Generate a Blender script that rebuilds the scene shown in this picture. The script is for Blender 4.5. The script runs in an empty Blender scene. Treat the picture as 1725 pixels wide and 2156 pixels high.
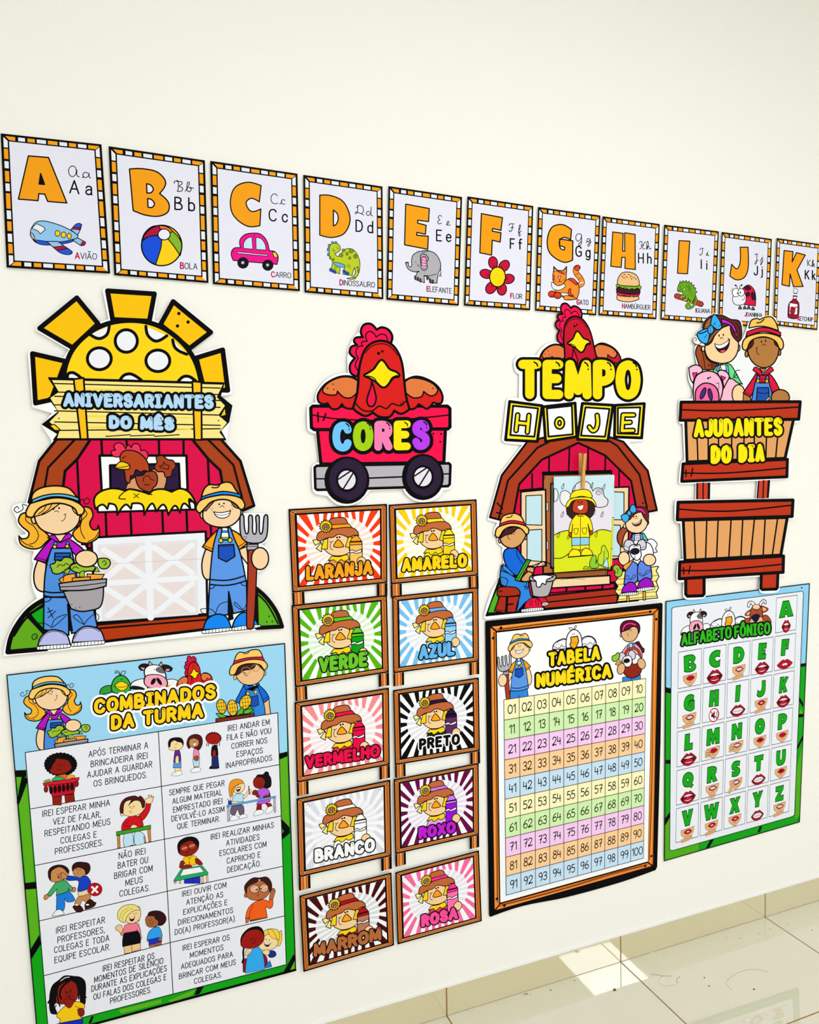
import bpy, math
from mathutils import Vector

C = bpy.context.scene.collection
SC = bpy.context.scene

# ------------------------------------------------------------------ camera
CAM = (-0.83198, -1.90447, 1.54789)
YAW, PITCH, ROLL = 0.375814, 0.0516663, -0.0200154
FPX, PW, PH = 1585.04, 1725.0, 2156.0
_cy, _sy, _cp, _sp, _cr, _sr = math.cos(YAW), math.sin(YAW), math.cos(PITCH), math.sin(PITCH), math.cos(ROLL), math.sin(ROLL)
FWD = Vector((_sy * _cp, _cy * _cp, -_sp))
_r = Vector((_cy, -_sy, 0)); _u = _r.cross(FWD)
RIGHT, UP = _r * _cr + _u * _sr, _u * _cr - _r * _sr
cam = bpy.data.objects.new('camera', bpy.data.cameras.new('camera'))
C.objects.link(cam)
cam.data.sensor_fit = 'VERTICAL'; cam.data.sensor_height = 24.0
cam.data.lens = 24.0 * FPX / PH
cam.data.clip_start = 0.02
from mathutils import Matrix
cam.matrix_world = Matrix.Translation(CAM) @ Matrix((RIGHT, UP, -FWD)).transposed().to_4x4()
SC.camera = cam

# ------------------------------------------------------------------ light and exposure
SC.view_settings.view_transform = 'Standard'; SC.view_settings.look = 'None'
SC.view_settings.gamma = 1.0; SC.view_settings.use_curve_mapping = False
SC.view_settings.exposure = -0.03
CEIL = 3.2
wd = bpy.data.worlds.new('world'); SC.world = wd; wd.use_nodes = True
wd.node_tree.nodes['Background'].inputs[0].default_value = (0.9, 0.95, 1, 1)
wd.node_tree.nodes['Background'].inputs[1].default_value = 1.0
# ceiling light panels: (x, y, size, watts); second and third are added fill
PANELS = [(3.33, -3.9, 0.6, 54.0), (0.2, -1.8, 0.6, 19.0), (-1.3, -3.0, 0.6, 23.0)]
FILL_W = 54.0  # watts of the fill light behind the added window
FILL_WIN = (-0.2, 1.3, 0.5, 1.9)

def lin(h):
    h = h.lstrip('#')
    v = [int(h[i:i + 2], 16) / 255 for i in (0, 2, 4)]
    return tuple(x / 12.92 if x <= 0.04045 else ((x + 0.055) / 1.055) ** 2.4 for x in v)

MATS = {}
PAL = dict(K='060507', W='eceefa', white='fbfbff', skin='f7d3a8', blk='0a0a0c')
def mat(c, rough=0.42, spec=0.04, grain=0.03, gscale=900.0, bump=0.0, coat=0.0):
    """print ink on paper: flat colour with a faint procedural grain"""
    h = PAL.get(c, c)
    key = (h, rough, spec, grain, gscale, bump, coat)
    if key in MATS: return MATS[key]
    m = bpy.data.materials.new('ink_' + h); m.use_nodes = True
    nt = m.node_tree; b = nt.nodes['Principled BSDF']
    b.inputs['Roughness'].default_value = rough
    b.inputs['Specular IOR Level'].default_value = spec
    if coat:
        b.inputs['Coat Weight'].default_value = coat; b.inputs['Coat Roughness'].default_value = 0.06
    tc = nt.nodes.new('ShaderNodeTexCoord'); nz = nt.nodes.new('ShaderNodeTexNoise')
    nz.inputs['Scale'].default_value = gscale; nz.inputs['Detail'].default_value = 1.0
    nt.links.new(tc.outputs['Object'], nz.inputs['Vector'])
    mr = nt.nodes.new('ShaderNodeMapRange')
    mr.inputs['To Min'].default_value = 1 - grain; mr.inputs['To Max'].default_value = 1 + grain
    nt.links.new(nz.outputs['Fac'], mr.inputs['Value'])
    mx = nt.nodes.new('ShaderNodeVectorMath'); mx.operation = 'SCALE'
    mx.inputs[0].default_value = lin(h)
    nt.links.new(mr.outputs['Result'], mx.inputs['Scale'])
    nt.links.new(mx.outputs[0], b.inputs['Base Color'])
    if bump:
        bp = nt.nodes.new('ShaderNodeBump'); bp.inputs['Strength'].default_value = bump; bp.inputs['Distance'].default_value = 0.002
        nt.links.new(nz.outputs['Fac'], bp.inputs['Height']); nt.links.new(bp.outputs['Normal'], b.inputs['Normal'])
    MATS[key] = m
    return m

# ------------------------------------------------------------------ mesh helpers
def mesh_obj(name, verts, faces, mats, midx=None, parent=None, smooth=False):
    me = bpy.data.meshes.new(name)
    me.from_pydata(verts, [], faces)
    for m in mats: me.materials.append(m)
    if midx: me.polygons.foreach_set('material_index', midx)
    if smooth: me.polygons.foreach_set('use_smooth', [True] * len(faces))
    me.update()
    o = bpy.data.objects.new(name, me); C.objects.link(o)
    if parent: o.parent = parent
    return o

def box(vf, lo, hi):
    v, f = vf; n = len(v)
    x0, y0, z0 = lo; x1, y1, z1 = hi
    v += [(x0, y0, z0), (x1, y0, z0), (x1, y1, z0), (x0, y1, z0), (x0, y0, z1), (x1, y0, z1), (x1, y1, z1), (x0, y1, z1)]
    f += [(n, n + 3, n + 2, n + 1), (n + 4, n + 5, n + 6, n + 7), (n, n + 1, n + 5, n + 4), (n + 1, n + 2, n + 6, n + 5), (n + 2, n + 3, n + 7, n + 6), (n + 3, n, n + 4, n + 7)]
    return vf

def structure(name, boxes, m, label=None):
    vf = ([], [])
    for lo, hi in boxes: box(vf, lo, hi)
    o = mesh_obj(name, vf[0], vf[1], [m]); o['kind'] = 'structure'
    if label: o['label'] = label
    return o

def tag(o, label, cat, group=None):
    o['label'] = label; o['category'] = cat
    if group: o['group'] = group
    return o

# ------------------------------------------------------------------ the wall as a drawing surface
def on_wall(px, py, d=0.0):
    """metres (x, z) on the plane d in front of the wall"""
    a, b = (px - PW / 2) / FPX, -(py - PH / 2) / FPX
    v = RIGHT * a + UP * b + FWD
    t = (-d - CAM[1]) / v.y
    return CAM[0] + v.x * t, CAM[2] + v.z * t

def parse(s):
    out = []
    for tok in s.replace('!', ' ').split():
        c = tok.endswith('*'); x, y = tok.rstrip('*').split(',')
        out.append((float(x), float(y), c))
    return out

def spline(pts, closed, n=5):
    """Catmull-Rom through pts; a point marked * is a corner"""
    N = len(pts); res = []
    if N < 3: return [(p[0], p[1]) for p in pts]
    segs = N if closed else N - 1
    for i in range(segs):
        a = pts[i]; b = pts[(i + 1) % N]
        p0 = pts[(i - 1) % N] if (closed or i > 0) else a
        p3 = pts[(i + 2) % N] if (closed or i + 2 < N) else b
        if a[2] and b[2]:
            res.append((a[0], a[1])); continue
        L = math.hypot(b[0] - a[0], b[1] - a[1]) or 1e-9
        def tan(q0, q1, q2):
            d0 = math.hypot(q1[0] - q0[0], q1[1] - q0[1]) or 1e-9; d1 = math.hypot(q2[0] - q1[0], q2[1] - q1[1]) or 1e-9
            tx, ty = (q2[0] - q0[0]) / (d0 + d1), (q2[1] - q0[1]) / (d0 + d1)
            return tx * L, ty * L
        ta = None if (a[2] or (not closed and i == 0)) else tan(p0, a, b)
        tb = None if (b[2] or (not closed and i == N - 2)) else tan(a, b, p3)
        if ta is None and tb is None: ta = tb = (b[0] - a[0], b[1] - a[1])
        elif ta is None: ta = (1.5 * (b[0] - a[0]) - .5 * tb[0], 1.5 * (b[1] - a[1]) - .5 * tb[1])
        elif tb is None: tb = (1.5 * (b[0] - a[0]) - .5 * ta[0], 1.5 * (b[1] - a[1]) - .5 * ta[1])
        for k in range(n):
            t = k / n; t2 = t * t; t3 = t2 * t
            h0, h1, h2, h3 = 2 * t3 - 3 * t2 + 1, t3 - 2 * t2 + t, -2 * t3 + 3 * t2, t3 - t2
            res.append((h0 * a[0] + h1 * ta[0] + h2 * b[0] + h3 * tb[0], h0 * a[1] + h1 * ta[1] + h2 * b[1] + h3 * tb[1]))
    if not closed: res.append((pts[-1][0], pts[-1][1]))
    return res

def path(s, closed):
    if isinstance(s, list): return s
    p = parse(s)
    if s.startswith('!'): return [(q[0], q[1]) for q in p]
    return spline(p, closed)

def homog(src, dst):
    """plane map taking four src points to four dst points"""
    A = []; B = []
    for (x, y), (u, v) in zip(src, dst):
        A.append([x, y, 1, 0, 0, 0, -u * x, -u * y]); B.append(u)
        A.append([0, 0, 0, x, y, 1, -v * x, -v * y]); B.append(v)
    n = 8
    M = [r + [b] for r, b in zip(A, B)]
    for i in range(n):
        p = max(range(i, n), key=lambda k: abs(M[k][i])); M[i], M[p] = M[p], M[i]
        for k in range(n):
            if k != i:
                f = M[k][i] / M[i][i]
                M[k] = [a - f * c for a, c in zip(M[k], M[i])]
    h = [M[i][n] / M[i][i] for i in range(n)]
    def f(x, y):
        w = h[6] * x + h[7] * y + 1
        return (h[0] * x + h[1] * y + h[2]) / w, (h[3] * x + h[4] * y + h[5]) / w
    return f

def affine(src, dst):
    """plane map from three point pairs"""
    (x0, y0), (x1, y1), (x2, y2) = src; (u0, v0), (u1, v1), (u2, v2) = dst
    D = (x1 - x0) * (y2 - y0) - (x2 - x0) * (y1 - y0)
    def f(x, y):
        s = ((x - x0) * (y2 - y0) - (x2 - x0) * (y - y0)) / D
        t = ((x1 - x0) * (y - y0) - (x - x0) * (y1 - y0)) / D
        return u0 + s * (u1 - u0) + t * (u2 - u0), v0 + s * (v1 - v0) + t * (v2 - v0)
    return f

def cv(m, txt):
    """points of frame m written as sheet points, corners kept"""
    return ' '.join('%.2f,%.2f%s' % (*m(x, y), '*' if c else '') for x, y, c in parse(txt)) + ' '
IDM = lambda u, v: (u, v)

def crop(x0, y0, s):
    return lambda u, v: (x0 + u / s, y0 + v / s)

from mathutils.geometry import delaunay_2d_cdt
def hull(p):
    p = sorted(set(p)); out = []
    if len(p) < 3: return []
    for seq in (p, p[::-1]):
        h = []
        for q in seq:
            while len(h) > 1 and (h[-1][0] - h[-2][0]) * (q[1] - h[-2][1]) - (h[-1][1] - h[-2][1]) * (q[0] - h[-2][0]) <= 1e-9: h.pop()
            h.append(q)
        out += h[:-1]
    return out
def inside(x, y, h):
    return all((b[0] - a[0]) * (y - a[1]) - (b[1] - a[1]) * (x - a[0]) > -1e-6 for a, b in zip(h, h[1:] + h[:1]))
def union(polys):
    """merge convex pieces into faces that do not overlap"""
    vs, fs, hs = [], [], []
    for p in polys:
        h = hull(p)
        if len(h) < 3: continue
        n = len(vs); vs += [Vector(q) for q in h]; fs.append(list(range(n, n + len(h)))); hs.append(h)
    v, e, f, _, _, of = delaunay_2d_cdt(vs, [], fs, 0, 1e-5, True)
    out = []
    for t, o in zip(f, of):
        if o:
            x = sum(v[i][0] for i in t) / len(t); y = sum(v[i][1] for i in t) / len(t)
            if any(inside(x, y, hs[k]) for k in o): out.append([(v[i][0], v[i][1]) for i in t])
    return out

def circle(cx, cy, rx, ry, rot=0, n=28):
    ca, sa = math.cos(rot), math.sin(rot); p = []
    for i in range(n):
        t = 2 * math.pi * i / n; a, b = rx * math.cos(t), ry * math.sin(t)
        p.append((cx + a * ca - b * sa, cy + a * sa + b * ca))
    return p

def stroke(p, w, closed=False, caps=True):
    """a line of width w with round joins, as a list of convex pieces"""
    q = [p[0]]; h = w / 2
    for a in p[1:]:
        if abs(a[0] - q[-1][0]) + abs(a[1] - q[-1][1]) > w * .05: q.append(a)
    if closed and len(q) > 2 and abs(q[0][0] - q[-1][0]) + abs(q[0][1] - q[-1][1]) < w * .05: q.pop()
    n = len(q)
    if n < 2: return [circle(q[0][0], q[0][1], h, h, 0, 18)]
    out = []; N = []; m = n if closed else n - 1
    for i in range(m):
        a, c = q[i], q[(i + 1) % n]; dx, dy = c[0] - a[0], c[1] - a[1]; L = math.hypot(dx, dy) or 1e-9
        N.append((-dy / L, dx / L))
    S = [None] * n
    for i in range(n):
        a = N[i - 1] if (i or closed) else None; c = N[i] if i < m else None
        if a is None or c is None: S[i] = a or c; continue
        d = a[0] * c[0] + a[1] * c[1]
        if d > .8:
            k = 1 / (1 + d); S[i] = ((a[0] + c[0]) * k, (a[1] + c[1]) * k)
        else: out.append(circle(q[i][0], q[i][1], h, h, 0, 18))
    for i in range(m):
        j = (i + 1) % n; a, c = q[i], q[j]; u, v = S[i] or N[i], S[j] or N[i]
        out.append([(a[0] + u[0] * h, a[1] + u[1] * h), (c[0] + v[0] * h, c[1] + v[1] * h), (c[0] - v[0] * h, c[1] - v[1] * h), (a[0] - u[0] * h, a[1] - u[1] * h)])
    if caps and not closed: out += [circle(q[0][0], q[0][1], h, h, 0, 18), circle(q[-1][0], q[-1][1], h, h, 0, 18)]
    return out

EPS = 1.5e-5
class Art:
    """flat print in layers on one sheet: everything drawn goes to the current part mesh"""
    def __init__(s, root, d, m):
        s.root, s.off, s.m = root, d, m
        s.lw = 1.0; s.lay = []; s.bufs = []; s.cur = None; s.loc = root.location
    def at(s, m):
        """the same sheet drawn in another local frame"""
        a = Art.__new__(Art); a.__dict__ = dict(s.__dict__); a.m = m
        return a
    def over(s, f):
        """a frame laid over this one: f maps the new frame into the old one"""
        g = s.m
        return s.at(lambda u, v: g(*f(u, v)))
    def part(s, name, parent=None, label=None):
        b = dict(name=name, parent=parent, label=label, v=[], f=[], i=[], mats=[], ob=None)
        s.bufs.append(b); s.cur = b
        return b
    def use(s, b): s.cur = b
    def _mi(s, col):
        m = mat(col) if isinstance(col, str) else col; b = s.cur
        if m not in b['mats']: b['mats'].append(m)
        return b['mats'].index(m)
    def _emit(s, polys, col, merge=True):
        """shapes of one ink, laid just above whatever they cover on the sheet"""
        if merge and len(polys) > 1: polys = union(polys)
        if not polys: return
        W = [[on_wall(*s.m(u, v), s.off) for u, v in p] for p in polys]
        x0 = min(q[0] for p in W for q in p); x1 = max(q[0] for p in W for q in p)
        z0 = min(q[1] for p in W for q in p); z1 = max(q[1] for p in W for q in p)
        k = 1 + max((o[4] for o in s.lay if o[0] < x1 and o[1] > x0 and o[2] < z1 and o[3] > z0), default=0)
        s.lay.append((x0, x1, z0, z1, k))
        y = -(s.off + k * EPS) - s.loc.y; b = s.cur; mi = s._mi(col)
        for p in W:
            n = len(b['v']); b['v'] += [(x - s.loc.x, y, z - s.loc.z) for x, z in p]
            b['f'].append(tuple(range(n, n + len(p)))); b['i'].append(mi)
    def f(s, col, pts, ow=0, oc='K'):
        p = path(pts, True); s._emit([p], col)
        if ow: s.l(p, ow, oc, True)
        return p
    def l(s, pts, w, col='K', closed=False, caps=True):
        s._emit(stroke(path(pts, closed), w * s.lw, closed, caps), col)
    def e(s, col, cx, cy, rx, ry=None, ow=0, rot=0, oc='K'):
        p = circle(cx, cy, rx, ry or rx, math.radians(rot)); s._emit([p], col)
        if ow: s.l(p, ow, oc, True)
    def d(s, txt, col='K'):
        for tok in txt.split():
            x, y, r = map(float, tok.split(',')); s._emit([circle(x, y, r, r, 0, 14)], col)
    def done(s):
        for b in s.bufs:
            if not b['f']: continue
            par = s.root
            if b['parent'] and b['parent']['ob']: par = b['parent']['ob']
            o = mesh_obj(b['name'], b['v'], b['f'], b['mats'], b['i'], par); b['ob'] = o
            if b['label']: o['label'] = b['label']

def sheet(name, label, cat, outline, m, d=0.005, group=None, col='white', t=0.0007, part='sheet', flat=True, pad=True):
    """a cut sheet of stiff laminated paper held d in front of the wall on a foam pad; returns its Art"""
    p = path(outline, True)
    w = [on_wall(*m(u, v), d) for u, v in p]
    ar = sum(a[0] * b[1] - b[0] * a[1] for a, b in zip(w, w[1:] + w[:1]))
    if ar < 0: w.reverse()
    xs = [q[0] for q in w]; zs = [q[1] for q in w]
    root = bpy.data.objects.new(name, None); C.objects.link(root)
    root.empty_display_size = 0.05
    root.location = ((min(xs) + max(xs)) / 2, 0, min(zs))
    tag(root, label, cat, group)
    lx, lz = root.location.x, root.location.z
    n = len(w)
    v = [(x - lx, -d, z - lz) for x, z in w] + [(x - lx, -d + t, z - lz) for x, z in w]
    f = [tuple(range(n)), tuple(range(2 * n - 1, n - 1, -1))]
    f += [(i, i + n, (i + 1) % n + n, (i + 1) % n) for i in range(n)]
    mesh_obj(part, v, f, [mat(col)], None, root)
    if pad:
        cx, cz = (min(xs) + max(xs)) / 2, (min(zs) + max(zs)) / 2 + (max(zs) - min(zs)) * .06
        a, b = (max(xs) - min(xs)) * .12, (max(zs) - min(zs)) * .12
        vf = box(([], []), (cx - a - lx, -d + t, cz - b - lz), (cx + a - lx, -.0003, cz + b - lz))
        mesh_obj('foam_pad', vf[0], vf[1], [mat('white')], None, root)
    bpy.context.view_layer.update()
    return Art(root, d, m)
# ------------------------------------------------------------------ lettering: one stroke alphabet (y up, cap height 1)
FONT = {
'A': (.68, ['!0,0 .34,1 .68,0', '!.13,.34 .55,.34']),
'B': (.58, ['0,0* 0,1* .28,1 .46,.92 .46,.68 .22,.54* 0,.54*', '.22,.54* .48,.46 .58,.25 .5,.06 .3,0 0,0*']),
'C': (.62, ['.6,.8 .5,.96 .31,1 .1,.9 0,.66 0,.34 .1,.1 .31,0 .5,.04 .6,.2']),
'D': (.6, ['0,0* 0,1* .26,1 .52,.84 .6,.5 .52,.16 .26,0 0,0*']),
'E': (.5, ['!.5,1 0,1 0,0 .5,0', '!0,.53 .42,.53']),
'F': (.48, ['!.48,1 0,1 0,0', '!0,.5 .4,.5']),
'G': (.64, ['.6,.82 .5,.96 .31,1 .1,.9 0,.66 0,.34 .1,.1 .33,0 .54,.06 .62,.16* .62,.46* .36,.46*']),
'H': (.6, ['!0,0 0,1', '!.6,0 .6,1', '!0,.52 .6,.52']),
'I': (.02, ['!.01,0 .01,1']),
'Is': (.34, ['!.17,0 .17,1', '!0,1 .34,1', '!0,0 .34,0']),
'J': (.46, ['.46,1* .46,.26 .38,.06 .22,0 .06,.06 0,.22']),
'K': (.58, ['!0,0 0,1', '!.54,1 0,.42', '!.18,.6 .58,0']),
'L': (.46, ['!0,1 0,0 .46,0']),
'M': (.78, ['!0,0 .04,1 .39,.14 .74,1 .78,0']),
'N': (.6, ['!0,0 0,1 .6,0 .6,1']),
'O': (.66, ['.33,1 .1,.9 0,.62 0,.38 .1,.1 .33,0 .56,.1 .66,.38 .66,.62 .56,.9 .33,1']),
'P': (.54, ['!0,0 0,1', '0,1* .3,1 .52,.88 .52,.58 .3,.46 0,.46*']),
'Q': (.66, ['.33,1 .1,.9 0,.62 0,.38 .1,.1 .33,0 .56,.1 .66,.38 .66,.62 .56,.9 .33,1', '!.4,.2 .66,-.1']),
'R': (.56, ['!0,0 0,1', '0,1* .3,1 .52,.88 .52,.62 .3,.5 0,.5*', '!.3,.5 .56,0']),
'S': (.54, ['.52,.82 .42,.97 .24,1 .06,.92 .02,.74 .14,.6 .38,.48 .53,.34 .52,.12 .34,0 .14,.02 .02,.2']),
'T': (.6, ['!0,1 .6,1', '!.3,1 .3,0']),
'U': (.6, ['0,1* 0,.3 .08,.08 .3,0 .52,.08 .6,.3 .6,1*']),
'V': (.66, ['!0,1 .33,0 .66,1']),
'W': (.9, ['!0,1 .22,0 .45,.9 .68,0 .9,1']),
'X': (.6, ['!0,1 .6,0', '!.6,1 0,0']),
'Y': (.62, ['!0,1 .31,.48 .62,1', '!.31,.48 .31,0']),
'Z': (.56, ['!0,1 .54,1 0,0 .56,0']),
'.': (.02, ['!.01,.02 .01,.03']), ',': (.06, ['!.05,.05 0,-.14']), '-': (.28, ['!.02,.42 .26,.42']),
'(': (.2, ['.2,1.14 .04,.8 .0,.45 .04,.1 .2,-.24']), ')': (.2, ['0,1.14 .16,.8 .2,.45 .16,.1 0,-.24']),
' ': (.24, []),
'a': (.44, ['.02,.52 .12,.64 .28,.66 .4,.58 .42,.44 .42,.1 .45,0', '.42,.4 .2,.38 .03,.28 .02,.1 .16,0 .32,.04 .42,.18']),
'b': (.46, ['!0,0 0,1.05', '0,.5 .1,.63 .26,.66 .42,.54 .46,.33 .42,.1 .26,0 .1,.04 0,.16']),
'c': (.44, ['.44,.46 .36,.62 .22,.66 .06,.55 0,.33 .06,.1 .22,0 .36,.05 .44,.2']),
'd': (.46, ['!.46,0 .46,1.05', '.46,.5 .36,.63 .2,.66 .04,.54 0,.33 .04,.1 .2,0 .36,.04 .46,.16']),
'e': (.46, ['.01,.36* .46,.36* .44,.54 .24,.67 .06,.56 0,.33 .06,.1 .24,0 .44,.12']),
'f': (.34, ['.34,1.02 .2,1.03 .13,.9 .13,.7 .13,0*', '!0,.64 .32,.64']),
'g': (.46, ['.46,.5 .36,.63 .2,.66 .04,.54 0,.33 .04,.1 .2,0 .36,.05 .46,.16', '.46,.66* .46,-.06 .38,-.24 .2,-.28 .04,-.2']),
'h': (.44, ['!0,0 0,1.05', '0,.46 .12,.63 .28,.66 .42,.56 .44,.38 .44,0*']),
'i': (.02, ['!.01,0 .01,.66', '!.01,.9 .01,.92']),
'j': (.16, ['.15,.66* .15,-.08 .1,-.24 0,-.26', '!.15,.9 .15,.92']),
'k': (.42, ['!0,0 0,1.05', '!.38,.66 0,.25', '!.13,.38 .42,0']),
'0': (.62, ['.31,1 .1,.88 0,.6 0,.4 .1,.12 .31,0 .52,.12 .62,.4 .62,.6 .52,.88 .31,1']),
'1': (.28, ['!0,.76 .27,1 .27,0']),
'2': (.58, ['.04,.74 .1,.93 .28,1 .48,.93 .54,.74 .44,.5 .22,.24 .04,.1 .02,.0 .14,0 .2,.1 .12,.17 .03,.12', '.1,.14 .3,.08 .42,.0 .58,.1']),
'3': (.52, ['.02,.88 .22,1 .44,.94 .5,.76 .4,.58 .2,.53* .42,.46 .52,.28 .42,.06 .2,0 0,.12']),
'4': (.52, ['!.06,1 .0,.4 .5,.4', '!.42,.78 .42,0']),
'5': (.52, ['.46,1* .06,.98* .04,.56* .26,.62 .48,.5 .52,.28 .4,.06 .2,0 0,.1']),
'6': (.54, ['.46,.96 .2,.78 .04,.5 0,.28 .08,.06 .28,0 .48,.08 .54,.3 .44,.5 .26,.54 .06,.4']),
'7': (.5, ['!.02,.94 .5,1 .22,0', '!.14,.48 .46,.54']),
'8': (.52, ['.26,.54 .08,.64 .06,.84 .2,.98 .36,.98 .48,.82 .42,.64 .26,.54 .06,.42 0,.2 .12,.02 .38,.02 .52,.2 .46,.42 .26,.54']),
'9': (.54, ['.5,.76 .36,.5 .16,.5 .02,.64 .06,.9 .24,1 .44,.94 .52,.74 .46,.3 .3,0*']),
}
ACC = {'Á': 'A/', 'Ã': 'A~', 'Ó': 'O/', 'Õ': 'O~', 'Ê': 'E^', 'É': 'E/', 'Ú': 'U/', 'Ô': 'O^', 'Ç': 'C,'}
ACCS = {'/': ['!-.04,1.18 .1,1.36'], '~': ['-.18,1.2 -.1,1.3 .0,1.26 .1,1.2 .18,1.3'], '^': ['!-.14,1.18 0,1.34 .14,1.18'], ',': ['0,0 .04,-.12 .1,-.18 0,-.28 -.1,-.26']}

def glyph(ch, serif):
    a = None
    if ch in ACC: ch, a = ACC[ch]
    w, st = FONT['Is' if ch == 'I' and serif else ch]
    st = [(path(s, False)) for s in st]
    if a:
        for s in ACCS[a]: st.append([(x + w / 2, y) for x, y in path(s, False)])
    return w, st

def text(a, s, p0, p1, up, r, col='K', out=0, oc='K', gap=.16, serif=False, hl=False, margin=0, mc='white', wob=0, cols=None, r1=0):
    """letters from p0 to p1 along their foot (outer edges), up = cap-height vector, r = stroke radius, out = outline width"""
    gs = [glyph(c, serif) for c in s]
    bx, by = p1[0] - p0[0], p1[1] - p0[1]; BL = math.hypot(bx, by); hL = math.hypot(*up)
    ux, uy = bx / BL, by / BL; vx, vy = up[0] / hL, up[1] / hL
    tot = sum(g[0] for g in gs) + gap * (len(gs) - 1)
    # scale so that skeleton width plus the stroke radii fills the span
    rr = r if serif or out else 0
    per = (BL - 2 * rr - (len(gs) - 1) * 2 * rr) / tot
    H = hL - 2 * rr; x = rr; strokes = []; his = []
    for i, (w, st) in enumerate(gs):
        dy = wob * (1 if i % 2 else -1)
        def P(q):
            u, v = x + q[0] * per, rr + q[1] * H + dy
            return p0[0] + ux * u + vx * v, p0[1] + uy * u + vy * v
        for t in st: strokes.append(([P(q) for q in t], i))
        if hl and st:
            c = P((w, 1.0)); k = r
            cx, cy = c[0] - ux * k * .1 + vx * k * .25, c[1] - uy * k * .1 + vy * k * .25
            his.append(([(cx - ux * k * .45 + vx * k * .25, cy - uy * k * .45 + vy * k * .25), (cx + ux * k * .1 - vx * k * .1, cy + uy * k * .1 - vy * k * .1), (cx + ux * k * .3 - vx * k * .6, cy + uy * k * .3 - vy * k * .6)], (cx + ux * k * .35 - vx * k * 1.25, cy + uy * k * .35 - vy * k * 1.25)))
        x += w * per + gap * per + 2 * rr
    def run(rad, c):
        by = {}
        for t, i in strokes:
            by.setdefault(cols[i % len(cols)] if cols and c is None else c, []).extend(stroke(t, (r1 if r1 and i == 0 else rad) * 2))
        for cc, ps in by.items(): a._emit(ps, cc)
    if margin: run(r + out + margin, mc)
    if out: run(r + out, oc)
    run(r, None if cols else col)
    if hl:
        for t, dt in his: a._emit(stroke(t, r * .32) + [circle(dt[0], dt[1], r * .19, r * .19, 0, 12)], 'K')

# block capitals as solid outlines, 100 high, y down: (width, outline, counters)
BLK = {
'A': (106, '!24,0 68,0 106,100 64,100 58,84 45,84 43,100 0,100', ['!50,38 58,62 46,62']),
'B': (80, '0,4* 28,0 60,4 76,24 62,50* 80,68 78,88 58,100 30,101 4,94*', ['35,32* 44,34 49,42 44,50 35,52*', '36,64* 45,66 50,74 45,82 36,83*']),
'C': (74, '74,4* 70,42* 50,36 38,48 50,66 74,58* 72,97* 40,101 8,80 0,50 10,16 40,0', []),
'D': (76, '0,2* 30,0 60,12 76,50 62,86 32,100 0,98*', ['34,34* 44,42 46,54 42,66 34,72*']),
'E': (60, '!4,0 60,4 58,36 32,36 32,43 52,46 50,68 30,66 29,73 57,72 55,104 0,100', []),
'F': (60, '!4,0 60,3 56,36 34,34 33,41 56,42 54,66 33,64 31,102 0,100', []),
'G': (70, '66,10* 64,38* 46,34 34,44 36,64 46,68 48,60* 34,58* 34,40* 70,40* 70,92* 44,101 8,82 0,50 12,12 40,0', []),
'H': (66, '!6,0 34,2 32,52 38,52 38,0 66,2 66,102 38,101 39,70 30,70 28,99 0,98', []),
'I': (36, '!4,0 36,0 30,100 0,100', []),
'J': (60, '34,0* 60,0* 60,66 48,92 24,100 0,88* 6,52* 24,66 34,46', []),
'K': (68, '!6,0 32,0 30,30 42,2 68,6 44,52 62,98 34,102 24,66 22,102 0,100', []),
'L': (56, '!4,0 36,0 34,62 56,60 54,100 0,100', []),
'M': (90, '!4,0 34,0 45,38 58,0 88,0 90,100 62,100 62,56 50,96 40,96 28,58 28,100 0,100', []),
'N': (74, '!2,0 28,0 46,46 46,0 74,0 72,100 46,100 28,56 26,100 0,100', []),
'O': (72, '36,0 10,14 0,50 10,86 36,100 62,86 72,50 62,14', ['36,40 29,50 36,60 43,50']),
'P': (66, '2,0* 40,0 64,16 66,40 52,62 32,66* 30,100* 0,100*', ['30,28* 38,30 40,36 36,42 30,42*']),
'Q': (74, '36,0 10,12 0,46 10,80 34,92 52,92* 60,104* 74,86* 64,78* 74,46 62,12', ['36,38 29,48 36,58 43,48']),
'R': (72, '2,0* 40,0 64,14 64,40 54,56* 72,96* 42,100* 30,66* 28,100* 0,100*', ['30,26* 38,28 40,34 36,40 30,40*']),
'S': (62, '60,6* 56,36* 38,32 36,38 56,52 62,76 46,98 4,96* 4,62* 24,68 26,62 4,48 2,20 20,2', []),
'T': (66, '!0,0 66,0 64,34 48,32 46,100 18,100 18,32 0,34', []),
'U': (70, '0,0* 28,0* 28,60 35,68 42,60 42,0* 70,0* 68,72 56,94 35,100 12,94 1,72', []),
'V': (76, '!0,0 32,0 40,48 46,0 76,0 54,100 24,100', []),
'W': (104, '!0,0 28,0 34,46 42,2 64,2 70,46 76,0 104,0 86,100 58,100 52,58 44,100 16,100', []),
'X': (76, '!2,0 34,0 40,24 46,0 76,0 56,46 74,100 42,100 36,70 28,100 0,100 20,48', []),
'Y': (76, '!0,0 32,0 39,30 46,0 76,0 52,60 50,100 22,100 22,60', []),
'Z': (62, '!0,0 60,0 58,26 34,66 62,66 60,100 0,100 0,76 26,34 0,34', []),
}
def block(a, ch, tl, tr, bl, col, ow, hole='W'):
    w, o, hs = BLK[ch]
    f = affine([(0, 0), (w, 0), (0, 100)], [tl, tr, bl])
    conv = lambda s: [f(*q) for q in path(s, True)]
    a.f(col, conv(o), ow)
    for h in hs: a.f(hole, conv(h), ow)
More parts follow.
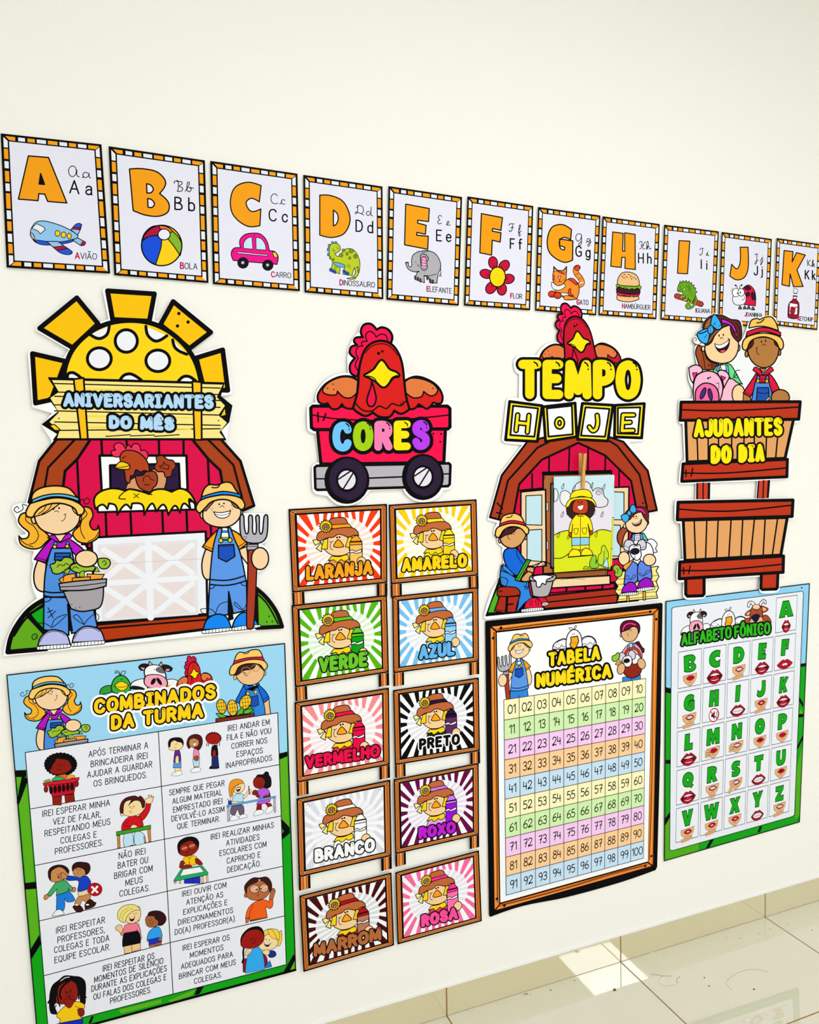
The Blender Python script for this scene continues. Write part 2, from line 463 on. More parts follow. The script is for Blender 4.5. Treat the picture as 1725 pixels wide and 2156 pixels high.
# ------------------------------------------------------------------ the room
X0, X1, Y0 = -2.8, 4.6, -5.4
wallm = mat('f9f7f2', rough=.6, spec=.1, grain=.012, gscale=260, bump=.12)
structure('wall_back', [((X0 - .1, 0, -.1), (X1 + .1, .12, CEIL + .1))], wallm)
structure('wall_left', [((X0 - .1, Y0, -.1), (X0, 0, CEIL + .1))], wallm)
structure('wall_right', [((X1, Y0, -.1), (X1 + .1, 0, CEIL + .1))], wallm)
WX0, WX1, WZ0, WZ1 = FILL_WIN
structure('wall_front', [((X0 - .1, Y0 - .1, -.1), (WX0, Y0, CEIL + .1)), ((WX1, Y0 - .1, -.1), (X1 + .1, Y0, CEIL + .1)), ((WX0, Y0 - .1, -.1), (WX1, Y0, WZ0)), ((WX0, Y0 - .1, WZ1), (WX1, Y0, CEIL + .1))], wallm)
# added window, out of view opposite the poster wall, to light it evenly
structure('added_fill_window', [((WX0, Y0 - .07, WZ0), (WX0 + .05, Y0 - .02, WZ1)), ((WX1 - .05, Y0 - .07, WZ0), (WX1, Y0 - .02, WZ1)), ((WX0 + .05, Y0 - .07, WZ0), (WX1 - .05, Y0 - .02, WZ0 + .05)), ((WX0 + .05, Y0 - .07, WZ1 - .05), (WX1 - .05, Y0 - .02, WZ1)), (((WX0 + WX1) / 2 - .025, Y0 - .065, WZ0 + .05), ((WX0 + WX1) / 2 + .025, Y0 - .025, WZ1 - .05))], mat('e8e8ea'))
al = bpy.data.lights.new('added_fill_light', 'AREA'); al.shape = 'RECTANGLE'; al.size = WX1 - WX0; al.size_y = WZ1 - WZ0  # added area light filling the window opening, brightens the lower wall
al.energy = FILL_W; al.color = (.92, .963, 1)
ao = bpy.data.objects.new('added_fill_light', al); C.objects.link(ao)
ao.location = ((WX0 + WX1) / 2, Y0 - .09, (WZ0 + WZ1) / 2); ao.rotation_euler = (math.radians(90), 0, 0)
structure('ceiling', [((X0, Y0, CEIL), (X1, 0, CEIL + .1))], mat('fafaf6', rough=.7))
# tiled floor: 60 cm polished porcelain with tan grout
tile = mat('e6e1cd', rough=.015, spec=1.0, grain=.02, gscale=14)
base = mat('d3c9a4', rough=.02, spec=1.0, grain=.02, gscale=14)
for m_ in (tile, base): m_.node_tree.nodes['Principled BSDF'].inputs['IOR'].default_value = 1.62
grout = mat('a87b45', rough=.8, spec=.1, grain=.12, gscale=120)
vf = ([], []); g = .0022
TY = -.4065
rows = [(TY, 0.0)] + [(TY - .6 * (k + 1), TY - .6 * k) for k in range(9)]
cols = [-3.0 + .6 * k for k in range(13)]
for y0, y1 in rows:
    for x in cols:
        box(vf, (x + g, max(y0, Y0) + g, -.012), (x + .6 - g, y1 - g, 0))
nt = len(vf[1])
box(vf, (X0, Y0, -.02), (X1, 0, -.0012))
fl = mesh_obj('floor', vf[0], vf[1], [tile, grout], [0] * nt + [1] * (len(vf[1]) - nt)); fl['kind'] = 'structure'
BH = .0841; vf = ([], [])
for x in cols: box(vf, (x + g, -.008, .0015), (x + .6 - g, 0, BH))
nb = len(vf[1])
box(vf, (X0, -.006, 0), (X1, 0, BH - .001))
bo = mesh_obj('baseboard_back', vf[0], vf[1], [base, grout], [0] * nb + [1] * (len(vf[1]) - nb)); bo['kind'] = 'structure'
bv = structure('trim_1', [((X0, -.0083, BH - .0004), (X1, 0, BH + .0009))], mat('f6f5f4', rough=.6, grain=.03, gscale=60, bump=.4))

# ceiling light panels; all but the mirrored one are added to balance the wall
def panel(x, y, s, w, label):
    e = bpy.data.objects.new('ceiling_light', None); C.objects.link(e); e.location = (x, y, CEIL)
    tag(e, label, 'ceiling light', 'square ceiling light panels')
    h = s / 2
    vf = ([], [])
    for lo, hi in [((-h - .02, -h - .02, -.03), (h + .02, -h, 0)), ((-h - .02, h, -.03), (h + .02, h + .02, 0)), ((-h - .02, -h, -.03), (-h, h, 0)), ((h, -h, -.03), (h + .02, h, 0))]: box(vf, lo, hi)
    mesh_obj('frame', vf[0], vf[1], [mat('f0f0f0')], None, e)
    em = bpy.data.materials.new('panel_glow'); em.use_nodes = True; nt = em.node_tree; nt.nodes.clear()
    o = nt.nodes.new('ShaderNodeOutputMaterial'); q = nt.nodes.new('ShaderNodeEmission')
    q.inputs[0].default_value = (.922, .963, 1.0, 1); q.inputs[1].default_value = w / (math.pi * s * s)
    nt.links.new(q.outputs[0], o.inputs[0])
    mesh_obj('diffuser', [(-h, -h, -.02), (h, -h, -.02), (h, h, -.02), (-h, h, -.02)], [(0, 3, 2, 1)], [em], None, e)
for i, (x, y, s, w) in enumerate(PANELS):
    panel(x, y, s, w, ['square white light panel on the ceiling, the one mirrored in the floor tile', 'square white light panel on the ceiling nearest the poster wall', 'square white light panel on the ceiling opposite the birthday barn sign'][i])
# ------------------------------------------------------------------ alphabet cards along the top
R1, R2, R3, R4 = crop(0, 270, 3.9205), crop(430, 320, 4.3125), crop(800, 380, 3.59375), crop(1240, 430, 3.5567)
OR = 'f7a11b'
def plane(a):
    a.f('93c5f2', '250,870 262,820 300,775 350,765 430,780 540,820 640,880 640,905 560,935 470,955 380,962 300,945 262,905', 6)
    a.f('2a55d8', '280,920* 340,928 420,937 520,935 605,915* 600,935 520,955 400,965 320,955', 5)
    a.f('W', '!302,787 360,815 373,838 333,872 315,848 262,825', 5)
    a.f('b9b7bd', '250,865* 270,870 285,900 282,922* 262,905', 5)
    a.f('93c5f2', '585,838* 625,795 650,785 675,795* 660,845 640,882*', 6)
    a.f('2a55d8', '603,815* 625,792 650,785 675,796* 665,822*', 4)
    a.f('b0163f', '!590,832 604,815 665,822 658,840', 4)
    a.f('93c5f2', '598,922* 640,905* 690,932 707,943 695,965 665,968*', 6)
    a.f('b0163f', '668,958* 686,930* 707,943 695,965 665,967*', 4)
    a.f('93c5f2', '388,935* 480,935* 520,965 597,1022 580,1041 540,1040 480,1015 420,965', 6)
    a.f('b0163f', '!440,980 527,970 558,992 470,1010', 4)
    a.f('2a55d8', '470,1010* 558,992* 597,1022 575,1042 540,1042 500,1030', 5)
    for x, y, r in ((475, 868, 20), (525, 880, 20), (572, 890, 17)): a.e('ffcf1d', x, y, r, 24, 5)
def ball(a):
    a.e('ffd01c', 1335, 968, 167, 167, 0)
    a.f('1a4fe0', '1170,935* 1230,895 1300,885* 1335,915* 1330,980 1310,1050 1285,1125* 1215,1085 1178,1020', 7)
    a.f('b01540', '1170,930* 1195,865 1250,815 1312,803* 1325,835* 1300,885* 1230,895', 7)
    a.f('ff7a33', '1312,803* 1380,815 1428,853* 1400,862* 1360,835 1325,835*', 7)
    a.f('84b62c', '1400,862* 1428,853* 1478,905 1502,970 1487,1052* 1440,980 1388,915*', 7)
    a.e('W', 1355, 877, 50, 45, 7)
    p = [(1335 + 167 * math.cos(t / 20 * math.pi), 968 + 167 * math.sin(t / 20 * math.pi)) for t in range(40)]
    a.l(p, 9, 'K', True)
def car(a):
    a.f('ee168f', '247,940 250,900 275,872 330,870* 325,800 370,750 440,737 510,745 565,800 592,897* 640,905 672,950 660,1022* 640,1018* 265,985*', 7)
    a.f('cfe6fa', '358,875* 362,820 395,782 434,772* 442,882*', 5); a.f('cfe6fa', '470,775* 520,790 552,835 562,890* 472,885*', 5)
    a.f('W', '!302,905 578,934 576,946 301,920', 5)
    a.e('15121c', 353, 1007, 52); a.e('c9c7cc', 351, 1005, 14); a.e('15121c', 578, 1028, 51); a.e('c9c7cc', 576, 1026, 13)
    a.f('ffd21f', '622,908* 650,915 668,950* 650,960 630,940', 5)
    a.l('!455,750 455,768', 4); a.l('!262,900 266,910', 4)
def dino(a):
    for x, y in ((1165, 826), (1195, 826), (1135, 850), (1126, 885), (1128, 930)): a.f('5aa8e0', '!%d,%d %d,%d %d,%d %d,%d' % (x - 8, y - 12, x + 10, y - 12, x + 12, y + 14, x - 8, y + 14), 4)
    a.f('bccb2b', '1135,880 1150,840 1190,828 1230,850 1235,890 1205,915 1185,922* 1215,948 1250,915 1290,880 1340,880 1385,920 1412,990 1412,1060 1395,1120 1350,1155 1295,1148* 1345,1135 1372,1100 1366,1050* 1350,1090 1345,1122* 1260,1110* 1275,1048* 1235,1040* 1232,1107* 1145,1080* 1165,1000 1140,950', 5)
    a.f('6aaeea', '1172,1003* 1215,1005 1280,1028* 1275,1047 1230,1045 1190,1030', 4)
    for x, y, r, q in ((1265, 893, 15, 14), (1335, 898, 20, 20), (1373, 948, 17, 19), (1243, 937, 18, 18), (1298, 925, 11, 14), (1322, 963, 10, 12), (1393, 1050, 8, 9), (1400, 1080, 8, 14), (1145, 962, 8, 14), (1174, 977, 9, 10), (1365, 1145, 14, 9)): a.e('7a9620', x, y, r, q, 3)
    for x, y in ((1148, 1070), (1168, 1080), (1188, 1090), (1268, 1083), (1285, 1096), (1305, 1105)): a.e('1d5fd8', x, y, 10, 15, 4)
    a.l('1168,880 1178,900 1190,898', 4); a.d('1200,865,3 1212,866,3'); a.l('1205,880 1218,876 1220,888', 3)
    a.l('1190,1045 1182,1060 1200,1060 1205,1035', 3); a.l('1310,1045 1300,1030 1322,1028 1320,1055', 3)
def elephant(a):
    a.f('b4b1ba', '300,690* 255,690 215,670 197,635 195,620* 215,618* 222,650 240,650 240,600 255,560 300,538 360,530 420,555 455,610 460,660 440,705* 432,777* 378,775* 372,735* 335,720* 338,773* 268,750* 285,690', 5)
    a.l('320,545 375,532', 4); a.l('335,718 380,720 425,708', 4)
    a.f('b4b1ba', '310,562 345,560 368,590 356,620 358,662 340,680 316,670 310,630', 5)
    a.f('e860b0', '318,582 340,573 354,595 345,625 347,655 335,665 322,650 315,610', 4)
    for y in (592, 612, 632, 652): a.l('!320,%d 346,%d' % (y, y + 6), 5, 'W')
    for x, y in ((268, 735), (288, 745), (307, 756), (360, 738), (381, 758), (400, 765)): a.e('4b4146', x, y, 7, 15, 3)
    a.l('458,650 462,690 455,728', 4); a.l('!455,705 447,728', 3); a.l('!460,705 466,728', 3)
    a.d('272,617,4'); a.l('285,632 292,650 298,640', 3); a.l('!285,540 276,528', 2); a.l('!292,540 295,526', 2); a.e('15121c', 205, 622, 8, 4)
def flower(a):
    for x, y, r, q, t in ((857, 622, 34, 46, -8), (940, 647, 36, 48, 40), (972, 745, 36, 46, 80), (923, 822, 36, 46, 0), (842, 812, 38, 48, 35), (805, 707, 34, 48, -75)): a.e('c8143c', x, y, r, q, 6, t)
    a.e('ffd914', 891, 730, 60, 75, 7); a.d('942,750,3 948,758,3 938,760,3')
    for t in ('!860,640 866,655', '!915,662 925,650', '!955,735 965,733', '!955,748 968,752', '!915,810 920,822', '!900,815 900,828', '!850,795 842,805', '!825,715 812,718'): a.l(t, 4)
def cat(a):
    a.l('1505,795 1530,775 1515,735 1490,705 1482,672 1498,658', 36); a.l('1505,795 1530,775 1515,735 1490,705 1482,672 1498,658', 28, 'f28f2f')
    a.e('e2421d', 1494, 664, 20, 18, 4); a.l('!1482,712 1500,702', 6, 'e2421d'); a.l('!1505,745 1528,740', 6, 'e2421d'); a.l('!1515,775 1538,772', 6, 'W')
    a.f('f28f2f', '1318,800* 1400,760 1450,740 1500,780 1508,840 1490,898* 1400,902 1385,880 1340,870 1330,840', 5)
    a.f('e2421d', '1428,748 1465,742 1495,780 1488,792 1460,770', 4); a.f('e2421d', '1445,818 1430,825 1428,865 1468,875* 1445,850', 4)
    a.f('W', '1300,770* 1400,785* 1400,805 1365,828 1320,825 1300,800', 4); a.f('W', '1362,850* 1420,855 1430,870 1380,872', 4)
    a.f('f28f2f', '1390,890 1400,872 1440,875 1490,895 1400,902', 4)
    a.e('e2421d', 1303, 860, 28, 24, 5); a.e('e2421d', 1346, 870, 28, 24, 5)
    a.l('!1298,866 1298,880', 3); a.l('!1312,866 1312,880', 3); a.l('!1340,876 1340,890', 3); a.l('!1354,876 1354,890', 3)
    a.f('f28f2f', '1308,730 1314,690 1316,650* 1345,680* 1385,682* 1414,650* 1412,700 1405,760 1360,796 1320,780', 5)
    a.f('fbc9a0', '!1320,662 1338,682 1318,690', 3); a.f('fbc9a0', '!1408,664 1410,700 1392,684', 3)
    a.f('e2421d', '1340,684* 1375,690 1400,712* 1365,700', 3); a.f('e2421d', '1308,715* 1320,720 1318,755* 1308,745', 3)
    a.f('f0a0c0', '!1345,728 1372,722 1360,752', 3); a.l('1345,770 1358,765 1360,752 1364,768 1378,762', 3)
    for t in ('!1335,755 1318,752', '!1335,765 1318,770', '!1385,750 1402,742', '!1385,760 1402,760'): a.l(t, 2)
def burger(a):
    a.f('f0c084', '212,680* 290,692 372,690* 374,712 300,731 216,715', 5)
    a.f('d4204a', '208,658 300,675 380,668 372,688 345,692 320,684 295,694 265,684 235,688 212,672', 4)
    a.f('3b1a18', '214,622 290,635 378,635 380,668 300,672 212,655', 5)
    a.f('76b52c', '205,605 240,590 300,612 372,605 393,620 385,637 362,628 345,637 322,632 300,640 275,622 252,630 232,618 212,622', 4)
    a.f('f0c084', '218,600 220,555 250,515 300,508 355,530 378,580 374,610 300,612', 5)
    for x, y, q in ((250, 540, 40), (268, 528, -30), (285, 545, 60), (300, 528, 10), (315, 540, -40), (320, 558, 70), (335, 548, 20), (352, 560, 60), (265, 552, 10)):
        c, s = math.cos(q / 57.3) * 6, math.sin(q / 57.3) * 6; a.l('!%f,%f %f,%f' % (x - c, y - s, x + c, y + s), 4)
def iguana(a):
    a.l('660,688 740,712 840,748', 36); a.l('660,688 740,712 840,748', 29, 'b2402a'); a.e('d0573a', 842, 748, 8, 18, 3, 15)
    a.l('790,680 805,720 780,765 745,780 730,765 742,748 755,758', 16); a.l('790,680 805,720 780,765 745,780 730,765 742,748 755,758', 10, '6aa820')
    sp = ' '.join('%d,%d*' % (x, y) for x, y in ((678, 595), (684, 575), (696, 590), (706, 570), (716, 586), (730, 570), (736, 588), (752, 575), (756, 595), (772, 586), (772, 608), (790, 604), (786, 626), (803, 626), (796, 648), (812, 655), (800, 670)))
    a.f('6aa820', sp + ' 795,700 770,735 740,700 715,690 700,655* 670,655 664,640 672,605', 4)
    a.l('715,690 700,690 690,700', 14); a.l('715,690 700,690 690,700', 9, '8cc43a'); a.l('735,690 730,715 715,718', 14); a.l('735,690 730,715 715,718', 9, '8cc43a'); a.l('770,735 755,740 745,722', 12); a.l('770,735 755,740 745,722', 8, '8cc43a')
    a.e('cfe36a', 716, 638, 9, 10, 3); a.d('685,618,4'); a.l('668,645 690,640 700,632', 3); a.l('725,610 745,625 760,660', 3); a.l('745,605 768,640', 3)
    for x, y in ((740, 640), (755, 650), (770, 655), (752, 672), (770, 680), (780, 665)): a.l('!%d,%d %d,%d' % (x, y, x + 3, y + 10), 3, '3f7a12')
def ladybug(a):
    for x, y in ((1133, 775), (1168, 775), (1198, 775), (1230, 782)): a.f('5a5a60', '%d,%d* %d,%d %d,%d*' % (x - 12, y + 10, x, y - 14, x + 14, y + 10), 4)
    a.f('d81a44', '1165,620 1200,605 1238,640 1250,690 1248,762* 1165,752* 1140,660', 5)
    for x, y, r, q, t in ((1190, 628, 24, 15, 10), (1192, 675, 15, 17, 0), (1232, 688, 15, 32, -10)): a.e('3a1030', x, y, r, q, 3, t)
    a.f('eceefa', '1080,690 1110,672 1165,668 1178,705 1165,745 1110,755 1082,735', 4)
    a.l('1112,640 1110,615 1100,608', 4); a.l('1130,635 1135,612 1145,606', 4); a.d('1100,608,7 1145,606,7')
    a.e('white', 1102, 662, 27, 32, 4); a.e('white', 1142, 660, 24, 28, 4); a.d('1115,668,6 1135,662,6')
    a.l('!1078,640 1070,634', 3); a.l('!1076,652 1066,650', 3); a.l('!1076,664 1068,668', 3); a.l('1165,692 1165,710 1152,718 1150,712', 3)
def ketchup(a):
    a.f('a01230', '1532,685* 1560,688* 1555,712 1574,745 1568,845 1545,858 1500,850 1492,838 1500,745 1530,712', 5)
    a.f('white', '!1534,690 1558,692 1552,714 1545,706 1532,712', 3); a.f('eceefa', '1534,650* 1536,634 1560,634 1564,655* 1560,668* 1535,664*', 3)
    a.l('!1536,668 1558,672', 3); a.f('white', '!1504,738 1566,748 1562,828 1502,820', 3)
    a.e('b01535', 1527, 800, 18, 22, 3); a.l('1545,792 1548,772 1560,770', 6, 'b01535'); a.f('a01230', '1508,778* 1520,785 1545,782* 1540,770 1515,768', 0)
CARDS = [
 ('A', R1, '5,42 838,133 910,1200 55,1150', '144,221 544,253 152,585', (577, 533, 757, 550, 103), 'AVIÃO', (622, 1075, 797, 1083, 48), 'airplane', plane, 'blue airplane',
  ['632,365 620,322 592,312 568,340 572,380 597,400 622,385 634,345 636,390 655,402', '678,408 690,400 684,385 700,364 735,375 735,375 728,396 705,408 686,396', '735,372 738,405 748,410']),
 ('B', R1, '897,148 1692,265 1722,1278 943,1213', '1068,322 1380,358 1085,700', (1445, 668, 1605, 683, 98), 'BOLA', (1490, 1157, 1628, 1165, 47), 'beach_ball', ball, 'striped beach ball',
  ['1440,455 1440,440 1470,436 1468,520*', '1460,440 1500,442 1502,460 1480,478 1508,495 1500,518 1462,520', '1530,520 1560,470 1562,445 1548,450 1545,510 1565,525 1580,500 1562,490 1598,495']),
 ('C', R2, '55,80 848,197 870,1265 80,1200', '240,258 518,290 235,650', (592, 622, 755, 637, 103), 'CARRO', (612, 1133, 788, 1145, 46), 'car', car, 'pink car',
  ['665,400 645,380 620,388 607,420 615,455 640,470 668,465', '685,472 700,462 705,438 722,432 733,442', '705,445 705,468 733,472']),
 ('D', R2, '900,207 1620,313 1628,1338 912,1275', '1050,385 1326,418 1050,762', (1380, 718, 1530, 735, 98), 'DINOSSAURO', (1233, 1207, 1548, 1230, 46), 'dinosaur', dino, 'green dinosaur',
  ['1392,485 1392,548 1376,562 1376,545 1400,550 1450,572', '1385,505 1410,485 1440,500 1445,540 1425,562', '1505,545 1485,540 1472,560 1490,578 1510,555', '!1517,500 1514,572', '1514,570 1530,582']),
 ('E', R3, '65,42 623,125 598,948 50,902', '183,177 374,200 187,487', (430, 455, 537, 463, 80), 'ELEFANTE', (357, 838, 543, 855, 37), 'elephant', elephant, 'grey elephant',
  ['468,272 452,265 441,283 455,298 438,310 445,328 466,322', '503,335 522,320 518,308 508,318 512,338 532,335']),
 ('F', R3, '663,120 1162,193 1138,983 637,947', '757,249 928,272 757,547', (988, 513, 1073, 520, 72), 'FLOR', (990, 890, 1075, 895, 35), 'flower', flower, 'red flower',
  ['978,340 985,328 1016,330', '1003,335 1000,375 985,388 978,375', '!990,358 1012,355', '1048,392 1064,350 1062,335 1055,345 1053,420 1062,418 1058,395 1070,382']),
 ('G', R3, '1197,200 1670,265 1637,1022 1175,985', '1268,318 1462,345 1265,598', (1485, 572, 1590, 580, 75), 'GATO', (1492, 937, 1577, 942, 35), 'cat', cat, 'orange cat',
  ['1527,415 1510,402 1487,415 1485,445 1500,460 1522,440 1526,410* 1524,480 1510,495 1505,480 1528,462', '1592,445 1575,440 1568,455 1578,465 1592,448* 1588,490 1578,498 1575,485 1600,465', '!1562,470 1570,462']),
 ('H', R4, '103,90 532,148 507,862 73,832', '163,206 347,220 165,470', (373, 438, 467, 443, 70), 'HAMBÚRGUER', (252, 778, 460, 790, 33), 'hamburger', burger, 'hamburger',
  ['380,290 388,278 398,282 394,325 382,335', '425,282 410,300 405,330 420,335', '!390,310 412,306', '430,335 446,300 442,278 434,290 436,338* 448,312 455,335 468,330']),
 ('I', R4, '565,153 975,203 945,893 537,865', '667,272 757,277 665,517', (842, 482, 885, 487, 65), 'IGUANA', (802, 810, 907, 815, 30), 'iguana', iguana, 'green iguana',
  ['833,342 842,330 860,332', '852,335 848,372 836,382 830,372', '880,385 890,362 889,383 900,385', '!892,351 892,352']),
 ('J', R4, '995,207 1372,260 1345,925 970,898', '1057,322 1193,322 1057,567', (1240, 530, 1300, 530, 65), 'JOANINHA', (1170, 838, 1298, 845, 28), 'ladybug', ladybug, 'red ladybug',
  ['1245,380 1252,372 1266,376', '1259,376 1256,440 1246,450 1248,432 1270,418', '1286,428 1300,400 1298,440 1288,455 1290,440 1306,425', '!1302,388 1302,389']),
 ('K', R4, '1408,253 1742,300 1712,943 1382,905', '1448,345 1622,365 1447,603', (1622, 558, 1695, 565, 62), 'KETCHUP', (1566, 868, 1678, 878, 28), 'ketchup_bottle', ketchup, 'red ketchup bottle',
  ['!1638,415 1640,460', '1662,418 1645,438 1652,455 1664,460', '1670,465 1682,430 1680,418 1675,435 1676,468* 1690,448 1680,450 1694,468']),
]
TOPSEG = [(14, 29), (35, 49), (54, 69), (73, 92), (96, 116), (120, 136), (140, 155), (159, 177), (181, 197)]
SIDESEG = [(10, 31), (34, 57), (62, 78), (84, 108), (112, 129), (134, 168), (172, 191), (196, 217), (223, 241), (245, 266), (270, 287)]
for ch, cr, cor, lt, pr, word, wd_, pic, fn, desc, curs in CARDS:
    q = [(p[0], p[1]) for p in parse(cor)]
    a = sheet('alphabet_card', 'alphabet card with a big orange letter %s and a %s' % (ch, desc), 'alphabet card',
              '!' + cor, cr, d=.006, group='alphabet cards along the top of the wall', part='card')
    b = a.over(homog([(0, 0), (210, 0), (210, 297), (0, 297)], q))
    b.part('frame')
    b.f('K', '!0,0 210,0 210,297 0,297')
    for k, (s0, s1) in enumerate(TOPSEG):
        c = OR if k % 2 == 0 else 'W'
        d0 = -8 if k == 0 else 0; d1 = 8 if k == 8 else 0
        b.f(c, '!%f,5 %f,5 %f,13.5 %f,13.5' % (s0 + d0 + 3 * (k == 0), s1 + d1, s1, s0 + 3 * (k == 0)))
        b.f(c, '!%f,283.5 %f,283.5 %f,292 %f,292' % (s0 + 3 * (k == 0), s1, s1 + d1, s0 + d0 + 3 * (k == 0)))
    for k, (s0, s1) in enumerate(SIDESEG):
        c = 'W' if k % 2 == 0 else OR
        d0 = 8 if k == 0 else 0; d1 = 8 if k == 10 else 0
        b.f(c, '!5,%f 13.5,%f 13.5,%f 5,%f' % (s0 - d0 * .3, s0 + d0 * .7, s1 - d1 * .2, s1 + d1 * .7))
        b.f(c, '!196.5,%f 205,%f 205,%f 196.5,%f' % (s0 + d0 * .7, s0 - d0 * .3, s1 + d1 * .7, s1 - d1 * .2))
    b.part('paper_field'); b.f('e9e8fa', '!16.5,16.5 193.5,16.5 193.5,280.5 16.5,280.5')
    a.cur = None
    p = [(t[0], t[1]) for t in parse(lt)]
    sc = {R1: 1, R2: 1, R3: .82, R4: .74}[cr]
    a.part('big_letter'); block(a, ch, p[0], p[1], p[2], OR, 11 * sc, 'K' if ch == 'A' else 'e9e8fa')
    a.part('cursive_letters')
    for t in curs: a.l(t, 7 * sc)
    a.part('print_letters'); text(a, ch + ' ' + ch.lower(), pr[:2], pr[2:4], (0, -pr[4]), 6.3 * sc)
    a.part('printed_' + pic); a.lw = 1.2; fn(a); a.lw = 1
    a.part('word'); text(a, word, wd_[:2], wd_[2:4], (0, -wd_[4]), 3 * sc, cols=['c01055'] + ['K'] * 12, r1=5 * sc, gap=.22)
    a.done()
# ------------------------------------------------------------------ figures that several signs share
def girl(a, half=False):
    """girl with pigtails and a bucket of vegetables (frame of the birthday sign)"""
    g = a.part('printed_girl', label='girl in a straw hat, purple shirt and blue overalls holding a bucket of vegetables')
    a.part('arm', g); a.f('skin', '345,1205* 312,1300 310,1400 340,1470 400,1495* 420,1235*', 14)
    a.part('pigtail', g)
    a.f('f6b32f', '240,775 190,790 168,850 200,900 262,955 250,1000 200,1010 172,985* 190,1060 270,1100 360,1095 410,1050 450,1000 380,920 330,850 300,800', 14); a.l('235,800 240,850 310,900 350,980 320,1040 270,1060', 8); a.l('185,1010 220,1050 300,1085', 8)
    pt = a.part('pigtail', g)
    a.f('f6b32f', '760,725 820,735 845,800 815,870 840,925 880,925 892,890* 905,960 880,1010 800,1050 720,1040 668,990 665,950 730,880 740,800', 14)
    a.l('770,750 790,790 735,860 735,940 770,1010', 8); a.l('895,950 860,1005 800,1035', 8)
    sh = a.part('shirt', g)
    a.f('b816c8', '475,1000* 385,1100 312,1197* 412,1228* 470,1090', 13); a.l('!328,1180 420,1208', 7)
    a.f('b816c8', '625,1010* 700,1060 765,1125 745,1200 690,1160 640,1110*', 13)
    a.f('b816c8', '!470,1010 640,1010 650,1110 460,1110', 0)
    ov = a.part('overalls', g)
    if not half:
        a.f('5593e8', '!400,1540 622,1530 625,1885 395,1835', 14)
        a.f('5593e8', '!622,1530 830,1560 885,1810 650,1870', 14)
        a.f('K', '!607,1600 622,1600 665,1850 625,1850')
    a.f('4f8fe4', '470,1095* 645,1095* 690,1300 720,1500 720,1545* 398,1540* 410,1330 440,1180', 14)
    a.l('400,1488 480,1500 600,1492', 14); a.l('400,1528 480,1540 600,1535', 14)
    if not half: a.l('410,1585 450,1570 468,1545', 8); a.l('!435,1635 482,1728', 8); a.l('!505,1668 438,1728', 8); a.l('!430,1680 480,1660', 8); a.l('470,1815 500,1740 605,1700 480,1815', 7); a.l('465,1815 420,1785 350,1775', 7); a.l('765,1790 700,1700 665,1720 765,1790', 7); a.l('765,1790 800,1740 870,1690 900,1720 870,1770', 7)
    a.f('1d57b4', '!500,1140 638,1140 640,1205 495,1205', 12); a.l('!500,1175 635,1172', 7)
    a.f('4f8fe4', '!490,1040 520,1040 512,1100 480,1100', 8); a.f('4f8fe4', '!600,1035 625,1035 640,1100 605,1100', 8)
    a.l('500,1095 550,1098 610,1092', 12)
    a.e('ffcf1d', 497, 1083, 17, 17, 9); a.e('ffcf1d', 610, 1078, 17, 17, 9)
    a.use(g); a.f('skin', '500,975* 595,970* 590,1005 548,1035 510,1010', 8)
    a.use(sh); a.f('b816c8', '432,1000* 480,975 500,985 545,1045* 500,1030 470,1010', 10); a.f('b816c8', '655,985* 625,962 590,985 552,1045* 600,1020 640,1005', 10)
    a.use(g)
    a.e('skin', 305, 838, 20, 38, 12, -15); a.e('skin', 720, 828, 20, 32, 12, 10)
    a.f('skin', '318,800 332,870 380,928 450,960 520,972 600,960 670,920 715,860 725,780 700,720 600,690 450,690 380,720', 14)
    a.d('487,740,9 537,733,9'); a.l('495,765 515,757 535,769', 6); a.l('580,792 600,785', 6); a.l('595,786 592,820 577,842 557,850', 6)
    hair = a.part('hair', g); a.f('f6c061', '305,810 340,740 400,700 480,690 545,690* 470,745 400,785 330,805', 11); a.l('420,705 400,745 350,785', 8); a.l('470,698 440,745 380,785', 8)
    a.part('hair', g); a.f('f6c061', '655,730* 700,740 730,800* 680,775', 10)
    h = a.part('straw_hat', g)
    a.f('fdcb6b', '285,690* 300,600 370,550 500,530 620,550 690,620 718,665* 500,610', 15)
    a.f('5cbff0', '278,692* 300,655* 390,620 500,603 610,610 712,640* 720,672* 620,640 500,628 400,645', 12)
    a.f('fdcb6b', '275,690* 400,655 520,638 640,655 720,690* 765,740 752,785 705,795* 680,740 620,705 530,688 430,700 350,740 300,815* 250,810 235,770', 15)
    a.l('245,710 205,700 210,740 155,772 128,745 155,718 172,738', 7); a.l('730,690 735,655 760,660 765,690 800,690 815,660 790,640 770,660', 7)
    b = a.part('vegetable_bucket', g)
    a.f('9abf35', '470,1290 455,1250 500,1230 510,1205 555,1210 580,1182 640,1185 668,1220 640,1270 590,1300 530,1330 480,1320', 11)
    a.f('9abf35', '890,1200 940,1187 990,1200 1002,1240 970,1280 910,1275', 11)
    a.f('9abf35', '!570,1320 590,1290 640,1280 620,1330', 7); a.f('9abf35', '!855,1310 880,1265 905,1310', 7)
    a.f('9abf35', '645,1290 640,1250 690,1230 760,1260 862,1262 850,1300 790,1305 750,1320 700,1318', 11); a.f('9abf35', '!730,1310 765,1300 770,1360 715,1355', 7)
    a.l('520,1270 540,1245 575,1255 600,1235 625,1250', 7); a.l('660,1285 680,1265 715,1280', 7); a.l('930,1225 950,1210 965,1235 945,1250', 7)
    a.f('f6a336', '!535,1380 600,1340 680,1325 690,1400 560,1410', 9); a.f('f6a336', '!790,1330 948,1335 920,1380 800,1395', 9); a.f('f6a336', '!655,1368 822,1355 815,1400 660,1405', 9)
    a.l('575,1395 590,1310 650,1250 690,1235', 8)
    a.f('a8a2ab', '575,1488* 940,1450* 912,1625 800,1665 720,1668 645,1645*', 13)
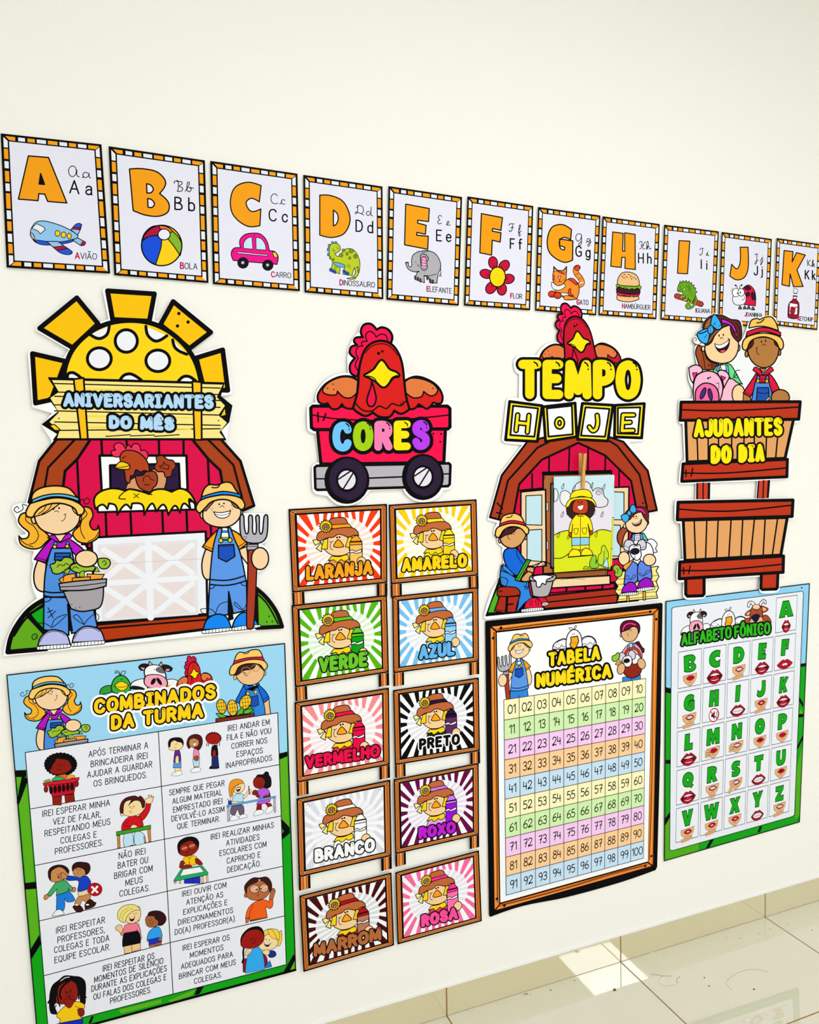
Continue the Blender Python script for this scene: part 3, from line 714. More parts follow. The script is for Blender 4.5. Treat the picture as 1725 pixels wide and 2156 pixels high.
    a.f('a8a2ab', '535,1418* 700,1395 968,1375* 963,1440* 800,1475 550,1480*', 13); a.l('545,1448 700,1440 962,1408', 8); a.d('652,1605,5 725,1630,5 685,1640,5')
    a.part('hand', g); a.e('skin', 785, 1190, 100, 76, 13)
    if half: return g
    s = a.part('shoes', g)
    for dx, dy in ((0, 0), (312, -32)):
        q = a.over(lambda u, v, dx=dx, dy=dy: (u + dx, v + dy)); q.cur = s
        q.f('bcbff2', '345,1985* 370,1905 440,1845 520,1840 600,1875 638,1970*', 13); q.l('365,1945 420,1870 520,1852 590,1885', 6)
        q.f('white', '340,1990 636,1968 640,1985 632,1998 345,2020 334,2008', 7)
        for k in range(9): q.l('!%d,%d %d,%d' % (362 + k * 31, 1989 - k * 2.3, 360 + k * 31, 2016 - k * 2.3), 5)
    return g

def boy(a, half=False, hand=1):
    """boy in overalls with a pitchfork (frame of the birthday sign)"""
    g = a.part('printed_boy', label='smiling boy in a straw hat, orange shirt and blue overalls holding a pitchfork')
    a.f('skin', '575,1105* 542,1220 545,1320 570,1372 610,1382* 650,1130*', 13)
    a.f('skin', '870,1110* 950,1080* 960,1245* 900,1170', 12)
    sh = a.part('shirt', g)
    a.f('f8a41c', '690,925* 610,1000 545,1085* 635,1130* 700,1000', 13); a.l('!552,1068 640,1105', 7)
    a.f('f8a41c', '800,925* 880,970 952,1055* 880,1110* 820,1010*', 13); a.l('!945,1035 870,1085', 7)
    a.f('white', '!700,915 790,915 800,1030 690,1030', 0); a.f('1e88e5', '!715,935 775,935 775,955 715,955', 4); a.f('76b82a', '!715,995 780,995 785,1025 715,1025', 4)
    ov = a.part('overalls', g)
    if not half:
        a.f('5b97ec', '!610,1420 945,1390 950,1660 825,1690 783,1490 780,1700 595,1715', 14)
        a.f('K', '!783,1485 778,1760 830,1740')
        a.l('612,1465 645,1455 660,1435', 8); a.l('890,1405 910,1432 945,1435', 8); a.l('665,1690 700,1610 780,1580', 7); a.l('665,1690 620,1650 530,1650 545,1685 600,1690', 7); a.l('910,1655 840,1585 835,1610 910,1655 945,1600', 7)
    a.f('5b97ec', '690,915* 640,1100 610,1425* 780,1432 940,1392* 885,1130 830,1000 800,910* 775,912* 792,1020* 708,1022* 722,915*', 13)
    a.l('612,1380 780,1386 930,1345', 13)
    a.f('1a4fbf', '!690,1068 828,1062 840,1170 762,1220 690,1185', 12); a.l('!690,1080 825,1075', 5)
    a.e('ffcf1d', 712, 1027, 19, 20, 9); a.e('ffcf1d', 795, 1023, 19, 20, 9)
    a.use(g)
    a.e('skin', 540, 795, 16, 30, 11); a.e('skin', 895, 775, 16, 30, 11)
    a.f('skin', '548,780 560,845 620,888 700,905 780,900 850,860 890,800 892,740 870,690 700,650 590,700', 13)
    a.d('697,697,8 740,690,8 620,740,4 640,735,4 635,755,4 805,710,4 825,720,4 815,740,4'); a.l('705,722 722,712 740,722', 6)
    a.f('white', '650,768* 720,772 797,757* 787,798 750,820 700,820 665,800', 8); a.l('660,785 720,798 790,778', 5); a.l('!642,768 660,765', 6); a.l('!795,745 803,762', 6)
    hr = a.part('hair', g)
    a.f('a5604a', '555,750* 580,700 660,660* 610,720 575,760*', 9); a.part('hair', g); a.f('a5604a', '805,675* 860,690 888,735* 850,730 825,710', 9)
    h = a.part('straw_hat', g)
    a.f('fdcb6b', '535,645* 560,560 605,520 680,522 750,497 805,505 850,570 888,620* 720,590', 14); a.l('630,545 680,545 700,525', 11)
    a.f('1e86ea', '525,660* 540,630* 640,598 740,580 892,608* 890,640* 740,610 640,625', 11)
    a.f('fdcb6b', '490,712 530,660 640,625 760,612 890,640 930,700 912,742 880,738* 850,700 780,660 700,655 620,680 570,730 520,775 490,750', 14)
    if not half:
        s = a.part('shoes', g)
        a.f('0f86f6', '552,1838* 590,1740 680,1695 760,1720 805,1820*', 13); a.f('0f86f6', '815,1815* 850,1730 920,1678 1000,1720 1060,1800*', 13)
        for p, n, x0, x1, y0, y1 in (('545,1845 805,1818 808,1842 550,1872 540,1860', 8, 575, 790, 1842, 1820), ('815,1818 1065,1790 1070,1812 822,1845', 8, 838, 1050, 1816, 1796)):
            a.f('white', p, 7)
            for k in range(n): x = x0 + (x1 - x0) * k / (n - 1); y = y0 + (y1 - y0) * k / (n - 1); a.l('!%f,%f %f,%f' % (x, y, x - 2, y + 26), 5)
    f = a.part('pitchfork', g)
    a.f('a93a22', '960,1110* 1042,1110* 1030,1480 1008,1810 980,1832 948,1815 955,1400', 12)
    a.f('b4b0bd', '!950,1060 1050,1060 1046,1110 948,1114', 11); a.l('!950,1080 1048,1080', 6)
    a.f('b4b0bd', '888,805 905,790 920,805 925,900 940,962 957,962 965,900 965,810 980,795 998,808 1000,940 1012,968 1030,960 1035,890 1030,810 1045,795 1060,808 1062,940 1075,968 1090,950 1105,810 1122,792 1138,808 1130,980 1100,1030 1050,1050 960,1045 910,1010 890,960', 13)
    a.d('922,992,5 943,992,5 938,1008,5')
    a.part('hand', g); a.e('skin', 1068, 1190, 78, 100, 13)
    return g

# ------------------------------------------------------------------ birthday barn sign
B1, B2, B3 = crop(0, 590, 2.7823), crop(0, 900, 4.3129), crop(300, 900, 4.3125)
ol = (cv(B2, '28,2080* 45,1960 120,1780 220,1650 335,1552* 290,1440 285,1330 300,1240 285,1205* 305,1125* 200,1090 150,1030 162,980 232,965 160,890 150,840 125,780 105,740 130,700 235,685* 300,440* 335,300* 465,150*')
      + cv(B1, '298,935* 262,880 240,850* 305,780* 190,745* 162,425* 178,412* 372,452* 402,408* 210,295* 210,280* 448,82* 575,248* 635,228* 600,60* 612,46* 915,62* 925,75* 905,232* 930,240* 1005,112* 1020,105* 1262,298* 1122,400* 1140,432* 1305,388* 1320,392* 1364,655* 1352,670* 1285,680* 1370,735* 1348,830* 1345,850* 1330,942*')
      + cv(B3, '745,125* 908,290* 1032,718* 925,762* 905,790* 915,778* 1130,782 1150,800 1145,1010 1080,1062* 1135,1095 1158,1180 1140,1255 1090,1300 1050,1318* 1048,1450* 1150,1560 1250,1700 1288,1815*'))
a = sheet('birthday_barn_sign', 'large barn cutout under a yellow spotted sun reading ANIVERSARIANTES DO MÊS', 'wall sign', ol, IDM, d=.008)
a = a.at(B1)
rr = a.part('sun_rays')
for p in ('!190,430 385,475 300,700 208,720', '!232,282 450,103 575,255 425,395', '!630,62 905,80 875,240 660,230', '!1015,125 1235,305 1110,400 940,260', '!1305,408 1335,645 1195,640 1150,455'): a.f('fcc30f', p, 29)
a.d('1048,195,10 1102,245,10 1040,268,10')
a.part('spotted_sun')
a.f('ffd51a', '372,600* 385,500 430,400 520,310 630,255 755,236 880,250 990,300 1090,390 1150,490 1182,620*', 29)
for x, y, r, q, t in ((582, 460, 70, 64, 0), (740, 356, 65, 66, 0), (925, 472, 70, 63, 0)): a.e('f2f3fc', x, y, r, q, 18, t)
for p in ('528,318* 580,342 625,320 640,268*', '855,270* 868,325 915,357 978,325*', '1012,350* 1030,400 1095,434*', '395,580* 400,548 430,542 478,575*', '705,582* 730,555 770,550 828,585*', '1045,592* 1075,565 1110,565 1152,595*'):
    q = path(p, False); a.f('f2f3fc', q); a.l(q, 18)
a.l('372,600* 385,500 430,400 520,310 630,255 755,236 880,250 990,300 1090,390 1150,490 1182,620*', 29)
b = a.at(B2)
hl_ = b.part('hill')
b.f('62a91e', '70,2040* 100,1900 170,1770 270,1650 400,1565* 420,1850 420,2010*', 44); b.f('12a51c', '!270,1690 400,1600 400,1830 380,1830', 14); b.l('!240,1690 400,1860', 42); b.l('130,1890 250,1720 400,1620', 18)
b.l('340,1910 300,1925 292,1890 325,1875 340,1895 320,1905', 8)
c = a.at(B3); c.cur = hl_; c.f('5fb01f', '1030,1460* 1130,1550 1220,1680 1268,1808* 1040,1820*', 38); c.l('1040,1510 1130,1600 1230,1780', 15); c.d('1150,1715,7 1130,1765,7 1180,1762,7')
b.part('barn_roof')
b.f('a8421a', '!520,100 2000,100 2184,305 2308,710 2170,770 560,700 262,680 355,305', 26)
b.l('!690,100 437,365 392,620', 20); b.l('!1880,100 2120,340 2200,640', 20)
b.part('barn_wall')
b.f('dc0f4d', '!830,95 1735,95 1890,285 2000,390 2050,700 2050,1000 800,1100 560,640 592,395 705,285', 26)
for p in ('!920,100 928,245', '!1148,100 1152,160', '!1442,100 1446,245', '!1666,100 1668,245', '!700,285 720,700', '!1888,285 1900,540', '!960,780 968,990', '!1185,780 1195,980', '!1474,760 1482,965', '!1694,760 1702,955', '!1912,880 1920,980', '!745,1060 800,1060'): b.l(p, 22)
b.part('barn_step')
b.f('b4390f', '!850,1790 1890,1700 1890,1830 900,1950', 26); b.l('!900,1825 1880,1745', 16)
b.part('barn_door')
b.f('eff0fa', '!830,1000 1869,945 1884,1695 868,1775', 22)
D = b.over(homog([(0, 0), (100, 0), (100, 100), (0, 100)], [(890, 1065), (1790, 1020), (1800, 1700), (930, 1760)]))
D.f('e6e3ea', '!0,0 100,0 100,100 0,100')
for x in (4, 54):
    for y in (4, 54):
        D.f('e9dcdf', '!%d,%d %d,%d %d,%d %d,%d' % (x, y, x + 42, y, x + 42, y + 42, x, y + 42))
        D.l('!%d,%d %d,%d' % (x + 2, y + 3, x + 40, y + 39), 7, 'f1f2fb'); D.l('!%d,%d %d,%d' % (x + 40, y + 3, x + 2, y + 39), 7, 'f1f2fb')
for p in ('!50,0 50,100', '!0,50 100,50'): D.l(p, 7, 'f1f2fb')
b.l('!1000,1240 1870,1190', 2, '9a9aa4')
b.part('barn_window')
b.f('white', '!905,255 1694,255 1704,565 925,595', 24)
b.f('2c1740', '!1000,345 1624,330 1634,570 1005,590', 24); b.d('1589,430,9')
ch = b.part('hen')
b.f('da9a6c', '1140,570* 1180,480 1300,425 1440,370 1512,440 1480,590*', 10)
b.f('a4401f', '1425,315 1420,268 1475,255 1520,290 1570,300 1597,350 1565,395 1555,440 1505,450 1485,405 1430,400 1402,360', 11)
b.l('1470,375 1450,350 1480,345 1485,315 1510,340 1535,345 1525,380', 7); b.l('1480,365 1510,378 1535,372', 7)
b.f('f0335c', '1090,268* 1030,262 1008,220 1050,205* 1035,165 1075,138 1115,155 1142,195* 1165,158 1192,185* 1215,150 1260,155 1280,210* 1320,210 1345,250 1330,295* 1260,250 1190,230 1110,240', 10)
b.f('b2441d', '1090,268 1110,225 1160,207 1240,220 1310,270 1350,340 1355,410* 1310,390 1280,405 1235,385 1215,430 1185,440* 1175,505 1145,490 1130,400 1100,330', 11)
b.f('a4401f', '1228,440* 1300,430 1320,405* 1400,400 1430,450 1420,520 1385,555 1375,585 1330,580 1260,540', 11); b.l('1300,490 1310,450 1350,440 1370,470 1400,480', 7); b.l('1310,520 1360,520', 7)
b.f('f7c81b', '1040,368* 1090,312 1150,322 1182,350* 1170,378 1100,380', 10); b.l('1042,368 1110,360 1175,350', 7); b.d('1120,275,8 1140,264,6')
b.part('straw_nest')
b.f('white', '!880,690 1770,670 1775,745 890,770', 20)
b.f('f8d90f', '868,740* 855,650 900,590 1000,555 1090,560* 1140,575* 1180,560 1280,580 1355,605* 1394,570 1480,560 1560,585* 1640,555 1720,590 1780,690* 1775,700* 1720,650 1730,740* 1670,690 1634,775* 1590,710 1530,795* 1485,700 1420,765* 1380,690 1310,795* 1290,700 1200,690* 1190,740* 1140,700 1065,795* 1050,710 990,690* 975,740* 930,700', 18)
b.l('1140,575 1080,640 1140,650', 10); b.l('1355,605 1380,610', 10); b.l('!1215,600 1260,640', 7); b.l('!1262,602 1215,640', 7)
a.part('wooden_board')
a.f('K', '!285,572 1312,602 1290,680 1358,735 1340,830 1292,880 1322,935 315,935 340,900 250,845 345,770 285,690 340,655', 8)
a.f('fbe68c', '!305,585 1305,612 1270,685 1318,735 1280,790 1330,835 1285,890 1312,925 335,925 350,880 290,830 345,775 295,690 345,655')
a.f('fbd117', '!1318,745 1325,790 1290,800', 6); a.f('fbd117', '!290,850 320,845 352,875 330,888', 6)
for y0, y1 in ((605, 632), (655, 670), (680, 705), (730, 745), (765, 790), (830, 850), (880, 870)): a.l('!320,%d 1290,%d' % (y0, y1), 7)
for y0, y1 in ((632, 655), (790, 810), (855, 875)): a.f('fdd94a', '!500,%d 1120,%d 1120,%d 500,%d' % (y0, y1 - 6, y1, y0 + 12))
for p in ('620,915 765,905', '765,912 905,907', '905,915 1050,905'): a.l('!' + p, 6)
a.d('345,810,4 1280,822,4')
for p in ('!432,580 490,572 515,930 472,932', '!1127,592 1180,597 1182,935 1140,935'): a.f('fcc21b', p, 11)
a.part('title_lettering')
text(a, 'ANIVERSARIANTES', (370, 742), (1252, 755), (0, -84), 11.5, 'b3d9fa', out=15, serif=True, hl=True, gap=.02)
text(a, 'DO MÊS', (637, 870), (1022, 882), (0, -80), 12.5, 'b3d9fa', out=15, serif=True, hl=True, gap=.05)
girl(b); boy(c)
a.done()
# ------------------------------------------------------------------ rooster shared by three signs (frame of the wagon sign)
C1 = crop(620, 660, 4.7917)
def rooster(a, label='red rooster with orange wings', red='d9201f'):
    g = a.part('printed_rooster', label=label)
    wg = a.part('wing', g)
    a.f(red, '245,890 235,830 270,760 330,700 450,642 560,635 640,670* 635,800 600,960* 520,955 480,915* 440,960 380,962 335,905* 290,915', 22)
    a.f('e27a42', '287,760* 340,700 450,648 560,642 640,680* 630,800* 570,850 500,845 435,785* 420,820 340,820 290,795', 15)
    a.d('390,714,7 335,754,7 398,767,7')
    wg = a.part('wing', g)
    a.f(red, '1110,680* 1220,637 1330,660 1440,730 1495,830 1480,905 1400,900* 1340,962 1280,930 1255,915* 1210,960 1160,965* 1120,850', 22)
    a.f('e27a42', '1115,690* 1180,652 1300,665 1400,710 1447,770 1420,820 1370,830 1305,787* 1280,840 1200,850 1125,800*', 15)
    a.d('1397,755,7')
    cm = a.part('comb', g)
    a.f('f0124f', '640,640* 570,600 562,520 612,450* 560,400 572,340 632,320* 602,280 620,245 690,240* 670,180 700,115 770,105 832,165* 880,140 950,165 988,230 975,298* 880,290 780,330 700,400 660,520', 24)
    a.l('635,570 615,520 645,450* 620,390 640,340 690,330* 680,290 735,280* 720,220 755,180 800,200 825,240* 870,210 920,220 940,270', 12)
    a.use(g)
    a.f(red, '650,600 670,480 710,370 780,300 880,275 980,310 1050,400 1090,520 1110,700 1130,850 1162,965* 1080,1012 1008,980* 960,1042 860,1042 790,998* 720,1035 640,1000 590,955* 630,820 645,700', 24)
    a.l('715,400 780,330 880,305 960,330 1040,420', 10); a.l('620,910 700,980 790,980 855,935 930,960 985,910 1060,930 1125,885', 14); a.l('!1072,900 1080,940', 9); a.l('!1095,885 1103,925', 9)
    wt = a.part('wattle', g)
    a.f('ea1048', '780,680* 810,780 825,860 800,930 755,935 732,880 752,800 775,730', 17)
    bk = a.part('beak', g)
    a.f('ffe00f', '702,625 740,600 800,560 850,490 880,468 910,490 960,560 1030,590 1060,620 1050,640* 1000,650 960,700 920,742 880,742 820,690 760,655', 22)
    a.l('735,630 800,650 830,690', 11); a.l('1040,625 990,645 960,690', 11)
    a.use(g); a.d('850,402,16 888,384,13')
    return g

ol = '130,940 155,920* 218,890* 208,850 240,760 330,660 460,603 542,600* 533,440 545,390 535,380 560,320 600,240 645,190 660,130 700,90 760,78 830,105 870,122 940,140 1000,210 1008,270 1060,340 1108,440 1125,602* 1190,612 1300,620 1400,670 1490,750 1522,830 1508,890* 1560,895 1603,930 1608,1140 1592,1172 1560,1190* 1530,1480* 1590,1495 1605,1540 1600,1720 1572,1770 1510,1780* 1480,1830 1420,1880 1320,1903 1220,1890 1130,1830 1095,1772* 765,1785* 700,1860 620,1920 520,1942 420,1920 330,1840* 220,1822 185,1790 178,1550 200,1520 248,1500* 215,1212* 150,1192 130,1150'
a = sheet('colour_wagon_sign', 'red hen in a red wagon cutout with the word CORES in coloured letters', 'wall sign', ol, C1, d=.008)
w = a.part('wagon', label='red wagon on grey chassis')
a.f('f5114d', '!232,1170 1525,1165 1508,1505 268,1520', 34)
a.part('chassis', w)
a.f('b7b3bd', '!205,1555 225,1537 1560,1512 1575,1530 1568,1722 1550,1742 232,1780 212,1765', 28); a.l('!205,1668 320,1668', 15); a.l('!740,1662 1090,1648', 16); a.l('!1490,1620 1560,1618', 14)
for cx, cy, rx, ry in ((530, 1682, 228, 240), (1297, 1650, 212, 234)):
    h = a.part('wheel', w)
    a.e('K', cx, cy, rx, ry); a.e('2b1d38', cx + 10, cy - 8, rx - 35, ry - 30); a.l([(cx - rx * .8 * math.cos(t / 10) , cy + ry * .8 * math.sin(t / 10)) for t in range(-4, 16)], 9)
    a.e('K', cx, cy, 110, 120); a.e('e6e1ee', cx, cy - 2, 88, 95)
    a.l('!%d,%d %d,%d' % (cx - 85, cy - 10, cx + 35, cy - 90), 15); a.l('!%d,%d %d,%d' % (cx - 38, cy + 90, cx + 65, cy - 75), 15)
a.part('rim', w)
a.f('f5114d', '!165,955 185,935 1545,935 1570,960 1570,1145 1550,1165 200,1172 172,1150', 34)
a.l('175,1022 400,1060 800,1078 1200,1060 1555,1025', 14); a.l('!237,1000 240,1090', 17); a.l('!317,1012 292,1080', 17); a.d('1402,1213,10 1480,1215,10 1473,1295,10')
rooster(a)
a.part('title_lettering')
text(a, 'CORES', (386, 1394), (1366, 1374), (0, -300), 39, out=36, cols=['6fc3ff', 'a3cf14', 'fb7fb8', 'ffe30f', 'b73df2'], serif=True, hl=True, gap=.06)
a.done()

# ------------------------------------------------------------------ ten colour cards in two ladders
S1, S2, V1, V2, V3, V4 = crop(600, 1040, 5.3913), crop(810, 1040, 5.3909), crop(610, 1410, 6.739), crop(610, 1720, 6.339), crop(820, 1380, 6.738), crop(820, 1680, 6.738)
SRC = [(40, 172), (1160, 112), (1165, 1010), (82, 1122)]
def scarecrow(a, c1, c2, cs):
    g = a.part('printed_scarecrow', label='scarecrow with a round orange nose')
    a.f(cs, '505,765* 560,745 590,770 640,745 735,735* 745,830* 485,830*', 9)
    a.f('f8d31a', '530,705* 620,710 710,690 727,740* 672,762 640,742* 585,775 560,748* 490,757*', 9)
    a.f('f7cf9c', '470,505 600,460 710,480* 735,660* 680,690 610,702 540,695 480,660 450,625', 9)
    a.d('592,494,11 620,490,11')
    a.f('fba11b', '605,518 645,555 668,595 630,605 585,606 553,595 572,550', 10)
    a.l('508,540 525,545 548,536', 7); a.l('528,545 513,585 520,620 545,633', 7)
    h = a.part('hair', g)
    a.f('fbe98a', '!315,525 375,515 408,545 345,585', 9); a.f('fbe98a', '!355,620 412,552 425,600 415,657', 9); a.f('f8d31a', '!440,520 487,505 482,627 412,622', 9); a.part('hair', g); a.f('f8d31a', '!722,488 765,490 737,607 686,600', 9)
    h = a.part('hat', g)
    a.f('c2683a', '500,310 540,277 620,266 680,275 718,345* 520,365*', 10)
    a.f(c1, '525,350* 620,345 725,338* 768,388* 525,395*', 9)
    a.f('c2683a', '362,490 382,440 440,415 560,395 680,380 770,385 820,420 840,472* 780,470 740,487 700,485 650,465 600,460 550,490 480,500 430,520 400,535 370,525', 10)
    q = []
    for k in range(30):
        t = 2 * math.pi * k / 30; r = 76 if k % 2 else 58; q.append((465 + r * math.cos(t), 367 + r * math.sin(t)))
    a.f('f6d51a', q, 9); a.e('d99a6c', 465, 374, 40, 37, 9)
    for p in ('!430,365 500,360', '!432,385 498,380', '!455,340 450,408', '!475,340 477,408'): a.l(p, 7)
    c = a.part('crayon', g)
    a.f(c2, '!735,545 875,540 880,760 880,830 738,830', 9)
    a.f(c1, '742,540* 775,488 820,474 868,535*', 9); a.f(c1, '!735,548 875,543 875,572 735,580', 9)
    a.f('white', '735,648* 770,635 800,652 830,642 872,626* 870,656* 830,670 800,672 770,660 735,674*', 9)
    a.use(g); a.e('f7cf9c', 870, 770, 52, 56, 9)
COLS = [
 ('LARANJA', 'orange', '607.4,1071.9 815.2,1060.8 816,1227.3 615.2,1248.1', 'ff3c0c fbdfd2 ffa21c fcbf62 e89a5a f7a11b', S1, (240, 985, 998, 915, 165, 19, 14)),
 ('AMARELO', 'yellow', '818.7,1062.6 1003.8,1051.1 1007.6,1211.6 822.6,1230.7', 'ffcf0e fdf4cd ffe61c fbd01a ffe61c fbd317', S2, (195, 886, 935, 830, 155, 19, 14)),
 ('VERDE', 'green', '613.9,1274 815.2,1252.4 819.2,1415.6 621.1,1447.8', '58b80c dcf1d4 5fc91e 0f9c14 8fc84a 6bc42a', S1, (385, 2030, 938, 1955, 172, 20, 14)),
 ('AZUL', 'blue', '825.8,1255.2 1007.6,1235.7 1009.2,1392.6 828.2,1417.8', '78c0f7 e2ebfa 6db4f5 8fd0fa a9cdf2 63b4f2', S2, (390, 1883, 795, 1830, 160, 19, 14)),
 ('VERMELHO', 'red', '620.1,1478.6 819.2,1447.8 821.2,1610.3 624.8,1648.2', 'fb8e98 fbe4ec f5094f e80a45 d5304a e9104c', V1, (220, 1408, 1280, 1235, 180, 22, 17)),
 ('PRETO', 'black', '827.7,1453 1008.5,1426.3 1011,1581.1 831.6,1611.1', '0a0a0a e6e4f5 2a1038 5b2a63 14261e 0a0a0a', V3, (420, 1342, 1000, 1262, 160, 20, 14)),
 ('BRANCO', 'white', '624.4,1681.3 822.2,1641.5 824.9,1802 628.9,1847.5', 'dedef0 eeeefa fafaff fafaff fafaff fafaff', V2, (333, 612, 1137, 452, 180, 22, 15)),
 ('ROXO', 'purple', '828.9,1640.8 1008.2,1605.9 1009.2,1757.9 832.3,1798.7', '6d0a4c e9e0f8 d07bf2 9a0fe0 e0a8ea c01fd6', V4, (413, 588, 942, 490, 170, 23, 16)),
 ('MARROM', 'brown', '630.5,1885.6 824.5,1836.7 830.1,1990.2 638.9,2046.6', '4a0c10 dedde8 b5101c bd7a5c c02a30 b5693a', V2, (320, 1872, 1224, 1640, 180, 22, 15)),
 ('ROSA', 'pink', '832.6,1836.6 1008.8,1790.1 1014.9,1939.3 837.1,1988.7', 'fb6aa5 ece6f8 ff2fa0 ff72b0 e0406a fa4f9f', V4, (450, 1838, 972, 1713, 175, 24, 16)),
]
WD = ['de7d35']
for n_, (word, en, cor, cc, fr, tp) in enumerate(COLS):
    q = [(p[0], p[1]) for p in parse(cor)]; ray, tint, c1, c2, cs, cw = cc.split()
    U = homog([(0, 0), (280, 0), (280, 200), (0, 200)], q)
    last = en in ('brown', 'pink')
    ol = '!0,0 280,0 280,200 0,200' if last else '!0,0 280,0 280,200 280,236 247,236 247,200 34,200 34,234 0,234 0,200'
    a = sheet('colour_card', 'wood framed colour card with a scarecrow and %s crayon reading %s' % (en, word), 'colour card', ol, U, d=.006 + .0012 * [0, 0, 1, 1, 2, 2, 3, 3, 4, 4][n_], group='colour cards in two hanging ladders', part='card')
    a.part('frame')
    a.f('K', '!0,0 280,0 280,200 0,200')
    for k, p in enumerate(('!4.5,4 275.5,4 264,10.5 16,10.5', '!275.5,4 275.5,196 263,187 263,11', '!16,188.5 262,188.5 275.5,196 4.5,196', '!4.5,4 15.5,11 15.5,188 4.5,196')):
        a.f(WD[0] if k % 2 else 'e59350', p)
    for p in ('12,6 90,6.5 160,5.5 268,6', '20,8.8 100,8.2 200,9 262,8', '12,194 100,193 200,194.5 268,193.6', '20,191.5 120,191 190,192 262,190.6'): a.l(p, 1.1, '5a2408')
    for p in ('8,12 7.4,60 8.5,120 8,190', '12,16 12.6,70 11.5,130 12.4,186', '268,12 268.6,70 267.6,120 268,186', '272,10 271.6,70 272.5,130 272,192'): a.l(p, 1.4, '5a2408')
    for p in ('!4,4 16,11', '!276,4 264,11', '!4,196 16,188', '!276,196 263,188'): a.l(p, 1.6)
    a.d('12,8,1.2 8,14,1.2 270,7,1.2 273,14,1.2 10,186,1.2 14,193,1.2 270,186,1.2 264,193,1.2')
    a.part('ray_backdrop')
    a.f('white', '!22,15 258,15 258,185 22,185')
    cx, cy = 140, 96; n = 28
    def hit(t):
        c, s = math.cos(t), math.sin(t); k = min((118 - (cx - 140) * (1 if c > 0 else -1)) / max(abs(c), 1e-6), ((185 - cy) if s > 0 else (cy - 15)) / max(abs(s), 1e-6)); return cx + c * k, cy + s * k
    for k in range(n):
        t0, t1 = 2 * math.pi * (k - .25) / n, 2 * math.pi * (k + .25) / n
        A, B = hit(t0), hit(t1); mid = [A, B]
        for sx in (22, 258):
            for sy in (15, 185):
                tc = math.atan2(sy - cy, sx - cx)
                if any(t0 < tc + w < t1 for w in (0, 2 * math.pi)): mid = [A, (sx, sy), B]
        e = lambda t: (cx + 98 * math.cos(t), cy + 70 * math.sin(t))
        ok = math.hypot(e(t0)[0] - cx, e(t0)[1] - cy) < math.hypot(A[0] - cx, A[1] - cy) - 1
        a.f(tint, [(cx, cy)] + ([e(t0), e(t1)] if ok else mid))
        if ok: a.f(ray, [e(t0)] + mid + [e(t1)])
    dk = '#222222'
    a.d('28,22,1 32,20,1 36,24,1 26,30,1 244,20,1 250,22,1 254,28,1 252,34,1 32,178,1 28,172,1 252,176,1 246,180,1', '2a2a2a')
    if not last:
        for x0, x1, i0, i1 in ((0, 34, 6, 27), (247, 280, 255, 272)):
            a.part('post')
            a.f('K', '!%f,200.2 %f,200.2 %f,234 %f,234' % (x0, x1, x1, x0)); a.f('d97830', '!%f,200.4 %f,200.4 %f,234 %f,234' % (i0, i1, i1, i0))
            m = (i0 + i1) / 2; a.f('eda45e', '!%f,200.6 %f,200.6 %f,234 %f,234' % (m - 1, m + 4, m + 4, m - 1)); a.l('!%f,201 %f,234' % (m - 3, m - 3), 1.2, '5a2408'); a.l('!%f,201 %f,234' % (m + 6, m + 6), 1.2, '5a2408')
    b = a.over(homog(SRC, [(0, 0), (280, 0), (280, 200), (0, 200)]))
    b.cur = None; scarecrow(b, c1, c2, cs)
    t = a.at(fr); t.part('word')
    x0, y0, x1, y1, h, r, o = tp
    if en == 'black': text(t, word, (x0, y0), (x1, y1), (0, -h), r, cw, out=16, oc='white', serif=True, gap=.1)
    else: text(t, word, (x0, y0), (x1, y1), (0, -h), r * 1.1, cw, out=o, serif=True, hl=True, gap=.04)
    a.done()
# ------------------------------------------------------------------ weather barn sign
T1, T2 = crop(1010, 630, 4.4231), crop(1010, 920, 4.4231)
def soles(a, p, n, x0, y0, x1, y1, h=22, w=5):
    a.f('white', p, w + 1)
    for k in range(n):
        x = x0 + (x1 - x0) * k / (n - 1); y = y0 + (y1 - y0) * k / (n - 1); a.l('!%f,%f %f,%f' % (x, y, x - 1, y + h), w)
ol = (cv(T1, '728,380* 735,300 742,230 780,160 820,105 850,68 890,62 935,82 985,86 1022,140 1010,190 1060,260 1066,400* 1130,403 1220,430 1285,490 1305,540* 1400,538 1500,558 1535,640 1528,820 1490,910 1440,955* 1545,955* 1542,1290 1512,1322* 1395,1332*')
   + cv(T2, '1582,300* 1672,690* 1592,712* 1590,780 1570,860* 1620,945 1672,990 1655,1070 1665,1130 1650,1195* 1685,1198* 1660,1240* 1690,1300* 1665,1350* 1685,1400* 1660,1460* 1685,1512* 1480,1540* 60,1702* 38,1680* 70,1550 120,1420 180,1330* 183,1250 222,1150 210,1080 215,1030* 165,980 165,930 130,905 140,850 165,800* 72,772* 185,355* 395,75*')
   + cv(T1, '235,1340* 205,1312* 250,935* 272,920* 365,920* 368,700* 330,665 318,580 350,528* 530,522* 565,465 640,408 742,400*'))
a = sheet('weather_barn_sign', 'barn cutout with a red hen, TEMPO in yellow and HOJE on four blocks', 'wall sign', ol, IDM, d=.006)
a = a.at(T1); b = a.at(T2)
b.part('ground')
b.f('K', '!52,1672 1485,1530 1485,1180 190,1290')
b.f('4fae1e', '75,1640* 100,1560 145,1450 195,1350* 160,1635*', 10)
b.part('barn_roof')
b.f('a83a1e', '!445,45 700,-20 1150,-20 1340,45 1567,315 1652,682 1560,700 330,780 200,775 97,748 207,357', 20)
b.l('!640,50 540,100 265,405 178,765', 18); b.l('!1215,40 1285,85 1490,350 1560,660', 18)
b.l('!165,615 215,668', 14); b.l('!160,705 210,715', 14); b.d('1522,615,9')
b.part('barn_wall')
b.f('d60b48', '!920,55 1170,172 1412,410 1470,720 1290,1430 400,1500 318,720 370,440 580,212', 20)
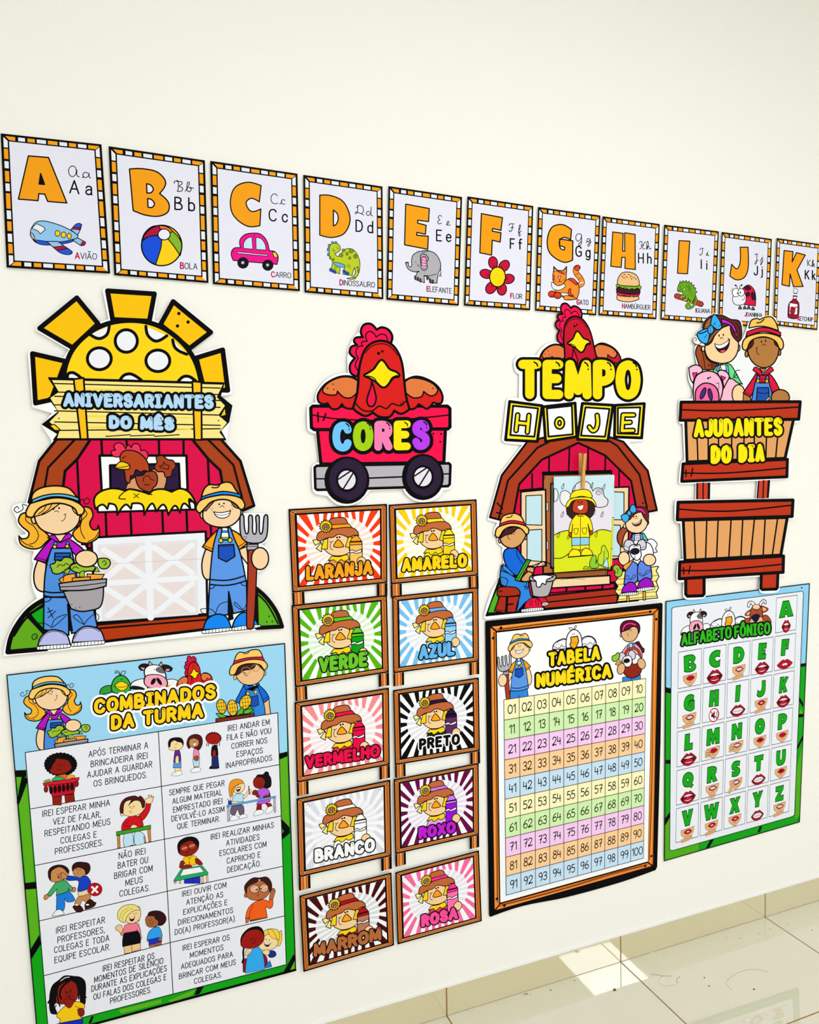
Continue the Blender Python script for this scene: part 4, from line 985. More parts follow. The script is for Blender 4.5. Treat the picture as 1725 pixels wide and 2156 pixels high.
for p in ('!490,340 490,500', '!648,180 646,335', '!838,95 830,335', '!1012,90 1010,335', '!1172,175 1170,330', '!1300,300 1300,470'): b.l(p, 16)
b.l('!380,500 600,480', 22); b.l('!590,335 1225,318', 24)
b.f('a8301c', '!600,1480 1295,1408 1280,1545 600,1600', 16); b.l('!620,1540 1280,1470', 12)
b.f('K', '!650,1395 1300,1340 1300,1410 650,1460')
for x0, x1, y in ((662, 800, 1415), (820, 975, 1402), (995, 1135, 1390), (1155, 1250, 1380)): b.f('d60b48', '!%d,%d %d,%d %d,%d %d,%d' % (x0, y, x1, y - 12, x1, y + 20, x0, y + 32))
b.part('window_frame')
b.f('b0673a', '!592,352 1228,335 1228,1242 592,1275', 16); b.f('85858c', '!663,435 1205,425 1205,1200 663,1222', 12)
b.d('602,368,5 602,382,5 612,375,5 602,396,4')
for y in (650, 1010): b.f('d9d9df', '!622,%d 640,%d 640,%d 622,%d' % (y - 38, y - 40, y + 38, y + 40), 6)
for p, q in (('!385,512 615,490 622,1200 385,1205', ('!432,548 580,540 580,822 432,816', '!442,868 580,860 580,1160 442,1150')), ('!1235,470 1392,465 1385,1120 1230,1140', ('!1240,510 1345,515 1345,772 1240,770', '!1230,820 1312,822 1312,1110 1230,1108'))):
    sh_ = b.part('shutter'); b.f('f4d0a6', p, 15)
    for r in q: b.part('window_pane', sh_); b.f('c3e2f0', r, 9)
b.part('window_sill')
b.f('f4d0a6', '!495,1200 590,1162 610,1168 608,1198 500,1212', 10); b.d('590,1186,6')
b.f('9c5b32', '!690,1268 1192,1235 1192,1298 690,1315', 10); b.d('1175,1250,5 1175,1275,5')
b.f('f6d3aa', '!660,1320 1217,1290 1217,1372 670,1408', 15); b.l('760,1330 860,1318 980,1325', 4)
# milking boy
g = b.part('printed_boy', label='boy in a straw hat and blue overalls milking into a bucket')
b.part('arm', g); b.f('d9a066', '440,1220 500,1215 505,1250 470,1300*', 10)
b.part('overalls', g)
b.f('2f86e2', '205,1195* 330,1300 380,1345 455,1345* 478,1475 502,1498* 430,1540 385,1590 350,1635* 340,1630* 362,1500 330,1410 250,1400* 200,1375* 190,1290', 12)
b.l('200,1245 270,1270 330,1310', 10); b.l('195,1305 250,1320 262,1345 240,1395', 7); b.l('!410,1390 450,1400', 7); b.l('!440,1350 425,1420', 7); b.l('!465,1350 445,1420', 7)
b.part('shirt', g)
b.f('1468dc', '222,1100 240,1050 290,1033 350,1040 390,1100 440,1160* 400,1290* 330,1285 255,1210', 12); b.l('345,1040 350,1100 400,1180', 7); b.f('2f86e2', '!218,1180 258,1215 330,1290 300,1290 215,1230', 8)
b.f('4cae2a', '!438,1140 476,1146 372,1346 330,1332', 10); b.l('!455,1145 350,1340', 6)
b.part('arm', g)
b.f('d9a066', '385,1330 450,1255 490,1270 480,1330 420,1347', 11)
b.use(g)
b.e('d9a066', 190, 965, 16, 24, 9); b.e('d9a066', 428, 935, 14, 22, 9)
b.f('d9a066', '192,930 205,985 250,1023 310,1036 370,1010 410,960 432,900 380,850 250,880', 12)
b.d('292,888,8 322,882,8'); b.l('290,910 305,900 325,908', 5); b.l('258,922 270,918', 5); b.l('265,922 262,940 285,953', 5)
b.part('hair', g); b.f('4a1f22', '200,940* 225,880 320,835 385,850 432,905* 440,880 360,842* 300,895 240,915*', 8)
b.part('straw_hat', g)
b.f('fdc968', '188,815* 212,745 255,722 330,712 385,740 418,805* 300,790', 12); b.l('250,750 290,745 305,725', 9)
b.f('dc2140', '178,845* 190,810* 300,778 418,800* 430,830* 300,805', 9)
b.f('fdc968', '145,905 160,852 200,828 300,803 412,822 455,855 452,900 428,905* 380,850 300,835 230,862 180,935 155,930', 12)
b.part('stool', g)
b.f('a82b1b', '!190,1478 252,1478 240,1640 138,1620', 11); b.f('a82b1b', '!262,1490 375,1480 350,1560 335,1632 255,1632', 11); b.l('!262,1560 310,1555', 14); b.l('150,1600 190,1615 245,1615', 6)
b.f('a82b1b', '165,1445 178,1402 330,1400 372,1432 372,1472 172,1482', 11); b.l('!180,1440 215,1436', 6); b.l('!185,1425 187,1448', 5); b.l('!205,1425 200,1448', 5)
b.part('shoes', g)
b.f('e3123e', '535,1500* 600,1490 632,1540* 585,1575*', 8); soles(b, '585,1548 635,1540 638,1565 590,1575', 4, 598, 1550, 628, 1545, 22)
b.f('e3123e', '415,1595* 440,1532 500,1497 560,1520 590,1590*', 8); b.l('465,1570 470,1530 490,1530 480,1570', 5); b.l('530,1560 520,1520 545,1520 545,1570', 5)
soles(b, '395,1605 590,1588 594,1612 390,1630', 9, 412, 1605, 580, 1592)
b.part('milk_bucket', g)
b.f('b3acb4', '472,1340* 685,1335* 645,1470 600,1490 540,1490 497,1480*', 12)
b.f('b3acb4', '465,1312 482,1292 600,1280 710,1290 690,1338 570,1347 470,1335', 11)
b.f('white', '488,1300 600,1285 685,1300 650,1318 625,1330 612,1375 585,1362 560,1398 532,1390 525,1345 500,1322', 10)
b.l('500,1310 520,1220 590,1160 660,1190 690,1290', 8)
# girl with a lamb on a bench
g = b.part('printed_girl', label='laughing girl with a blue bow holding a lamb on a wooden bench')
b.part('bench', g)
b.f('fbe78e', '!1275,1260 1650,1205 1668,1208 1645,1245 1672,1300 1645,1345 1668,1405 1645,1450 1660,1500 1280,1535 1300,1480 1262,1440 1290,1390 1262,1350 1290,1310', 9)
for y in (1300, 1350, 1400, 1450, 1490): b.l('!1285,%d 1655,%d' % (y + 25, y - 10), 5)
b.f('fbb51f', '!1372,1480 1392,1478 1394,1532 1374,1535', 8); b.f('fbb51f', '!1522,1440 1545,1438 1545,1518 1524,1520', 8)
b.part('hair', g)
b.f('a2472a', '1345,830* 1290,890 1285,970 1330,1030* 1335,960 1355,900 1390,860*', 10)
b.part('shirt', g)
b.f('58c48e', '!1400,960 1430,900 1530,895 1570,960', 8); b.f('white', '!1445,905 1500,900 1505,960 1445,965', 5)
for y in (918, 935, 950): b.l('!1455,%d 1498,%d' % (y, y - 3), 6, '2b3f8a')
b.f('6d94ea', '!1425,905 1448,905 1440,970 1415,970', 7); b.f('6d94ea', '!1495,900 1515,900 1525,960 1500,960', 7)
b.part('jeans', g)
b.f('5f83e6', '1380,1185 1430,1160 1472,1195 1465,1345 1345,1375* 1360,1250', 10); b.f('5f83e6', '1480,1180 1530,1145 1590,1200 1605,1320* 1475,1345*', 10)
b.l('1395,1320 1380,1290 1350,1310 1400,1330 1440,1280 1455,1300 1400,1330', 5); b.l('1525,1290 1490,1265 1490,1285 1525,1295 1560,1245 1600,1240 1525,1295', 5)
b.part('lamb', g)
b.f('eef0fa', '1560,970 1590,950 1625,960 1655,1000 1640,1040 1655,1070 1620,1080 1600,1120 1560,1090 1540,1010', 8)
b.f('f4f4fb', '1500,1000 1580,990 1620,1080 1580,1150 1500,1150', 9)
b.f('d4cfe2', '1345,1000 1370,960 1420,965 1440,1000 1400,1060 1350,1050', 9); b.f('d4cfe2', '1480,970 1520,955 1550,985 1545,1040 1500,1050 1470,1010', 9)
b.f('f4f4fb', '1395,1030 1420,1005 1490,1005 1500,1060 1505,1110 1470,1150 1430,1130 1400,1080', 9)
b.e('1a1424', 1447, 1065, 45, 32, 0, -8); b.d('1435,1022,5 1445,1016,5'); b.l('1447,1100 1447,1125', 5); b.l('!1350,1010 1390,1030', 4); b.l('!1495,1035 1540,1020', 4)
b.f('4a4a52', '!1440,1010 1470,990 1475,1020', 3)
b.part('hand', g); b.e('f8d5ab', 1345, 1132, 52, 64, 10); b.part('hand', g); b.e('f8d5ab', 1583, 1145, 58, 54, 10)
b.part('carrot', g)
b.f('f6a336', '!1345,1195 1400,1160 1445,1128 1405,1190 1362,1245 1335,1215', 8)
b.f('8ec23a', '1240,1225 1265,1190 1300,1200 1310,1225 1330,1240 1320,1290 1290,1305 1260,1290 1262,1255', 8); b.l('1270,1220 1290,1240 1280,1270', 5)
b.part('shoes', g)
b.f('9a12c2', '1322,1450* 1345,1390 1400,1350 1450,1370 1472,1440*', 9); b.f('9a12c2', '1470,1410* 1490,1350 1550,1310 1600,1335 1625,1395*', 9)
soles(b, '1315,1458 1472,1445 1474,1468 1312,1476', 8, 1332, 1456, 1462, 1446, 18); soles(b, '1468,1415 1628,1396 1630,1418 1468,1438', 8, 1482, 1414, 1616, 1400, 18)
b.use(g)
b.e('f8d5ab', 1352, 830, 12, 20, 8); b.e('f8d5ab', 1565, 795, 12, 22, 8)
b.f('f8d5ab', '1360,800 1372,855 1420,890 1495,892 1550,845 1568,770 1540,690 1470,680 1390,760', 10)
b.d('1437,745,7 1460,740,7'); b.l('1450,765 1462,755 1475,760', 4)
b.f('6a1a1a', '1420,800* 1460,808 1510,765* 1500,810 1465,830 1435,822', 6); b.f('white', '1422,801* 1460,808 1506,772* 1490,800 1455,815 1428,810', 3)
b.part('hair', g)
b.f('6d2a22', '1350,790* 1345,740 1380,680 1440,655 1510,650 1560,670 1575,720 1568,800* 1525,740 1510,700* 1460,710 1400,770*', 9); b.l('1440,690 1400,720 1380,770', 5); b.l('1530,680 1550,740', 5)
b.f('e022a0', '1455,665* 1510,665 1555,715* 1540,722 1500,690 1460,685*', 6)
b.part('bow', g)
b.f('3cabf0', '1398,690 1412,640 1440,632 1460,690 1430,710', 8); b.f('3cabf0', '1318,735 1370,715 1392,730 1385,780 1350,795', 8); b.f('3cabf0', '1380,690 1405,690 1410,720 1390,735 1375,715', 7)
h = a.over(affine([(700, 625), (1060, 620), (880, 742)], [(817, 412), (1032, 402), (936, 492)]))
h.cur = None; h.lw = 1.05; rooster(h, red='c4142e')
a.part('title_lettering')
text(a, 'TEMPO', (360, 928), (1497, 934), (0, -365), 43, 'ffdf10', out=25, serif=True, hl=True, gap=.05)
for ch, o, i in (('H', '!280,952 583,992 538,1325 242,1310', '!312,992 545,1017 510,1280 287,1265'), ('O', '!592,1002 890,967 905,1280 615,1325', '!627,1017 860,992 868,1258 642,1280'), ('J', '!957,970 1243,987 1195,1320 912,1305', '!987,1007 1210,1022 1168,1280 945,1270'), ('E', '!1262,988 1535,972 1510,1292 1257,1282', '!1288,1012 1497,1007 1475,1255 1288,1250')):
    k = a.part('letter_block', label='yellow block with the letter ' + ch)
    a.f('ffe31c', o, 27); a.f('f6f6fc', i, 18)
    ls = {'H': ['!355,1078 340,1222', '!460,1082 445,1238', '!350,1150 450,1160'], 'J': ['1095,1082 1100,1150 1085,1208 1055,1225 1022,1190'], 'E': ['!1435,1078 1337,1078 1327,1225 1430,1222', '!1332,1150 1402,1146'], 'O': []}[ch]
    if ch == 'O': a.e('ffe31c', 745, 1153, 46, 56, 16); a.e('f6f6fc', 745, 1153, 14, 22, 16)
    for w, c in ((54, 'K'), (24, 'ffe31c')):
        ps = []
        for t in ls: ps += stroke(path(t, False), w)
        if ps: a._emit(ps, c)
a.done()

# ------------------------------------------------------------------ weather cards pegged to the sign
Q = '692,370 1250,352 1215,1222 697,1262'
for k, (sl, d, lab, colr) in enumerate(((22, .0142, 'hindmost weather card of the stack, only a thin yellow strip of it showing', 'f4dc30'), (11, .0152, 'middle weather card of the stack, only a thin green strip of it showing', 'a9c83a'))):
    w = sheet('weather_card', lab, 'weather card', '!%d,%d %d,%d %d,%d %d,%d' % (692 + sl, 372 + sl * .3, 1250 + sl * .3, 352 + sl * .3, 1215 + sl * .9, 1222 - sl * 1.2, 697 + sl, 1262 - sl), T2, d=d, group='weather cards', part='card', t=.0004, pad=False)
    w.part('picture'); w.f('d3e7ee', '!1180,400 %d,400 %d,760 1180,760' % (1248 + sl * .3, 1236 + sl * .7)); w.f(colr, '!1170,760 %d,760 %d,%d 1160,1200' % (1236 + sl * .7, 1215 + sl * .9, 1215 - sl)); w.l('!1170,760 %d,750' % (1236 + sl * .7), 7); w.l('!1165,1060 %d,1040' % (1222 + sl * .8), 5)
    w.done()
w = sheet('weather_card', 'weather card of a girl in a yellow raincoat under rain clouds, held by a clothespin', 'weather card', '!' + Q, T2, d=.0162, group='weather cards', part='card', t=.0004, pad=False)
w.part('landscape')
w.f('cbe7f4', '!692,370 1250,352 1215,1222 697,1262')
w.f('e6e0ee', '!694,600 1238,600 1230,900 697,930')
w.f('dbe31f', '696,915* 770,880 850,868 950,930* 1040,900 1130,863 1228,880* 1215,1222* 697,1262*', 0)
w.l('696,912 770,880 850,868', 8); w.l('1040,905 1130,863 1226,880', 8); w.l('697,1130 770,1125 845,1075', 8)
cl = w.part('cloud')
w.f('e9e6f0', '694,480* 720,490 733,540 720,590 694,605*', 6); w.f('eceaf2', '748,580 758,515 805,500 850,540 845,600 800,645 765,620', 6)
w.f('e4e1ec', '865,505 900,440 960,412 1020,430 1055,505* 1090,475 1145,488 1162,550 1197,590 1182,640 1100,655 1000,610 880,560', 7); w.l('1095,520 1110,505 1125,520 1110,540 1085,525 1095,495 1135,500 1140,535', 5)
w.part('raindrops')
for x, y in ((770, 465), (875, 480), (1040, 455), (1152, 470), (765, 725), (1135, 725), (730, 915), (822, 930), (1082, 910), (1060, 705), (820, 705)): w.l('%d,%d %d,%d %d,%d %d,%d %d,%d' % (x + 16, y - 32, x - 8, y + 10, x, y + 22, x + 12, y + 10, x + 16, y - 32), 5)
w.part('bushes')
w.f('c2da2c', '965,1230* 985,1205 1020,1215 1030,1190 1060,1195 1075,1180 1120,1190 1150,1210 1205,1215* 1205,1224*', 6)
w.f('8cc63a', '1025,1190 1030,1155 1060,1100 1085,1110 1085,1180 1095,1145 1120,1160 1100,1215 1040,1220', 6)
w.f('c2da2c', '1105,1180 1110,1100 1130,1080 1140,1020 1165,1010 1185,1050 1200,1080 1195,1140 1160,1190', 6); w.f('b5e4ea', '1150,1200 1170,1150 1190,1130 1200,1215*', 5); w.l('!1155,1190 1162,1060', 5)
g = w.part('printed_girl', label='girl in a yellow raincoat, hat and boots')
w.part('hand', g); w.f('c9401f', '!835,885 862,885 852,935 832,930', 6); w.part('hand', g); w.f('c9401f', '!1025,870 1055,870 1050,910 1026,915', 6)
w.part('hair', g); w.f('38201c', '820,630 812,700 850,755 910,775 1000,770 1050,735 1072,670 1060,600 950,575', 6)
w.use(g); w.f('c9401f', '882,600 870,690 930,712 1000,702 1005,600 950,578', 6)
w.d('922,606,7 953,604,7'); w.l('930,625 945,615 958,625', 4); w.f('white', '908,642* 940,638 972,630* 960,670 938,682 918,668', 5); w.f('c9401f', '!925,715 955,715 955,735 925,735')
w.part('rain_hat', g); w.f('f7e31c', '845,570 860,522 900,497 990,488 1032,510 1048,565 950,552', 7); w.f('f7e31c', '803,645 840,582 950,560 1050,575 1088,635 1082,652* 1040,600 950,582 865,597 825,655', 7)
w.part('raincoat', g)
w.f('f7e31c', '!862,1005 1022,1000 1022,1045 862,1055', 6)
w.f('8fcdee', '!858,935 1022,928 1022,1005 858,1012', 6)
w.f('f7e31c', '900,722* 975,720* 1030,765 1057,870* 1028,875* 1010,810* 1028,935* 855,938* 868,810* 858,890* 830,888* 852,790', 7); w.f('f7e31c', '!905,720 938,735 970,715 965,742 938,735 920,745', 5)
w.l('!940,738 938,1090', 5); w.f('f7e31c', '878,855* 920,852* 915,890 900,908 885,895', 5); w.f('f7e31c', '955,850* 998,845* 995,885 980,905 962,892', 5)
w.part('rain_boots', g)
w.f('f7e31c', '825,1118* 840,1072 875,1045 930,1060 942,1108*', 7); w.f('f7e31c', '942,1105* 955,1060 990,1035 1040,1060 1055,1100*', 7); w.l('!825,1122 1055,1102', 6)
w.done()

# wooden peg holding the weather cards
def tube(pts, r, name, m, parent, n=8):
    v, f = [], []
    for i, p in enumerate(pts):
        a0 = Vector(pts[max(i - 1, 0)]); b0 = Vector(pts[min(i + 1, len(pts) - 1)]); t = (b0 - a0).normalized()
        s = t.orthogonal().normalized() if i == 0 else (s - t * s.dot(t)).normalized()
        u = t.cross(s)
        for k in range(n):
            q = Vector(p) + (s * math.cos(2 * math.pi * k / n) + u * math.sin(2 * math.pi * k / n)) * r; v.append(tuple(q))
    for i in range(len(pts) - 1):
        for k in range(n): f.append((i * n + k, i * n + (k + 1) % n, (i + 1) * n + (k + 1) % n, (i + 1) * n + k))
    f += [tuple(range(n - 1, -1, -1)), tuple(range((len(pts) - 1) * n, len(pts) * n))]
    return mesh_obj(name, v, f, [m], None, parent, True)
px0, pz0 = on_wall(1227.5, 1030, .02); px1, pz1 = on_wall(1232.5, 955, .03)
peg = bpy.data.objects.new('clothespin', None); C.objects.link(peg); peg.location = (px0, 0, pz0)
tag(peg, 'wooden clothespin clamping the weather cards onto the barn sign', 'clothespin')
L_ = pz1 - pz0; hw = .0048
wood = mat('d9a458', rough=.6, spec=.2, grain=.16, gscale=90, bump=.3)
def prong(ys):
    """side outline in (depth, height), extruded across the width"""
    n = len(ys); v = [(-hw, -d, z * L_) for d, z in ys] + [(hw, -d, z * L_) for d, z in ys]
    f = [tuple(range(n - 1, -1, -1)), tuple(range(n, 2 * n))] + [(i, (i + 1) % n, (i + 1) % n + n, i + n) for i in range(n)]
    return mesh_obj('prong', v, f, [wood], None, peg)
prong([(.0169, 0), (.0169, .2), (.0190, .3), (.0190, .36), (.0175, .46), (.0262, 1), (.0345, 1), (.0265, .5), (.0255, .2), (.0225, .02)])
prong([(.0135, .12), (.0136, .25), (.0120, .36), (.0136, .46), (.0085, 1.02), (.0066, 1.02), (.0066, .12)])
cz = L_ * .42
tube([(math.sin(t * .35) * .0002 - hw - .0012 + t * .00034, -.0165 + .0052 * math.cos(t * .7), cz + .0052 * math.sin(t * .7)) for t in range(36)], .0006, 'spring', mat('6d6a62', rough=.35, spec=.6, grain=.05), peg)
# ------------------------------------------------------------------ helpers of the day crates
J1, J2 = crop(1400, 640, 5.3077), crop(1400, 920, 5.3077)
RB, CW = 'bd351c', 'e5a266'
ol = (cv(J1, '158,1310* 160,1085 185,1065* 305,1060* 312,960 268,850 262,715* 330,680 360,680* 338,570 338,480 370,455* 325,435 310,395 330,370 362,360* 362,315 440,268* 428,220 480,150 550,98* 600,112 700,128 760,165 860,195 868,320 850,420* 900,320* 930,230 980,150 1050,150 1110,140 1185,128 1245,170 1272,280 1310,325 1345,440 1312,560* 1265,650 1212,722* 1240,830 1292,940 1370,975 1402,1065* 1525,1070* 1542,1095 1528,1290 1500,1325* 1452,1332*')
   + cv(J2, '1365,225* 1397,240 1388,440 1360,468* 1188,480* 1170,682* 1020,684* 1035,492* 517,512* 512,697* 342,699* 346,522* 170,528* 158,500 182,290 210,265* 218,240*') + cv(J1, '200,1340* 165,1335*'))
a = sheet('helpers_sign', 'crate cutout with two children and a pig reading AJUDANTES DO DIA', 'wall sign', ol, IDM, d=.008)
a = a.at(J1)
a.part('background'); a.f('f3f4fb', '!860,420 1040,760 880,1060 700,700 800,600')
g = a.part('printed_girl', label='laughing girl with a blue bow and brown hair')
hr = a.part('hair', g)
a.f('9c4a22', '375,465 345,540 370,640 400,735* 530,735* 610,680 480,620 430,490', 14); a.l('400,500 430,580 450,720', 8); a.f('7a2a2a', '!530,650 590,680 520,720', 5); a.l('500,650 530,660 510,690 485,690 500,670', 7)
s = a.part('shirt', g)
a.f('66dd86', '540,750* 590,690 720,670 790,760 850,870 870,895* 780,870 700,800 560,800', 11)
a.f('white', '!620,685 690,680 690,740 640,740', 7); a.f('7fa2ea', '!598,690 625,682 605,745 570,745', 8); a.f('7fa2ea', '!680,680 708,690 718,785 690,765', 8); a.l('790,760 800,800 770,820 795,750 840,742', 9); a.e('66dd86', 800, 812, 16, 16, 8)
p = a.part('printed_pig', label='pink pig with a broad snout')
a.f('f7bcd4', '610,1090* 650,960 700,850 750,835 800,870 840,900 870,960 870,1090*', 12)
a.part('hand', g); a.e('f9d3a2', 825, 1010, 72, 108, 13)
a.use(p)
a.f('f7bcd8', '270,715* 340,682 400,700 422,750 350,800 315,885* 285,830', 13); a.f('ee2380', '!310,770 365,765 330,840', 8)
a.f('f7bcd8', '590,770 625,740 690,760 722,812 690,880 660,940* 645,860', 13); a.f('ee2380', '!625,800 682,822 650,862', 8)
a.f('f7b6d6', '325,1090* 320,920 350,810 420,762 500,750 580,780 630,850 650,950 615,1090*', 14)
a.f('ee6ca4', '345,1090* 350,960 420,892 500,888 570,928 602,1000 605,1090*', 14)
a.e('4b2a78', 428, 1000, 24, 68, 10, 22); a.e('4b2a78', 508, 1010, 22, 66, 10, -12); a.d('485,830,12 508,820,9'); a.l('575,890 605,880', 7); a.l('602,885 605,930 595,970', 6)
a.use(g)
a.e('f9d3a2', 430, 500, 18, 30, 12); a.e('f9d3a2', 825, 490, 16, 36, 12)
a.f('f9d3a2', '450,470 460,560 510,628 600,660 660,664 740,640 800,570 825,470 810,330 740,230 650,260 560,340 480,450', 14)
a.e('K', 608, 354, 8, 13); a.e('K', 655, 346, 8, 13); a.l('618,392 635,375 655,388', 7)
a.f('2c1014', '558,445* 620,458 690,425 722,392* 715,470 675,530 625,542 582,505', 10); a.f('white', '560,447* 620,458 690,425 718,398* 710,440 670,480 610,498 575,480', 5); a.f('f0506a', '620,530 650,515 680,520 650,540'); a.l('!705,385 728,402', 8)
a.use(hr)
a.f('5f2526', '428,300 440,210 520,132 640,127 740,172 830,190 858,280 852,390 820,425* 760,360 735,285 735,235* 640,270 560,350 520,430 460,462 432,400', 13)
a.f('a9602f', '440,285* 462,205 520,150 545,180 510,260*', 7); a.f('a9602f', '500,430* 560,340 640,268* 560,310 480,420*', 5); a.f('8c3430', '760,260* 800,300 830,380* 790,350*', 5); a.l('790,210 830,260 835,360', 7); a.l('760,290 790,350 820,390', 6)
a.f('c92ad2', '630,168* 700,188 770,240 805,320* 780,312 735,240 640,212*', 10)
a.part('bow', g)
a.f('35aef7', '512,230 545,115 600,160 637,262 590,287 540,255', 12); a.f('35aef7', '363,330 470,275 500,300 495,370 472,442 400,420', 12); a.l('380,330 420,325 470,300', 12); a.f('35aef7', '485,260 520,240 548,285 520,335 485,320', 11); a.l('505,255 515,320', 5); a.l('!470,340 445,380', 6); a.l('!545,240 565,205', 6); a.d('610,245,5 625,235,5')
a.l('410,435 370,455 325,435 315,395 345,378 355,405 335,412', 7)
g = a.part('printed_boy', label='boy in a straw hat, red shirt and blue overalls')
a.part('arm', g); a.f('b67a40', '!880,1000 960,1040 960,1090 875,1090', 11)
sh = a.part('shirt', g)
a.f('dc163c', '1030,760* 960,870 877,992* 955,1042* 1030,880', 13); a.l('!888,975 968,1020', 7); a.f('dc163c', '1165,770* 1230,850 1285,960* 1200,985* 1150,860', 13); a.f('dc163c', '!1040,780 1160,780 1165,900 1030,900')
a.part('overalls', g)
a.f('4d8ae6', '1040,795* 1010,880 968,1095* 1195,1095* 1200,1010 1168,880 1160,795* 1128,810* 1130,882* 1060,882* 1062,810*', 13)
a.f('1d50b0', '!1035,935 1160,935 1168,1090 1022,1090', 12); a.l('1035,985 1100,1000 1160,990', 8); a.e('fbb51f', 1043, 860, 18, 22, 9); a.e('fbb51f', 1142, 862, 18, 22, 9)
a.use(g); a.f('b67a40', '!1060,720 1135,720 1100,775', 8)
a.use(sh); a.f('dc163c', '985,740* 1010,705 1060,730 1095,800* 1050,785', 11); a.f('dc163c', '1215,745* 1190,705 1140,740 1098,800* 1150,785', 11); a.l('!1085,820 1085,880', 7); a.l('!1112,820 1112,880', 7)
a.part('hand', g); a.e('b67a40', 1292, 1045, 102, 88, 14); a.f('fbc21e', '1130,1080 1160,1045 1175,1050 1150,1080', 5); a.use(g)
a.e('b67a40', 915, 560, 18, 34, 12); a.e('b67a40', 1283, 540, 16, 36, 12)
a.f('b67a40', '928,490 945,590 1000,668 1080,710 1150,706 1220,660 1265,570 1275,470 1220,400 1100,372 980,400', 14)
a.e('K', 1081, 422, 7, 14); a.e('K', 1127, 413, 7, 14); a.l('1087,466 1107,450 1128,461', 7); a.l('1018,492 1042,490', 7); a.l('1030,492 1026,530 1038,555 1058,568', 7)
a.part('hair', g); a.f('45191f', '925,510* 940,450 990,400* 990,450 950,500*', 8); a.f('45191f', '1275,500* 1260,440 1220,405* 1230,450 1265,480*', 8)
a.part('straw_hat', g)
a.f('fcc85e', '940,270* 970,182 1030,162 1060,175* 1120,150 1190,145 1240,200 1272,300* 1100,250', 14); a.l('1030,210 1070,205 1110,170', 13)
a.f('dc163c', '905,368* 920,312* 1050,268 1150,268 1295,318* 1297,360* 1180,320 1080,310', 12)
a.f('fcc85e', '865,470 885,400 950,355 1100,325 1250,352 1310,395 1327,470 1302,512 1275,490* 1240,420 1170,380 1090,368 1000,390 950,430 912,515 880,510', 14)
cr = a.part('crate')
a.f(CW, '!235,1300 1440,1290 1345,1725 250,1765', 34)
for p in ('!355,1320 372,1760', '!485,1320 487,1755', '!603,1320 600,1750', '!752,1320 745,1745', '!892,1320 880,1740', '!1003,1320 1000,1740', '!1143,1320 1130,1735', '!1278,1320 1240,1725'): a.l(p, 17)
a.part('rim', cr)
a.f(RB, '!182,1097 1515,1092 1497,1288 172,1300', 34); a.l('185,1182 600,1192 1000,1180 1495,1152', 17)
b = a.at(J2)
b.part('lower_rail', cr)
b.f(RB, '!205,300 1372,250 1366,445 190,497', 34); b.l('205,402 600,406 1000,380 1350,347', 17); b.l('!238,368 238,445', 15); b.l('!312,350 295,440', 15)
for o, i, c in (('!352,514 510,509 506,696 350,698', '!374,514 482,511 480,696 372,697', '!430,514 428,697'), ('!1042,490 1180,480 1164,681 1026,684', '!1058,488 1152,482 1140,681 1044,683', '!1105,486 1098,682')):
    b.part('post'); b.f('K', o); b.f('c8402a', i); b.l(c, 14)
b.part('title_lettering')
text(a, 'AJUDANTES', (324, 1492), (1316, 1472), (0, -205), 23, 'ffe60f', out=20, serif=True, hl=True, gap=.04)
text(b, 'DO', (513, 302), (749, 296), (0, -208), 26, 'ffe60f', out=21, serif=True, hl=True, gap=.04)
text(b, 'DIA', (823, 289), (1119, 276), (0, -203), 25, 'ffe60f', out=21, serif=True, hl=True, gap=.04)
a.done()
ol = '113,725* 135,700* 700,697 1430,683* 1462,700 1448,905 1420,918* 1382,922* 1312,1305* 1352,1322 1348,1520 1320,1545* 1285,1552* 1283,1700 1255,1738* 1090,1748 1058,1712 1065,1562* 460,1592* 457,1780 430,1807* 250,1817 208,1782 215,1622* 160,1627 133,1600 148,1390 180,1365* 203,1360* 175,967* 135,957 113,930'
a = sheet('name_crate_sign', 'blank crate cutout hanging by two legs over the phonics chart', 'wall sign', ol, J2, d=.0105)
cr = a.part('crate')
a.f(CW, '!207,930 1370,900 1298,1320 227,1380', 34)
for p in ('!330,940 345,1370', '!470,940 457,1365', '!597,935 580,1355', '!742,930 716,1350', '!872,925 852,1340', '!1003,920 960,1335', '!1123,915 1100,1325', '!1262,910 1203,1320'): a.l(p, 17)
a.part('foot', cr); a.f(RB, '!235,1560 440,1560 440,1752 422,1774 255,1780 235,1757', 36)
a.part('foot', cr); a.f(RB, '!1080,1520 1266,1510 1260,1682 1245,1700 1092,1706 1075,1690', 34)
a.part('upper_rail', cr); a.f(RB, '!150,730 1434,705 1424,888 140,926', 36); a.l('150,805 500,828 800,825 1420,763', 17)
a.part('lower_rail', cr); a.f(RB, '!168,1398 1328,1330 1323,1512 162,1585', 36); a.l('175,1492 500,1492 850,1468 1310,1423', 17); a.l('!210,1460 213,1530', 15); a.l('!285,1442 268,1525', 15)
a.done()
